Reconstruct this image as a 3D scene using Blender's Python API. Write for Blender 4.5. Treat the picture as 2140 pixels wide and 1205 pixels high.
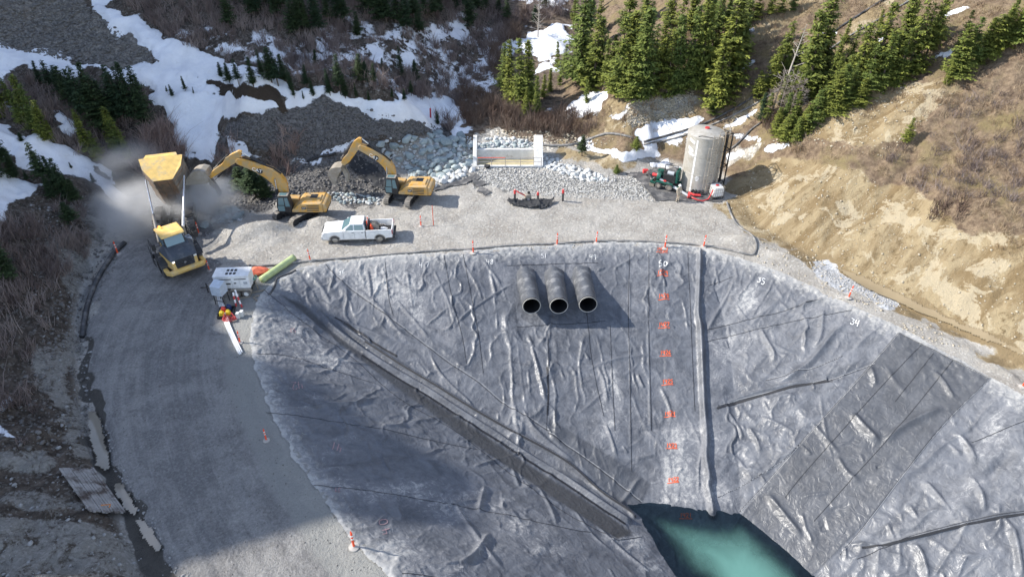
import bpy, bmesh, math, random
import numpy as np
from mathutils import Vector, Matrix
random.seed(7); RNG = np.random.default_rng(7)
scene = bpy.context.scene
for o in list(bpy.data.objects): bpy.data.objects.remove(o)
C = scene.collection
PI = math.pi
# ------------------------------------------------------------------ camera
PITCH = math.radians(36.0); CAMH = 33.9; FPX = 1484.0      # photograph is 2140 px wide
cam_d = bpy.data.cameras.new("camera"); cam = bpy.data.objects.new("camera", cam_d); C.objects.link(cam)
cam.location = (0, 0, CAMH); cam.rotation_euler = (math.pi/2 - PITCH, 0, 0)
cam_d.sensor_width = 36.0; cam_d.lens = 36.0*FPX/2140.0; cam_d.clip_end = 1500; cam_d.clip_start = 0.5
scene.camera = cam
# ------------------------------------------------------------------ light
SUN_EL = math.radians(37.0); SHX, SHY = 0.9968, -0.08      # direction in which shadows fall on flat ground
world = bpy.data.worlds.new("World"); scene.world = world; world.use_nodes = True
wn = world.node_tree.nodes; wl = world.node_tree.links
sky = wn.new("ShaderNodeTexSky"); sky.sky_type = 'NISHITA'; sky.sun_disc = False
sky.sun_elevation = SUN_EL; sky.sun_rotation = math.atan2(-SHX, -SHY)
sky.altitude = 1400
bg = wn["Background"]
# neutral grey added to the sky light to cut its blue tint
_bw = wn.new("ShaderNodeRGBToBW"); _mx = wn.new("ShaderNodeMix"); _mx.data_type = 'RGBA'; _mx.inputs[0].default_value = 0.36
wl.new(sky.outputs[0], _bw.inputs[0]); wl.new(sky.outputs[0], _mx.inputs[6]); wl.new(_bw.outputs[0], _mx.inputs[7]); wl.new(_mx.outputs[2], bg.inputs[0]); bg.inputs[1].default_value = 0.15
sd = bpy.data.lights.new("sun", 'SUN'); sd.energy = 2.75; sd.angle = math.radians(0.5); sd.color = (1.0, 0.95, 0.87)
sun = bpy.data.objects.new("sun", sd); C.objects.link(sun)
_v = Vector((SHX*math.cos(SUN_EL), SHY*math.cos(SUN_EL), -math.sin(SUN_EL)))
sun.rotation_euler = _v.to_track_quat('-Z', 'Y').to_euler(); sun.location = (-60, 0, 90)
scene.view_settings.view_transform = 'Standard'; scene.view_settings.look = 'None'
scene.view_settings.exposure = 1.42; scene.view_settings.gamma = 1.0
scene.cycles.max_bounces = 6; scene.cycles.diffuse_bounces = 3; scene.cycles.volume_bounces = 3
scene.cycles.transparent_max_bounces = 12
# ------------------------------------------------------------------ photo pixel <-> place
CT, ST = math.cos(PITCH), math.sin(PITCH)
def raydir(px, py):
    x = (np.asarray(px, float)-1070)/FPX; y = (602.5-np.asarray(py, float))/FPX
    return np.stack([x, CT+y*ST, -ST+y*CT], -1)
def P(px, py, z=0.0):
    d = raydir(px, py); t = (z-CAMH)/d[..., 2]
    r = d*np.asarray(t)[..., None]; r[..., 2] += CAMH
    return r
def Q(X, Y, Z):
    Z = Z-CAMH; dep = np.maximum(Y*CT-Z*ST, 2.0); up = Y*ST+Z*CT
    return 1070+FPX*X/dep, 602.5-FPX*up/dep, dep
def cast(fn, px, py):
    """where the sight line of a photo pixel meets the height field fn"""
    px = np.atleast_1d(np.asarray(px, float)); py = np.atleast_1d(np.asarray(py, float))
    d = raydir(px, py); lo = np.full(len(px), 20.0); hi = lo.copy(); done = np.zeros(len(px), bool)
    for t in np.arange(20.5, 260, 0.5):
        z = CAMH+d[:, 2]*t; g = fn(d[:, 0]*t, d[:, 1]*t)
        hit = (~done) & (z <= g); hi[hit] = t; lo[hit] = t-0.5; done |= hit
        if done.all(): break
    hi[~done] = 200.0; lo[~done] = 199.0
    for _ in range(10):
        m = (lo+hi)/2; below = CAMH+d[:, 2]*m <= fn(d[:, 0]*m, d[:, 1]*m)
        hi = np.where(below, m, hi); lo = np.where(below, lo, m)
    X = d[:, 0]*hi; Y = d[:, 1]*hi
    return np.stack([X, Y, CAMH+d[:, 2]*hi], -1)
# ------------------------------------------------------------------ numpy noise
def _h(ix, iy, s):
    n = (ix.astype(np.int64)*374761393+iy.astype(np.int64)*668265263+s*1442695041) & 0x7fffffff
    n = ((n ^ (n >> 13))*1274126177) & 0x7fffffff
    return ((n ^ (n >> 16)) & 0xffff)/65535.0
def vn(x, y, s=0):
    x = np.asarray(x, float); y = np.asarray(y, float)
    ix = np.floor(x); iy = np.floor(y); fx = x-ix; fy = y-iy
    fx = fx*fx*fx*(fx*(fx*6-15)+10); fy = fy*fy*fy*(fy*(fy*6-15)+10)
    a = _h(ix, iy, s); b = _h(ix+1, iy, s); c = _h(ix, iy+1, s); d = _h(ix+1, iy+1, s)
    return (a*(1-fx)+b*fx)*(1-fy)+(c*(1-fx)+d*fx)*fy
def fbm(x, y, s=0, o=4, g=0.5):
    r = 0; a = 1.0; t = 0
    for k in range(o):
        r = r+a*(vn(x, y, s+k*17)-0.5); t += a; a *= g; x = x*2.03+11.3; y = y*2.03-7.1
    return r/t*2
def ridged(x, y, s=0, o=3):
    r = 0; a = 1.0; t = 0
    for k in range(o):
        n = 1-abs(2*vn(x, y, s+k*31)-1); r = r+a*n*n; t += a; a *= 0.5; x = x*2.1+5; y = y*2.1+9
    return r/t
def sstep(a, b, x):
    t = np.clip((x-a)/(b-a), 0, 1); return t*t*(3-2*t)
def dpoly(X, Y, pts, closed=False):
    """distance to a polyline, and parameter along it"""
    pts = np.asarray(pts, float); best = np.full(np.shape(X), 1e9); n = len(pts); along = np.zeros(np.shape(X)); acc = 0
    side = np.zeros(np.shape(X))
    for i in range(n if closed else n-1):
        a = pts[i]; b = pts[(i+1) % n]; e = b-a; L = math.hypot(*e)
        t = np.clip(((X-a[0])*e[0]+(Y-a[1])*e[1])/(L*L), 0, 1)
        dx = X-(a[0]+t*e[0]); dy = Y-(a[1]+t*e[1]); d = np.hypot(dx, dy)
        m = d < best; best = np.where(m, d, best); along = np.where(m, acc+t*L, along)
        acc += L
    return best, along
def inside(X, Y, pts):
    r = np.zeros(np.shape(X), bool); n = len(pts)
    for i in range(n):
        x1, y1 = pts[i]; x2, y2 = pts[(i+1) % n]
        if y1 == y2: continue
        c = ((y1 > Y) != (y2 > Y)) & (X < (x2-x1)*(Y-y1)/(y2-y1)+x1)
        r ^= c
    return r
def sdf(X, Y, pts):
    d, _ = dpoly(X, Y, pts, True)
    return np.where(inside(X, Y, pts), d, -d)
# ------------------------------------------------------------------ objects
def tag(o, label=None, cat=None, group=None, kind=None):
    if label: o['label'] = label
    if cat: o['category'] = cat
    if group: o['group'] = group
    if kind: o['kind'] = kind
    return o
def thing(name, loc, label, cat, group=None, rz=0.0):
    o = bpy.data.objects.new(name, None); C.objects.link(o); o.location = loc; o.rotation_euler = (0, 0, rz)
    o.empty_display_size = 0.2
    return tag(o, label, cat, group)
def mesh_np(name, V, F, mat=None, parent=None, smooth=False, mats=None):
    """V (n,3); F (m,k) int array or list of tuples"""
    me = bpy.data.meshes.new(name)
    V = np.asarray(V, np.float32)
    if isinstance(F, np.ndarray):
        m, k = F.shape
        me.vertices.add(len(V)); me.vertices.foreach_set('co', V.ravel())
        me.loops.add(m*k); me.loops.foreach_set('vertex_index', F.ravel().astype(np.int32))
        me.polygons.add(m); me.polygons.foreach_set('loop_start', (np.arange(m)*k).astype(np.int32))
        me.polygons.foreach_set('loop_total', np.full(m, k, np.int32))
        me.update(calc_edges=True)
    else:
        me.from_pydata([tuple(map(float, v)) for v in V], [], F); me.update()
    if smooth: me.polygons.foreach_set('use_smooth', np.ones(len(me.polygons), bool))
    for mm in (mats or ([mat] if mat else [])): me.materials.append(mm)
    o = bpy.data.objects.new(name, me); C.objects.link(o)
    if parent: o.parent = parent
    return o
def fattr(o, name, vals):
    a = o.data.attributes.new(name, 'FLOAT', 'POINT'); a.data.foreach_set('value', np.asarray(vals, np.float32).ravel())
class MB:
    def __init__(s): s.v = []; s.f = []
    def add(s, V, F):
        n = len(s.v); s.v += [tuple(map(float, p)) for p in V]; s.f += [tuple(i+n for i in f) for f in F]; return s
    def box(s, c, d, rz=0, M=None, tx=1.0, ty=1.0):
        """centre, size; tx,ty taper the top"""
        hx, hy, hz = d[0]/2, d[1]/2, d[2]/2
        V = [(-hx, -hy, -hz), (hx, -hy, -hz), (hx, hy, -hz), (-hx, hy, -hz), (-hx*tx, -hy*ty, hz), (hx*tx, -hy*ty, hz), (hx*tx, hy*ty, hz), (-hx*tx, hy*ty, hz)]
        R = (M if M is not None else Matrix.Rotation(rz, 3, 'Z'))
        V = [(R @ Vector(v))+Vector(c) for v in V]
        return s.add(V, [(0, 3, 2, 1), (4, 5, 6, 7), (0, 1, 5, 4), (1, 2, 6, 5), (2, 3, 7, 6), (3, 0, 4, 7)])
    def tube(s, pts, r, n=8, cap=True):
        pts = [Vector(p) for p in pts]; rs = r if hasattr(r, '__len__') else [r]*len(pts)
        V = []; F = []; u = None
        for i, p in enumerate(pts):
            a = pts[max(i-1, 0)]; b = pts[min(i+1, len(pts)-1)]; t = (b-a).normalized() if (b-a).length > 1e-9 else Vector((0, 0, 1))
            if u is None:
                u = t.cross(Vector((0, 0, 1)));
                if u.length < 0.05: u = t.cross(Vector((0, 1, 0)))
            u = (u-t*u.dot(t)); u.normalize(); w = t.cross(u)
            for k in range(n):
                an = 2*PI*k/n; V.append(p+(u*math.cos(an)+w*math.sin(an))*rs[i])
        for i in range(len(pts)-1):
            for k in range(n):
                k2 = (k+1) % n; F.append((i*n+k, i*n+k2, (i+1)*n+k2, (i+1)*n+k))
        if cap: F.append(tuple(range(n-1, -1, -1))); F.append(tuple((len(pts)-1)*n+k for k in range(n)))
        return s.add(V, F)
    def cyl(s, a, b, r, n=16, r2=None): return s.tube([a, b], [r, r if r2 is None else r2], n)
    def prism(s, pts, axis, h0, h1, o=(0, 0, 0), U=None, W=None):
        """extrude a 2D outline; U,W are the 3D directions of its axes, axis the extrusion direction"""
        U = Vector(U); W = Vector(W); A = Vector(axis); o = Vector(o); n = len(pts)
        V = [o+U*p[0]+W*p[1]+A*h0 for p in pts]+[o+U*p[0]+W*p[1]+A*h1 for p in pts]
        F = [tuple(range(n-1, -1, -1)), tuple(range(n, 2*n))]+[(i, (i+1) % n, n+(i+1) % n, n+i) for i in range(n)]
        return s.add(V, F)
    def lathe(s, prof, c=(0, 0, 0), n=24, axis='Z'):
        V = []; F = []; m = len(prof)
        for k in range(n):
            a = 2*PI*k/n
            for r, z in prof:
                x, y = r*math.cos(a), r*math.sin(a)
                V.append((c[0]+x, c[1]+y, c[2]+z) if axis == 'Z' else ((c[0]+x, c[1]+z, c[2]+y) if axis == 'Y' else (c[0]+z, c[1]+x, c[2]+y)))
        for k in range(n):
            for j in range(m-1):
                k2 = (k+1) % n; F.append((k*m+j, k2*m+j, k2*m+j+1, k*m+j+1))
        return s.add(V, F)
    def grid(s, fn, nu, nv):
        V = [fn(i/nu, j/nv) for i in range(nu+1) for j in range(nv+1)]
        return s.add(V, [(i*(nv+1)+j, (i+1)*(nv+1)+j, (i+1)*(nv+1)+j+1, i*(nv+1)+j+1) for i in range(nu) for j in range(nv)])
    def build(s, name, mat, parent=None, bev=0, smooth=False, solid=0):
        me = bpy.data.meshes.new(name); me.from_pydata(s.v, [], s.f); me.validate()
        bm = bmesh.new(); bm.from_mesh(me); bmesh.ops.recalc_face_normals(bm, faces=bm.faces); bm.to_mesh(me); bm.free()
        me.materials.append(mat)
        if smooth:
            for p in me.polygons: p.use_smooth = True
            if smooth == 'auto':
                try: me.set_sharp_from_angle(angle=math.radians(40))
                except Exception: pass
        o = bpy.data.objects.new(name, me); C.objects.link(o)
        if parent: o.parent = parent
        if solid:
            m = o.modifiers.new('solid', 'SOLIDIFY'); m.thickness = solid; m.offset = 0
        if bev:
            m = o.modifiers.new('bevel', 'BEVEL'); m.width = bev; m.segments = 2; m.limit_method = 'ANGLE'; m.angle_limit = math.radians(40)
        return o
def dup_tree(o, parent=None):
    c = o.copy(); C.objects.link(c); c.parent = parent
    for ch in list(o.children): dup_tree(ch, c)
    return c
def smooth_line(pts, n=6):
    """Catmull-Rom through points"""
    p = [np.asarray(q, float) for q in pts]; p = [2*p[0]-p[1]]+p+[2*p[-1]-p[-2]]; out = []
    for i in range(1, len(p)-2):
        for k in range(n):
            t = k/n
            out.append(0.5*((2*p[i])+(-p[i-1]+p[i+1])*t+(2*p[i-1]-5*p[i]+4*p[i+1]-p[i+2])*t*t+(-p[i-1]+3*p[i]-3*p[i+1]+p[i+2])*t**3))
    out.append(p[-2]); return np.array(out)
# ------------------------------------------------------------------ materials
class NT:
    def __init__(s, name):
        s.m = bpy.data.materials.new(name); s.m.use_nodes = True; s.t = s.m.node_tree; s.n = s.t.nodes; s.l = s.t.links
        s.b = s.n['Principled BSDF']; s.tc = s.n.new('ShaderNodeTexCoord')
    def set(s, k, v): s.b.inputs[k].default_value = v
    def con(s, a, k): s.l.new(a, s.b.inputs[k] if isinstance(k, str) else k)
    def noise(s, scale, detail=4, rough=0.6, dist=0.0, vec=None, sc=None):
        n = s.n.new('ShaderNodeTexNoise'); n.inputs['Scale'].default_value = scale; n.inputs['Detail'].default_value = detail
        n.inputs['Roughness'].default_value = rough; n.inputs['Distortion'].default_value = dist
        v = vec or s.tc.outputs['Object']
        if sc:
            mp = s.n.new('ShaderNodeMapping'); mp.inputs['Scale'].default_value = sc; s.l.new(v, mp.inputs[0]); v = mp.outputs[0]
        s.l.new(v, n.inputs['Vector']); return n.outputs['Fac']
    def voro(s, scale, feat='F1', out='Distance', vec=None):
        n = s.n.new('ShaderNodeTexVoronoi'); n.inputs['Scale'].default_value = scale; n.feature = feat
        s.l.new(vec or s.tc.outputs['Object'], n.inputs['Vector']); return n.outputs[out]
    def ramp(s, x, stops):
        n = s.n.new('ShaderNodeValToRGB'); e = n.color_ramp.elements
        while len(e) < len(stops): e.new(0.5)
        for i, (p, c) in enumerate(stops):
            e[i].position = p; e[i].color = (*c, 1) if hasattr(c, '__len__') else (c, c, c, 1)
        s.l.new(x, n.inputs[0]); return n.outputs[0]
    def math(s, op, a, b=None, clamp=False):
        n = s.n.new('ShaderNodeMath'); n.operation = op; n.use_clamp = clamp
        for i, q in enumerate((a, b)):
            if q is None: continue
            if isinstance(q, (int, float)): n.inputs[i].default_value = q
            else: s.l.new(q, n.inputs[i])
        return n.outputs[0]
    def mix(s, f, a, b, mode='MIX'):
        n = s.n.new('ShaderNodeMix'); n.data_type = 'RGBA'; n.blend_type = mode
        for i, q in ((0, f), (6, a), (7, b)):
            if isinstance(q, (int, float)) and i == 0: n.inputs[0].default_value = q
            elif isinstance(q, (tuple, list)): n.inputs[i].default_value = (*q, 1)
            elif isinstance(q, (int, float)): n.inputs[i].default_value = (q, q, q, 1)
            else: s.l.new(q, n.inputs[i])
        return n.outputs[2]
    def attr(s, name):
        n = s.n.new('ShaderNodeAttribute'); n.attribute_name = name; return n.outputs['Fac']
    def sm(s, x, a, b):
        n = s.n.new('ShaderNodeMapRange'); n.interpolation_type = 'SMOOTHSTEP'; s.l.new(x, n.inputs[0])
        n.inputs[1].default_value = a; n.inputs[2].default_value = b; return n.outputs[0]
    def bump(s, h, strength, dist=0.1):
        n = s.n.new('ShaderNodeBump'); n.inputs['Strength'].default_value = strength; n.inputs['Distance'].default_value = dist
        s.l.new(h, n.inputs['Height']); s.l.new(n.outputs[0], s.b.inputs['Normal']); return n
def plain(name, col, rough=0.6, metal=0.0, dirt=0.0, dirtcol=(0.3, 0.28, 0.25), bump=0.0, bs=8.0, spec=0.5, var=0.12):
    t = NT(name); n = t.noise(2.3, 5, 0.65)
    c = t.mix(t.sm(n, 0.3, 0.7), tuple(x*(1-var) for x in col), tuple(min(1, x*(1+var)) for x in col))
    if dirt > 0:
        n2 = t.noise(1.1, 8, 0.7)
        c = t.mix(t.math('MULTIPLY', t.sm(n2, 0.62-dirt*0.5, 0.75-dirt*0.25), 0.85), c, dirtcol)
    t.con(c, 'Base Color'); t.set('Roughness', rough); t.set('Metallic', metal); t.set('Specular IOR Level', spec)
    if bump: t.bump(t.noise(bs, 6, 0.7), bump, 0.03)
    return t.m
# ================================================================== THE GROUND
crest_px = [(830,1205),(740,1120),(690,1050),(640,980),(590,890),(560,820),(540,760),(533,710),(537,660),(550,620),(572,596),(600,580),(625,565),(700,548),(830,538),(960,530),(1060,522),(1150,517),(1300,510),(1390,513),(1460,520),(1550,545),(1630,573),(1700,605),(1880,690),(1990,748),(2140,835)]
crest = [tuple(q[:2]) for q in P([p[0] for p in crest_px], [p[1] for p in crest_px])]
LC = [(3, 0), (-0.5, 13)]+crest[:12]; BC = crest[11:21]; RC = crest[20:]+[(44, 18), (52, 0)]
PIT = LC+BC[1:]+RC[1:]
WATER_Z = -8.9
def pit_depth(X, Y):
    """signed: >0 inside"""
    a = dpoly(X, Y, LC)[0]/np.interp(Y, [22, 26.6, 31, 42], [1.85, 1.90, 2.0, 2.25]); b = dpoly(X, Y, BC)[0]/2.32; c = dpoly(X, Y, RC)[0]/1.77
    d = np.minimum(np.minimum(a, b), c); ins = inside(X, Y, PIT)
    dd = np.where(ins, np.minimum(d, 12.0), -dpoly(X, Y, PIT, True)[0])
    return dd
LT = [(-12,8),(-18,20),(-24,27.5),(-28.3,33.3),(-33.5,43),(-36,50),(-37.5,56),(-37,62),(-32,65),(-26,64.5),(-20,66.5),(-13,68),(-9,70.5),(-7.5,76),(-7,84),(-4,96),(0,112),(6,132),(14,160),(26,200),(30,260)]
RT = [(52,8),(42,25),(37,36),(32,43.5),(27,50.5),(23,57.5),(22.6,62),(21.5,66.5),(16,69.5),(11.5,68),(8,72),(6,78),(6,86),(9,98),(13,112),(20,135),(30,165),(44,200),(50,260)]
LPOLY = LT+[(-260,260),(-260,8)]; RPOLY = RT+[(260,260),(260,8)]
MOUNDS = []   # (x, y, rx, ry, angle, height)
def ground0(X, Y):
    X = np.asarray(X, float); Y = np.asarray(Y, float)
    z = np.zeros(X.shape)
    # valley floor upstream of the headwall
    z = z+0.13*np.clip(Y-72, 0, 300)+0.6*sstep(70.5, 72.5, Y)*sstep(-9, -5, X)*sstep(9, 6, X)
    inl = inside(X, Y, LPOLY); inr = inside(X, Y, RPOLY)
    dl = np.where(inl, dpoly(X, Y, LT)[0], 0); dr = np.where(inr, dpoly(X, Y, RT)[0], 0)
    k = 0.32+0.42*sstep(33, 42, Y)
    hl = k*np.minimum(dl, 8)+0.36*np.clip(dl-8, 0, 22)+0.74*np.clip(dl-30, 0, 300)
    # far left: an unseen ridge is added to shade the valley
    kr = 0.80+0.12*fbm(X*0.05, Y*0.05, 5)
    hr = kr*np.minimum(dr, 7)+0.62*np.clip(dr-7, 0, 28)+0.66*np.clip(dr-35, 0, 300)
    rough = sstep(0, 6, np.maximum(dl, dr))
    w = 1.5*fbm(X*0.06, Y*0.06, 3, 4)+0.55*fbm(X*0.25, Y*0.25, 9, 4)
    z = z+hl+hr+rough*w
    # drainage gullies down the left hill
    z = z-rough*sstep(8, 20, dl)*0.9*ridged(X*0.05+Y*0.05, Y*0.03-X*0.02, 21, 2)
    return z, dl, dr
SHADE_Y = [10, 19, 22.3, 25, 28, 33, 38, 40.2, 41.5, 43, 44.5, 46, 48, 50, 52, 56, 60, 63, 66, 69, 72, 76, 80, 90, 110, 130, 200]
SHADE_X = [-25, -22, -17.5, -12.5, -7, -9, -15.5, -19.5, -21, -21.5, -17.5, -16, -21.5, -26, -29.5, -33, -33, -26, -15, -7, -4, -2, 1, 6, 9, 14, 20]
def ground(X, Y, detail=True):
    X = np.asarray(X, float); Y = np.asarray(Y, float)
    z, dl, dr = ground0(X, Y)
    for (mx, my, rx, ry, an, h) in MOUNDS:
        c, s = math.cos(an), math.sin(an); u = ((X-mx)*c+(Y-my)*s)/rx; v = (-(X-mx)*s+(Y-my)*c)/ry
        r = np.sqrt(u*u+v*v)*(1+0.18*fbm(X*0.35+mx, Y*0.35, 77, 2)); z = z+h*(1-sstep(0.0, 1.0, r))
    # ditches at the foot of both slopes
    for T, dep, w_ in ((LT[:6], 0.55, 0.9), (RT[1:6], 0.35, 1.3)):
        d, al = dpoly(X, Y, T); z = z-dep*np.exp(-(d/w_)**2)
    # unseen ridge past the left frame edge, crest shaped for the wanted shade
    ry = Y-0.08*75
    rx_ = np.interp(ry, SHADE_Y, SHADE_X)
    top = 0.7536*(rx_+100)+1.3*fbm(Y*0.55, X*0.0, 44, 4)
    zr = np.where(X > -100, top-1.9*(X+100), top-0.35*(-100-X))
    z = np.where(X < -60, np.maximum(z, zr), z)
    # pit under the liner
    d = pit_depth(X, Y)
    z = np.where(d > 0, -d-0.45*sstep(0, 0.6, d), z)
    if detail:
        out = sstep(0.0, 0.8, -d)
        hill = sstep(0, 3, np.maximum(dl, dr))
        z = z+out*(0.05*fbm(X*0.8, Y*0.8, 60, 4)+0.02*fbm(X*3, Y*3, 61, 3)+hill*((0.28+0.3*sstep(.5,2,dl)*sstep(60,50,Y))*fbm(X*0.9, Y*0.9, 62, 5)+0.10*ridged(X*1.3, Y*1.3, 63, 2)))
        drr_, arr_ = dpoly(X, Y, RT[:7]); bank = (dr > 0)*sstep(0.3, 2.5, dr)*sstep(26, 12, dr)*(X > 15)
        padm = (dl < .01)*(dr < .01)*(Y > 50)*(d < 0); z = z+padm*(0.10*fbm(X*0.5, Y*0.9, 74, 3)+0.035*fbm(X*1.2+Y*.3, Y*4.5, 75, 3)+0.03*ridged(X*2.2, Y*2.2, 76, 2))
        z = z-bank*(0.75*ridged(arr_*0.16+0.5*fbm(X*0.2, Y*0.2, 70, 2), drr_*0.05, 71, 2)**2+0.30*ridged(arr_*0.55+0.6*fbm(X*0.4, Y*0.4, 72, 2), drr_*0.13, 73, 3))
        # wheel ruts following the haul road round the pit
        dd, al = dpoly(X, Y, LC); rd = np.where((d < 0) & (X < -5) & (dl < 0.3), 1.0, 0.0)
        z = z+rd*sstep(1.5, 3, dd)*(0.11*fbm(dd*1.5+0.4*fbm(X*.12, Y*.12, 67, 2), al*0.07, 64, 3)+0.05*ridged(X*.9+.3*Y, Y*.35, 69, 2)*sstep(.0,.4,fbm(X*.2,Y*.2,68,2))+0.035*fbm(dd*5, al*0.35, 65, 2)-0.08*sstep(.25, .6, fbm(X*.35, Y*.35, 66, 3)))
    return z
def gz(x, y): return float(ground(np.array([x]), np.array([y]))[0])
def add_mound(px, py, rx, ry, an, h):
    p = cast(lambda X, Y: ground(X, Y, False), px, py)[0]; MOUNDS.append((p[0], p[1], rx, ry, math.radians(an), h))
add_mound(690, 268, 14, 6.5, 6, 5.6); add_mound(540, 272, 7, 5, 0, 2.2); add_mound(860, 268, 8, 4.5, -14, 1.6)
add_mound(665, 385, 7.0, 4.5, 10, 1.5); add_mound(620, 420, 5, 3, 0, 0.6)
add_mound(530, 487, 4.6, 2.6, -8, 1.0); add_mound(675, 467, 2.6, 1.3, 5, 0.75); add_mound(575, 470, 2.2, 0.9, 15, 0.45)
add_mound(740, 462, 2.0, 0.8, 8, 0.3); add_mound(800, 415, 3, 1.2, 0, 0.3)
add_mound(1300, 335, 4.5, 2.2, 10, 1.1); add_mound(1210, 330, 3.0, 2.4, 0, 0.6)
add_mound(1560, 505, 2.6, 1.2, -20, 0.6); add_mound(1640, 540, 3.0, 0.9, -35, 0.45); add_mound(1760, 622, 3.0, 0.5, -40, 0.3)
add_mound(530, 195, 7, 2.2, -25, 1.2); add_mound(405, 222, 3.2, 2.2, 10, 0.7)
add_mound(2090, 775, 1.6, 0.6, -45, 0.35); add_mound(1990, 700, 1.2, 0.5, -40, 0.3)
for q in ((1940, 683), (1895, 655), (1850, 640), (1985, 712), (2030, 735), (2075, 768), (2110, 785)):
    add_mound(q[0], q[1], 0.9, 0.5, -40, 0.22)
def axis(segs):
    out = []
    for a, b, st in segs: out += list(np.arange(a, b, st))
    return np.array(out+[segs[-1][1]])
gx = axis([(-260,-110,6),(-110,-70,1.0),(-70,-46,0.45),(-46,46,0.25),(46,75,0.45),(75,110,2),(110,260,8)])
gy = axis([(4,15,1.0),(15,74,0.25),(74,100,0.33),(100,135,0.6),(135,170,2),(170,300,8)])
GX, GY = np.meshgrid(gx, gy, indexing='ij'); GZ = ground(GX, GY)
def gridfaces(nx, ny, keep=None):
    i, j = np.meshgrid(np.arange(nx-1), np.arange(ny-1), indexing='ij')
    a = i*ny+j; F = np.stack([a, a+ny, a+ny+1, a+1], -1).reshape(-1, 4)
    if keep is not None: F = F[keep.reshape(-1)]
    return F
V = np.stack([GX, GY, GZ], -1).reshape(-1, 3)
# bare stony places, snow and soils, laid out on the ground where the photograph shows them
px_, py_, dep_ = Q(V[:, 0], V[:, 1], V[:, 2])
wx = px_+5*fbm(V[:, 0]*0.5, V[:, 1]*0.5, 81, 3)*8; wy = py_+4*fbm(V[:, 0]*0.5, V[:, 1]*0.5, 82, 3)*5
def field(polys, scale=12.0, lo=-2.0, hi=3.0):
    r = np.full(len(V), -99.0)
    for p in polys:
        bx = (wx > min(q[0] for q in p)-40) & (wx < max(q[0] for q in p)+40) & (wy > min(q[1] for q in p)-40) & (wy < max(q[1] for q in p)+40)
        if bx.any(): r[bx] = np.maximum(r[bx], sdf(wx[bx], wy[bx], p))
    return np.clip(r/scale, lo, hi)
SNOW = [
 [(135,-60),(205,-60),(235,15),(255,28),(300,50),(330,60),(350,80),(420,105),(470,130),(520,150),(600,180),(640,205),(590,200),(545,190),(500,170),(430,168),(440,185),(520,205),(575,222),(560,232),(500,240),(455,268),(442,300),(445,335),(400,335),(372,300),(345,250),(320,215),(300,180),(240,160),(165,140),(150,165),(110,160),(60,125),(0,165),(-80,160),(-80,95),(0,100),(60,106),(110,103),(180,135),(260,140),(335,130),(290,100),(215,45),(180,5)],
 [(-60,230),(0,256),(40,270),(70,277),(120,300),(150,318),(200,345),(240,368),(285,415),(250,425),(195,400),(150,375),(110,352),(60,350),(30,320),(-60,300)],
 [(-60,350),(0,358),(45,372),(78,390),(60,410),(20,440),(0,468),(-60,480)],
 [(100,232),(150,258),(168,290),(140,290),(110,262)],[(0,208),(60,222),(60,240),(0,235)],
 [(460,285),(480,282),(515,300),(545,325),(520,335),(500,335),(480,310)],
 [(590,345),(640,325),(700,300),(780,288),(735,302),(690,318),(640,335),(600,350)],
 [(640,205),(700,215),(760,225),(830,252),(900,262),(945,272),(975,290),(985,285),(960,235),(935,215),(890,205),(860,195),(800,200),(740,205),(680,195)],
 [(600,196),(650,188),(760,205),(845,226),(835,244),(760,228),(700,207),(655,208),(622,226),(606,215)],
 [(1060,80),(1085,95),(1110,60),(1150,58),(1200,50),(1198,85),(1190,110),(1140,130),(1115,120),(1100,105),(1060,110)],
 [(1065,-40),(1170,-40),(1190,5),(1150,20),(1120,5),(1075,8)],
 [(1120,160),(1135,140),(1170,125),(1190,135),(1200,150),(1170,145),(1140,155)],
 [(1160,232),(1185,208),(1215,195),(1262,187),(1277,200),(1262,222),(1232,240),(1195,240)],
 [(1273,242),(1298,232),(1312,236),(1290,250)],[(1310,225),(1345,212),(1350,218),(1318,230)],
 [(1322,275),(1350,258),(1400,252),(1448,250),(1470,258),(1455,280),(1440,298),(1410,312),(1380,305),(1345,318),(1335,330),(1290,325),(1245,318),(1218,300),(1225,290),(1270,308),(1310,305),(1330,300)],
 [(1510,262),(1530,248),(1560,238),(1572,236),(1565,255),(1530,270),(1512,274)],[(1528,290),(1560,280),(1568,284),(1535,297)],
 [(1595,300),(1630,296),(1668,300),(1650,308),(1615,316),(1600,312)],[(1552,292),(1575,288),(1578,295),(1556,298)],
 [(1352,335),(1375,325),(1395,335),(1405,352),(1350,352)],[(1405,350),(1428,342),(1430,362),(1410,360)],
 [(1210,290),(1235,285),(1255,293),(1225,300)],[(1500,330),(1530,322),(1535,330),(1505,345)],
 [(1540,150),(1560,135),(1570,128),(1560,155)],[(1560,70),(1575,66),(1578,74),(1562,76)],[(1605,145),(1632,130),(1625,145),(1608,152)],
 [(1710,75),(1745,58),(1750,64),(1720,78)],[(1960,40),(1995,10),(2020,12),(1990,35),(1968,50)],[(1955,108),(1985,98),(1990,110),(1955,122)],[(1845,85),(1865,72),(1870,80),(1850,95)],
 [(-40,895),(30,900),(42,912),(0,912),(-40,915)],[(0,800),(6,830),(0,860),(-20,850)],
]
PATCHY = [[(560,135),(640,150),(760,170),(830,190),(940,215),(1000,210),(1050,170),(1060,120),(1040,60),(990,20),(940,40),(880,60),(820,55),(780,80),(720,20),(690,10),(680,60),(640,90),(560,80),(480,70),(430,60),(380,60),(360,75),(480,118)]]
SCREE = [[(-400,-300),(140,-300),(135,-10),(165,8),(215,42),(255,70),(300,95),(318,108),(300,118),(335,135),(345,147),(290,137),(255,138),(180,130),(130,108),(90,104),(40,104),(0,98),(-400,60)],
 [(370,228),(385,212),(412,202),(440,208),(445,222),(425,225),(420,238),(395,235),(360,238)]]
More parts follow.
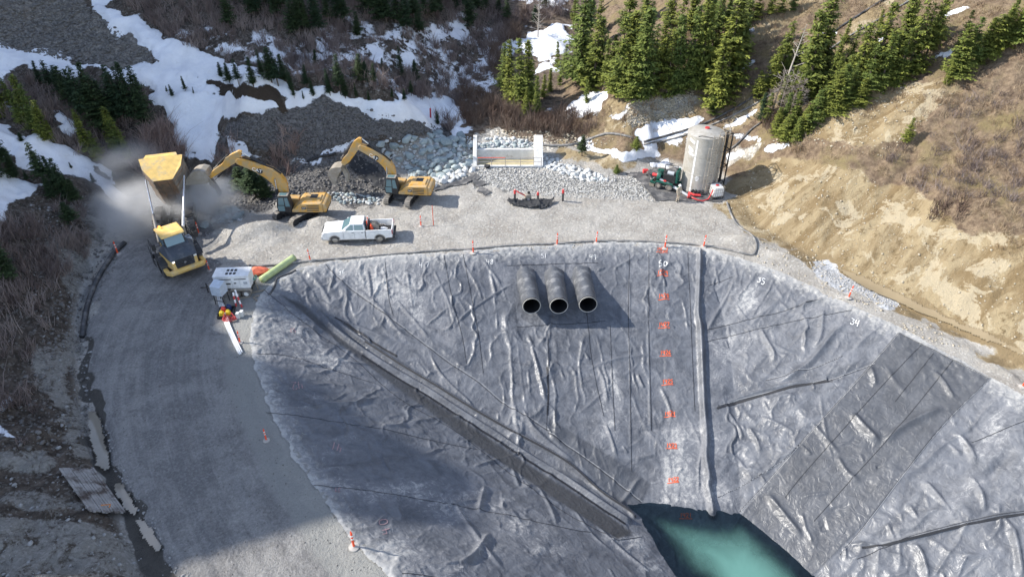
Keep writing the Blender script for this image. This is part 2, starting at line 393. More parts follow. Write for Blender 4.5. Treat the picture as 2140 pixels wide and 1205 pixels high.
DARK = [[(440,310),(450,285),(480,258),(540,232),(600,228),(660,208),(720,207),(800,235),(860,250),(925,262),(948,275),(950,292),(900,282),(820,284),(770,290),(700,310),(632,348),(600,342),(570,325),(530,300),(500,288),(470,280),(460,300),(470,330),(450,335)],
 [(580,360),(640,338),(690,318),(760,298),(800,300),(830,320),(820,400),(760,430),(700,415),(640,410),(600,420),(560,440),(500,450),(440,452),(400,440),(440,400),(500,380)]]
BLACK = [[(424,170),(450,168),(500,173),(550,186),(625,224),(600,233),(560,228),(520,210),(480,200),(440,190)]]
ROAD = [[(150,1400),(340,1205),(290,1110),(240,1000),(215,900),(195,800),(182,700),(195,620),(225,560),(245,525),(300,470),(330,440),(420,450),(440,500),(460,600),(470,680),(500,760),(560,900),(620,1000),(700,1150),(760,1230),(900,1500)]]
STONE = [[(985,350),(1110,348),(1150,360),(1270,382),(1330,368),(1352,395),(1368,422),(1290,420),(1180,400),(1100,405),(1035,402),(1010,385),(975,392)]]
CLAY = [[(1505,425),(1520,400),(1560,370),(1580,340),(1640,335),(1720,345),(1800,352),(1840,375),(1900,400),(1960,420),(2000,470),(2140,500),(2500,560),(2500,980),(2140,780),(1990,690),(1880,635),(1760,575),(1680,530),(1600,495),(1540,465),(1515,440)],
 [(1690,262),(1730,240),(1790,225),(1850,180),(1990,160),(2010,190),(1960,240),(1900,290),(1810,310),(1760,300),(1700,290)],
 [(1180,300),(1210,315),(1290,320),(1320,330),(1300,350),(1260,350),(1200,340),(1160,320)],[(1280,205),(1420,190),(1470,210),(1450,250),(1330,260),(1290,280),(1270,260)],
 [(1520,160),(1600,80),(1720,20),(1800,-80),(1700,-80),(1600,20),(1540,120)],[(1460,300),(1560,210),(1620,180),(1640,200),(1580,250),(1500,300)],[(1760,110),(1850,60),(1900,-60),(1850,-60),(1760,70)]]
SCAR = [[(1500,330),(1560,300),(1590,296),(1580,322),(1540,335),(1500,360)],[(1330,210),(1440,192),(1450,215),(1400,240),(1310,262),(1300,235)],
 [(1000,300),(1010,280),(1060,275),(1100,290),(1160,300),(1140,312),(1040,305)]]
PALE = [[(-200,940),(0,955),(60,945),(110,940),(130,970),(100,995),(0,985),(-200,990)],[(-200,1040),(0,1075),(120,1085),(230,1105),(290,1140),(345,1200),(360,1400),(-200,1400)],
 [(110,510),(150,480),(190,500),(200,540),(185,600),(170,620),(140,590),(120,550)],[(0,1030),(160,1045),(165,1062),(60,1058),(0,1048)],[(150,400),(200,450),(240,500),(230,520),(190,480),(150,440)],[(60,740),(130,700),(160,690),(140,800),(170,900),(190,960),(160,960),(120,860)]]
MUDD = [[(1620,505),(1660,518),(1710,538),(1780,570),(1880,612),(1990,664),(2070,702),(2300,805),(2300,862),(2140,768),(2060,730),(1960,686),(1880,648),(1780,598),(1700,562),(1640,540)],
 [(170,700),(182,660),(196,740),(205,830),(228,930),(260,1010),(300,1090),(360,1170),(400,1240),(350,1240),(300,1160),(240,1070),(200,980),(180,900),(165,820)]]
RIBBON = [[(1690,545),(1715,548),(1760,578),(1830,610),(1893,640),(1880,650),(1840,638),(1780,615),(1735,588),(1700,565)]]
P_att = dict(m_snow=field(SNOW, 9), m_patch=field(PATCHY, 25), m_scree=field(SCREE), m_dark=field(DARK, 10), m_black=field(BLACK, 8), m_road=field(ROAD, 16),
             m_stone=field(STONE, 8), m_clay=field(CLAY, 16), m_scar=field(SCAR, 12), m_pale=field(PALE, 16), m_mud=field(MUDD, 9), m_rib=field(RIBBON, 5))
_, dlv, drv = ground0(V[:, 0], V[:, 1])
P_att['m_left'] = np.clip(dlv/1.2, 0, 3); P_att['m_right'] = np.clip(drv/1.2, 0, 3)
drr_, arr_ = dpoly(V[:, 0], V[:, 1], RT[:7]); P_att['drr'] = drr_; P_att['rar'] = arr_
dcr, alc = dpoly(V[:, 0], V[:, 1], LC); P_att['rd'] = dcr; P_att['ra'] = alc
P_att['upst'] = np.clip((V[:, 1]-71)/3, 0, 1)
V[:, 2] += (0.28+0.35*fbm(V[:, 0]*0.6, V[:, 1]*0.6, 95, 3))*np.clip(P_att['m_snow'], 0, 1)+0.25*fbm(V[:, 0]*1.4, V[:, 1]*1.4, 90, 4)*np.clip(P_att['m_dark']+P_att['m_black']+P_att['m_scree']+4, 0, 1)*(np.maximum(np.maximum(P_att['m_dark'], P_att['m_black']), P_att['m_scree']) > 0)
GZ = V[:, 2].reshape(GX.shape).copy()
def gmat():
    t = NT('ground'); A = t.attr
    n1 = t.noise(0.35, 6, 0.65); n2 = t.noise(1.6, 6, 0.7); n3 = t.noise(7.0, 5, 0.75); n4 = t.noise(0.9, 4, 0.6)
    wob = t.math('ADD', t.math('MULTIPLY', t.math('SUBTRACT', n2, 0.5), 2.2), t.math('MULTIPLY', t.math('SUBTRACT', n3, 0.5), 1.2))
    def M(name, s=1.0, off=0.0, w=0.25):
        x = t.math('ADD', A(name), t.math('MULTIPLY', wob, s)); return t.sm(x, off-w, off+w)
    stone = t.voro(3.2, 'F1', 'Color'); sg = t.n.new('ShaderNodeSeparateColor'); t.l.new(stone, sg.inputs[0]); sv = sg.outputs[0]
    st2 = t.voro(7.5, 'F1', 'Color'); sg2 = t.n.new('ShaderNodeSeparateColor'); t.l.new(st2, sg2.inputs[0]); sv2 = sg2.outputs[0]
    # pad: pale crushed gravel
    pad = t.mix(t.sm(n1, 0.35, 0.65), (0.37, 0.342, 0.30), (0.50, 0.475, 0.43))
    pad = t.mix(t.math('MULTIPLY', t.sm(t.noise(0.6, 6, 0.7, 0.6), 0.55, 0.7), 0.45), pad, (0.24, 0.22, 0.195))
    pad = t.mix(t.sm(n3, 0.35, 0.75), t.mix(0.35, pad, (0.25, 0.235, 0.22)), pad)
    pad = t.mix(t.math('MULTIPLY', t.sm(sv2, 0.7, 1.0), 0.45), pad, (0.66, 0.64, 0.60))
    # road, driven bands that follow the pit edge
    cv = t.n.new('ShaderNodeCombineXYZ'); t.l.new(A('rd'), cv.inputs[0]); t.l.new(t.math('MULTIPLY', A('ra'), 0.05), cv.inputs[1])
    band = t.math('ADD', t.math('MULTIPLY', t.noise(0.35, 3, 0.6, 0.4, vec=cv.outputs[0]), 0.5), t.math('MULTIPLY', t.noise(2.2, 5, 0.7, 0.8, vec=cv.outputs[0]), 0.5))
    road = t.mix(t.sm(t.math('ADD', t.math('MULTIPLY', band, 0.55), t.math('MULTIPLY', t.noise(0.45, 6, 0.7, 0.5), 0.45)), 0.42, 0.58), (0.205, 0.20, 0.197), (0.40, 0.388, 0.368))
    road = t.mix(t.math('MULTIPLY', t.sm(t.noise(0.5, 6, 0.7, 0.8), 0.55, 0.68), 0.6), road, (0.14, 0.133, 0.128)); road = t.mix(t.math('MULTIPLY', t.sm(t.noise(0.8, 5, 0.7, 0.3), 0.58, 0.70), 0.5), road, (0.50, 0.485, 0.455))
    road = t.mix(t.math('MULTIPLY', t.sm(sv2, 0.55, 1.0), 0.35), road, (0.46, 0.45, 0.44)); road = t.mix(t.sm(n3, 0.3, 0.8), t.mix(0.5, road, (0.12, 0.117, 0.115)), t.mix(0.25, road, (0.42, 0.41, 0.40)))
    c = t.mix(M('m_road', 0.5), pad, road)
    ups = t.mix(t.sm(n2, 0.35, 0.65), (0.075, 0.055, 0.042), (0.24, 0.185, 0.135)); c = t.mix(M('upst', 0.3, 0.5), c, ups)
    strip = t.mix(n3, (0.25, 0.25, 0.235), (0.36, 0.36, 0.34)); c = t.mix(t.math('MULTIPLY', t.sm(t.math('ADD', A('rd'), t.math('MULTIPLY', wob, 0.5)), 2.6, 1.9), 0.85), c, strip)
    # stones of the apron
    stn = t.mix(sv, (0.34, 0.335, 0.32), (0.72, 0.71, 0.68)); stn = t.mix(t.sm(t.voro(3.2), 0.25, 0.6), stn, (0.22, 0.215, 0.2))
    c = t.mix(M('m_stone', 0.4), c, stn)
    # left bank, dark soil and rock
    soil = t.mix(t.sm(n2, 0.35, 0.7), (0.050, 0.040, 0.032), (0.15, 0.122, 0.098)); soil = t.mix(t.math('MULTIPLY', t.sm(sv2, 0.75, 0.95), 0.5), soil, (0.25, 0.24, 0.22))
    c = t.mix(M('m_left', 0.25, 0.35), c, soil)
    # right hill, dry grass and earth
    dry = t.mix(t.sm(n2, 0.3, 0.7), (0.115, 0.080, 0.056), (0.30, 0.225, 0.150)); dry = t.mix(t.sm(n1, 0.45, 0.7), dry, t.mix(n3, (0.12, 0.10, 0.045), (0.34, 0.27, 0.14)))
    dry = t.mix(t.sm(n3, 0.5, 0.8), dry, (0.13, 0.085, 0.06))
    c = t.mix(M('m_right', 0.25, 0.35), c, dry)
    cr = t.n.new('ShaderNodeCombineXYZ'); t.l.new(t.math('MULTIPLY', A('rar'), 0.55), cr.inputs[0]); t.l.new(t.math('MULTIPLY', A('drr'), 0.16), cr.inputs[1])
    er = t.noise(1.0, 7, 0.68, 0.9, vec=cr.outputs[0])
    clay = t.mix(t.sm(er, 0.38, 0.62), (0.215, 0.155, 0.082), (0.37, 0.295, 0.18)); clay = t.mix(t.sm(n2, 0.52, 0.7), clay, (0.16, 0.115, 0.06)); clay = t.mix(t.math('MULTIPLY', t.sm(t.noise(0.28, 7, 0.7, 0.5), 0.53, 0.57), 0.8), clay, (0.47, 0.40, 0.28))
    c = t.mix(M('m_clay', 0.7), c, clay)
    scar = t.mix(sv, (0.28, 0.26, 0.23), (0.66, 0.62, 0.55)); c = t.mix(M('m_scar', 0.8), c, scar)
    pale = t.mix(n3, (0.10, 0.095, 0.085), (0.42, 0.40, 0.36)); pale = t.mix(t.sm(t.noise(0.9, 8, 0.78, 0.6), 0.48, 0.62), pale, (0.085, 0.07, 0.055)); pale = t.mix(t.math('MULTIPLY', t.sm(sv2, 0.6, 1.0), 0.5), pale, (0.40, 0.385, 0.36)); c = t.mix(M('m_pale', 0.8), c, pale)
    mud = t.mix(n2, (0.17, 0.125, 0.07), (0.33, 0.25, 0.14)); mudl = t.mix(n2, (0.05, 0.048, 0.045), (0.13, 0.12, 0.105))
    mud = t.mix(t.sm(A('m_right'), 0, 0.1), mud, mud)
    gx_ = t.n.new('ShaderNodeSeparateXYZ'); t.l.new(t.tc.outputs['Object'], gx_.inputs[0])
    mud = t.mix(t.sm(gx_.outputs[0], -2, 2), mudl, mud)
    c = t.mix(M('m_mud', 0.4), c, mud)
    rib = t.mix(sv2, (0.30, 0.31, 0.32), (0.62, 0.63, 0.65)); c = t.mix(M('m_rib', 0.25, 0.1), c, rib)
    scr = t.mix(sv, (0.12, 0.108, 0.095), (0.30, 0.28, 0.25)); scr = t.mix(t.math('MULTIPLY', t.sm(sv2, 0.8, 1), 0.6), scr, (0.34, 0.32, 0.29)); scr = t.mix(t.sm(n1, 0.5, 0.7), scr, t.mix(0.5, scr, (0.13, 0.10, 0.075)))
    c = t.mix(M('m_scree', 0.7), c, scr)
    drk = t.mix(sv2, (0.072, 0.068, 0.066), (0.195, 0.188, 0.182)); drk = t.mix(t.math('MULTIPLY', t.sm(sv, 0.86, 1), 0.5), drk, (0.27, 0.26, 0.25)); c = t.mix(M('m_dark', 0.45), c, drk)
    blk = t.mix(n3, (0.02, 0.016, 0.012), (0.10, 0.075, 0.055)); c = t.mix(M('m_black', 0.5), c, blk)
    # snow: full fields and broken cover in the brush
    pn = t.noise(0.36, 7, 0.66, 0.15)
    pm = t.math('MULTIPLY', t.sm(t.math('ADD', pn, t.math('MULTIPLY', t.math('SUBTRACT', n2, 0.5), 0.35)), 0.475, 0.525), M('m_patch', 0.5))
    sm_ = M('m_snow', 0.55, 0.0, 0.12)
    snow = t.mix(t.sm(n1, 0.3, 0.7), (0.70, 0.72, 0.76), (0.86, 0.87, 0.89)); snow = t.mix(t.math('MULTIPLY', t.sm(n2, 0.55, 0.75), 0.5), snow, (0.58, 0.57, 0.55)); snow = t.mix(t.sm(n3, 0.66, 0.85), snow, (0.35, 0.32, 0.29))
    allsnow = t.math('MAXIMUM', pm, sm_); c = t.mix(allsnow, c, snow)
    t.con(c, 'Base Color')
    wet = t.math('MULTIPLY', M('m_mud', 0.4), 0.35); t.con(t.math('SUBTRACT', 0.92, wet), 'Roughness'); t.set('Specular IOR Level', 0.25)
    # relief
    vh = t.math('MULTIPLY', t.voro(3.2), -1.0); big = t.math('MAXIMUM', t.math('MAXIMUM', M('m_stone'), M('m_scree')), t.math('MAXIMUM', M('m_dark'), M('m_scar')))
    h = t.math('ADD', t.math('MULTIPLY', n3, 0.5), t.math('MULTIPLY', t.noise(16, 3, 0.7), 0.22)); h = t.math('ADD', h, t.math('MULTIPLY', n2, 0.8))
    h = t.math('ADD', h, t.math('MULTIPLY', t.math('MULTIPLY', vh, big), 0.7))
    hs = t.math('MULTIPLY', h, t.math('SUBTRACT', 1.0, t.math('MULTIPLY', allsnow, 0.72)))
    t.bump(hs, 0.95, 0.28)
    return t.m
G = mesh_np('ground', V, gridfaces(len(gx), len(gy)), gmat(), smooth=True)
for k_, v_ in P_att.items(): fattr(G, k_, v_)
tag(G, kind='structure')
def gfast(X, Y):
    X = np.clip(X, gx[0], gx[-1]-1e-3); Y = np.clip(Y, gy[0], gy[-1]-1e-3)
    i = np.clip(np.searchsorted(gx, X, 'right')-1, 0, len(gx)-2); j = np.clip(np.searchsorted(gy, Y, 'right')-1, 0, len(gy)-2)
    u = (X-gx[i])/(gx[i+1]-gx[i]); v = (Y-gy[j])/(gy[j+1]-gy[j])
    return GZ[i, j]*(1-u)*(1-v)+GZ[i+1, j]*u*(1-v)+GZ[i, j+1]*(1-u)*v+GZ[i+1, j+1]*u*v
def gcast(px, py): return cast(gfast, px, py)
def gz(x, y): return float(gfast(np.array([x]), np.array([y]))[0])
def G1(px, py):
    p = gcast(px, py)[0]; p[2] = gz(p[0], p[1]); return p
# ================================================================== THE POND LINER
def liner_base(X, Y):
    d = pit_depth(X, Y)
    # rounded shoulder where the sheet turns over the crest
    return -np.logaddexp(0, d*5)/5+0.10*np.exp(-np.abs(d)*3)+0.05
lgx = np.arange(-22.5, 46.01, 0.075); lgy = np.arange(12.0, 54.6, 0.075)
LX, LY = np.meshgrid(lgx, lgy, indexing='ij'); LD = pit_depth(LX, LY); LB = liner_base(LX, LY)
def lbfast(X, Y):
    fx = np.clip((X-lgx[0])/0.075, 0, len(lgx)-1.001); fy = np.clip((Y-lgy[0])/0.075, 0, len(lgy)-1.001)
    i = fx.astype(int); j = fy.astype(int); u = fx-i; v = fy-j
    return LB[i, j]*(1-u)*(1-v)+LB[i+1, j]*u*(1-v)+LB[i, j+1]*(1-u)*v+LB[i+1, j+1]*u*v
def L1(px, py): return cast(lbfast, px, py)
W = np.zeros(LX.shape)
def fold(pts, h, w, sharp=1.0, asym=0.0):
    """raise a fold along a ground polyline"""
    pts = np.asarray(pts)[:, :2]; r = w*4+0.3
    i0, i1 = np.searchsorted(lgx, [pts[:, 0].min()-r, pts[:, 0].max()+r]); j0, j1 = np.searchsorted(lgy, [pts[:, 1].min()-r, pts[:, 1].max()+r])
    if i1-i0 < 2 or j1-j0 < 2: return
    d, al = dpoly(LX[i0:i1, j0:j1], LY[i0:i1, j0:j1], pts); L = np.hypot(*np.diff(pts, axis=0).T).sum()
    en = sstep(0, 0.22, al/L)*sstep(1, 0.78, al/L) if sharp else 1.0
    W[i0:i1, j0:j1] = np.maximum(W[i0:i1, j0:j1], h*en*(0.62*np.exp(-(d/w)**2)+0.38*np.exp(-np.abs(d)/(0.55*w))) if sharp else h*en*np.exp(-(d/w)**2)) if h > 0 else W[i0:i1, j0:j1]+h*en*np.exp(-(d/w)**2)
def pfold(pl, h, w, sharp=1.0):
    sp = smooth_line(pl, 5); fold(L1(sp[:, 0], sp[:, 1]), h, w, sharp)
# soft billowing, finer crumples
W += 0.10*fbm(LX*0.55, LY*0.55, 100, 3)
wxx = LX+0.8*fbm(LX*0.7, LY*0.7, 101, 2); wyy = LY+0.8*fbm(LX*0.7, LY*0.7, 102, 2)
amp = 0.35+0.65*sstep(-0.2, 0.5, fbm(LX*0.16, LY*0.16, 104, 2))
sw_ = 1-0.75*sstep(-3, 6, sdf(*Q(LX, LY, LB)[:2], [(1878,696),(1990,752),(2068,792),(1960,900),(1820,1080),(1712,1190),(1600,1290),(1480,1180),(1560,1060),(1680,920)]))
amp = amp*sw_
W += 0.20*amp*(ridged(wxx*0.50, wyy*0.30, 103, 1)**5)+0.12*amp*(ridged(wyy*0.55+wxx*0.4, wxx*0.4-wyy*0.25, 107, 1)**5)+0.05*amp*(ridged(wxx*1.3, wyy*0.9, 105, 1)**3)
# tension folds that run down each slope from its crest
_dist = [dpoly(LX, LY, c_) for c_ in (LC, BC, RC)]; _nrm = np.stack([_dist[0][0]/2.1, _dist[1][0]/2.32, _dist[2][0]/1.77]); _f = np.argmin(_nrm, 0)
AL = np.choose(_f, [q[1] for q in _dist])+37*_f+0.5*fbm(LX*.35, LY*.35, 130, 3); DP = np.choose(_f, [q[0] for q in _dist])
W += sw_*(0.15*(ridged(AL*0.45, DP*0.07, 131, 1)**6)*sstep(-.25, .35, fbm(LX*.14, LY*.14, 132, 2))+0.07*(ridged(AL*1.05, DP*0.22, 133, 1)**4)*sstep(-.2, .4, fbm(LX*.2, LY*.2, 134, 2))+0.035*fbm(AL*1.9, DP*0.6, 135, 3))
del _dist, _nrm
# the many single creases, found all over the sheets
rr = random.Random(11)
for k in range(340):
    px = rr.uniform(560, 2200); py = rr.uniform(535, 1240)
    face = 0 if px < 620+(py-600)*1.35 else (1 if px < 1475 else 2)
    if face == 0 and rr.random() < 0.35: continue
    if face == 2 and rr.random() < 0.78 and 1545 < px+(py-700)*0.82 and 1878 < px+(py-696)*0.88 < 2090+(py-696)*.1: continue
    ang = {0: rr.choice([rr.gauss(-15, 14), rr.gauss(60, 10)]), 1: rr.choice([rr.gauss(72, 10), rr.gauss(60, 8), rr.gauss(-30, 15)]), 2: rr.choice([rr.gauss(62, 9), rr.gauss(70, 12), rr.gauss(-32, 7)])}[face]
    ln = rr.choice([26, 36, 48, 60, 80, 110, 160, 220])*(0.8 if face == 1 else 1.0); a = math.radians(ang); n = 4; pl = []
    cx, cy = px, py; b = a
    for i in range(n+1):
        pl.append((cx, cy)); b += rr.gauss(0, 0.16); cx += math.cos(b)*ln/n; cy += math.sin(b)*ln/n
    pfold(pl, rr.choice([0.04, 0.06, 0.08, 0.10, 0.14, 0.19]), rr.choice([0.09, 0.11, 0.13, 0.17]))
# large folds seen in the photograph
for pl, h, w in [
 ([(1100,690),(1115,740),(1128,790),(1145,860)], .34, .24), ([(1130,690),(1145,740),(1160,800)], .2, .18), ([(1085,840),(1110,890),(1150,930),(1210,975)], .34, .26),
 ([(1245,760),(1262,800),(1270,850)], .2, .2), ([(1262,880),(1278,920),(1290,960)], .2, .16), ([(965,540),(975,560),(998,600),(1010,640)], .15, .14),
 ([(900,550),(918,590),(940,640),(955,700)], .15, .14), ([(800,560),(808,590),(812,625)], .18, .16), ([(765,555),(772,590),(776,640)], .2, .16), ([(850,560),(858,620),(865,655)], .18, .15),
 ([(735,600),(790,640),(840,700),(885,715)], .2, .2), ([(820,620),(860,665),(890,700),(905,715)], .2, .16), ([(1005,540),(1035,580),(1050,605)], .2, .18), ([(1030,600),(1038,660),(1040,700)], .14, .12), 
 ([(1350,540),(1352,640),(1356,760),(1361,980)], .10, .10), ([(1316,540),(1316,700),(1318,980)], .09, .08), ([(1315,660),(1380,672),(1440,668),(1466,660)], .14, .16), ([(1320,905),(1380,895),(1430,890)], -.10, .2), ([(1325,960),(1370,950)], .12, .14),
 ([(1540,570),(1520,620),(1490,670),(1475,700)], .22, .2), ([(1640,620),(1600,650),(1560,690)], .15, .2), ([(1720,640),(1715,700),(1700,730)], .2, .2), ([(1780,665),(1740,700),(1690,760),(1615,810)], .34, .28), ([(1705,565),(1650,600),(1600,660),(1570,680)],.1,.18),
 ([(1585,680),(1600,710),(1615,735),(1618,760)], .25, .18), ([(1500,850),(1560,835),(1640,805),(1740,790),(1830,765)], -.22, .26), ([(1508,845),(1600,815),(1700,795)], .25, .15),
 ([(1515,855),(1545,900),(1550,930)], .26, .18), ([(1560,890),(1580,920),(1590,950)], .25, .18), ([(1540,965),(1560,985),(1575,1010)], .22, .18), ([(1500,945),(1540,960),(1570,1005)],.2,.16),([(1590,870),(1650,900),(1660,920)],.18,.16),
 ([(1850,765),(1870,800),(1900,830)], .1, .2), ([(1775,860),(1800,890),(1840,930)], .34, .26), ([(1985,860),(1900,900),(1850,950),(1790,1000),(1725,1095)], -.3, .35), ([(1975,850),(1890,890),(1840,930)], .3, .25), ([(1745,950),(1770,990),(1800,1010)],.2,.2),
 ([(1990,900),(2020,930),(2040,970)], .26, .2), ([(1925,1000),(1960,1040),(1995,1085)], .3, .22), ([(2020,990),(2050,1035),(2055,1080)], .28, .22), ([(2120,930),(2060,1010)], -.2, .3), ([(1850,1090),(1870,1135)], .25, .2), ([(1900,1130),(1925,1160),(1940,1220)], .3, .22), ([(2110,1090),(2125,1150),(2135,1220)], .35, .25), ([(1895,1050),(1930,1110)], .25, .2),([(1650,850),(1690,880),(1760,960)],.2,.2),([(1600,1030),(1640,1080),(1680,1130)],.25,.2),
 ([(1805,1140),(1880,1130),(1960,1110),(2060,1085),(2160,1065)], .3, .18),
 ([(560,630),(600,655),(650,680),(700,700)], .16, .3), ([(590,590),(620,620),(640,660),(680,690)], .28, .3), ([(640,565),(670,600),(700,650)], .22, .25), ([(660,640),(700,670),(760,690),(830,720)], .25, .22), ([(700,545),(760,600),(800,650)], .1, .2),
 ([(660,980),(740,975),(840,955)], .18, .22), ([(640,880),(700,872),(780,875),(860,900)], .14, .16), ([(1015,1010),(1005,1050),(1000,1075)], .3, .2), ([(1025,1110),(990,1160),(950,1180)], .3, .22), ([(920,1180),(1000,1165)], .15, .15),
 ([(1060,930),(1075,990),(1090,1030)], .15, .14), ([(1120,1010),(1150,1060),(1165,1100)], .2, .16), ([(1190,1050),(1240,1120),(1290,1160)], .18, .14), ([(1240,1090),(1300,1150),(1370,1205)], .22, .15), ([(1000,900),(1060,890),(1110,905)],.1,.15),
 ([(900,800),(960,850),(1010,900),(1100,960)], .1, .2)]:
    pfold(pl, h, w)
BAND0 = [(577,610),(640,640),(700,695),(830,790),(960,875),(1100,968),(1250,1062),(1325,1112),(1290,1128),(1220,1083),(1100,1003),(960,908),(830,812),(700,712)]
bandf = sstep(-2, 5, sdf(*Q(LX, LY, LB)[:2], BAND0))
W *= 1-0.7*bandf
# the long welded folds and ballast bulges in the corners
CREASE = [(668,655),(700,690),(760,735),(830,780),(900,822),(970,868),(1040,912),(1110,958),(1180,1000),(1250,1048),(1310,1088)]
CREASE2 = [(700,672),(760,715),(830,760),(905,805),(980,852),(1060,898),(1130,935),(1190,972),(1250,1025),(1305,1062),(1325,1080)]
RIDGE = [(1462,528),(1460,600),(1458,660),(1463,690),(1467,780),(1470,850),(1475,920),(1474,960),(1480,1000),(1478,1020),(1486,1060),(1488,1075)]
pfold(CREASE, .46, .22, 0); pfold(CREASE2, .34, .18, 0)
W *= sstep(-0.35, 0.9, LD)
pfold(RIDGE, .50, .22, 0)
W += 0.05*sstep(-0.6, 0.0, LD)*sstep(1.2, 0.3, LD)*fbm(LX*2.6, LY*2.6, 120, 3)*2
LZ = LB+W
# smooth dark sheet laid over the right slope, a little proud of it
SHEET = [(1878,696),(1990,752),(2068,792),(1960,900),(1820,1080),(1712,1190),(1600,1290),(1480,1180),(1560,1060),(1680,920)]
lpx, lpy, _ = Q(LX, LY, LZ)
edge = 0.35+0.25*fbm(LX*0.8, LY*0.8, 110, 3)
kv = (LD > -edge)
LZ = LZ+0.06*sstep(-1.0, 1.0, sdf(lpx, lpy, SHEET))
keep = kv[:-1, :-1] & kv[1:, :-1] & kv[1:, 1:] & kv[:-1, 1:]
used = np.zeros(LX.shape, bool); used[:-1, :-1] |= keep; used[1:, :-1] |= keep; used[1:, 1:] |= keep; used[:-1, 1:] |= keep
idx = -np.ones(LX.shape, int); idx[used] = np.arange(used.sum())
Fq = idx.reshape(-1)[gridfaces(len(lgx), len(lgy), keep)]
LV = np.stack([LX[used], LY[used], LZ[used]], -1)
dust = [([(1530,600),(1580,600),(1600,640),(1560,665),(1500,690),(1480,690)], 30), ([(1475,690),(1540,690),(1590,700),(1560,760),(1500,800),(1480,800)], 35), ([(1400,880),(1470,880),(1530,900),(1520,960),(1540,1060),(1500,1060),(1380,1060),(1360,1020),(1380,960)], 30),
        ([(1240,760),(1300,760),(1310,860),(1260,960),(1240,900)], 40), ([(700,560),(880,560),(930,640),(980,700),(900,720),(820,660)], 60), ([(540,640),(600,650),(680,700),(790,800),(700,790),(560,720)], 40), ([(990,1000),(1180,1100),(1200,1180),(1000,1180),(900,1080),(870,1020)], 60),
        ([(2080,850),(2110,850),(2100,900),(2030,950)], 50), ([(1960,1060),(2030,980),(2060,1000),(1980,1100),(1880,1120)], 40), ([(820,780),(1000,900),(1100,970),(1160,1000),(1060,950),(900,850)], 16), ([(800,1205),(760,1100),(880,1150),(1100,1180),(1200,1205)], 60), ([(1060,840),(1140,900),(1060,900)],30), ([(1240,1120),(1330,1100),(1400,1205),(1340,1200)],25), ([(640,1000),(900,1010),(1000,1060),(800,1050)], 40)]
dm = np.zeros(len(LV)); ux, uy = lpx[used], lpy[used]
for pl, s_ in dust: dm = np.maximum(dm, np.clip(0.5+sdf(ux, uy, pl)/s_, 0, 1))
lm = NT('liner'); A = lm.attr
m1 = lm.noise(0.7, 6, 0.7, 0.8); m2 = lm.noise(2.2, 8, 0.7, 1.2); m3 = lm.noise(0.22, 3, 0.6); m4 = lm.noise(14, 4, 0.7)
base = lm.mix(lm.sm(m1, 0.3, 0.7), (0.070, 0.075, 0.087), (0.142, 0.150, 0.168))
_cv0 = lm.n.new('ShaderNodeCombineXYZ'); lm.l.new(A('along'), _cv0.inputs[0]); lm.l.new(lm.math('MULTIPLY', A('down'), 0.13), _cv0.inputs[1]); strk = lm.noise(0.9, 6, 0.65, 0.4, vec=_cv0.outputs[0])
near_ = lm.math('MULTIPLY', lm.sm(A('down'), 7.0, 0.0), 0.16)
dfac = lm.math('ADD', lm.math('ADD', near_, lm.math('ADD', lm.math('MULTIPLY', lm.math('SUBTRACT', strk, 0.5), 0.9), lm.math('MULTIPLY', A('dust'), 0.31))), lm.math('ADD', lm.math('MULTIPLY', lm.math('SUBTRACT', m2, 0.5), 1.05), lm.math('MULTIPLY', lm.math('SUBTRACT', m3, 0.5), 0.6)))
base = lm.mix(lm.sm(dfac, 0.0, 0.5), base, (0.205, 0.21, 0.225))
base = lm.mix(lm.sm(lm.math('ADD', dfac, lm.math('MULTIPLY', lm.math('SUBTRACT', m4, 0.5), 0.4)), 0.28, 0.62), base, (0.42, 0.415, 0.40))
ed = lm.sm(lm.math('ADD', A('crest'), lm.math('MULTIPLY', lm.math('SUBTRACT', m2, 0.5), 2.4)), 0.6, -0.5)
base = lm.mix(lm.math('MULTIPLY', ed, 0.8), base, (0.50, 0.49, 0.46))
base = lm.mix(A('clean'), base, lm.mix(lm.sm(m1, 0.3, 0.75), (0.052, 0.056, 0.065), (0.082, 0.087, 0.098)))
base = lm.mix(lm.math('MULTIPLY', A('band'), 0.9), base, (0.056, 0.056, 0.058)); lm.con(base, 'Base Color'); lm.con(lm.math('MULTIPLY', lm.sm(dfac, 0.7, -0.4), 0.75), 'Specular IOR Level'); lm.con(lm.math('ADD', 0.40, lm.math('MULTIPLY', lm.sm(dfac, -0.2, 0.5), 0.3)), 'Roughness')  # band: shade beside the corner fold put into the sheet colour
hb = lm.math('ADD', lm.math('MULTIPLY', lm.noise(1.6, 3, 0.5, 1.5), 1.0), lm.math('MULTIPLY', lm.noise(5, 2, 0.5, 1.0), 0.06))
lm.bump(hb, 0.30, 0.22)
liner = mesh_np('pond_liner', LV, Fq, lm.m, smooth=True)
fattr(liner, 'band', bandf[used]); fattr(liner, 'along', AL[used]); fattr(liner, 'down', DP[used]); fattr(liner, 'dust', dm); fattr(liner, 'crest', LD[used])
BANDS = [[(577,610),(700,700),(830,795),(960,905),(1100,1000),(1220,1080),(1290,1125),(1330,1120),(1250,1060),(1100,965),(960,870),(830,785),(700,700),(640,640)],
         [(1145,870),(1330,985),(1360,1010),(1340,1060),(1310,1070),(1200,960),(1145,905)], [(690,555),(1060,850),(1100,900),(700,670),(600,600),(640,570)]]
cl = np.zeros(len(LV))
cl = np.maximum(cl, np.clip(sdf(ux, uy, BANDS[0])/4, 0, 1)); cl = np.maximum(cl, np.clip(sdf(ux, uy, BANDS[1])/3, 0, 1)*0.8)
cl = np.maximum(cl, 0.92*np.clip(sdf(ux, uy, SHEET)/1.5+0.3, 0, 1))
fattr(liner, 'clean', cl)
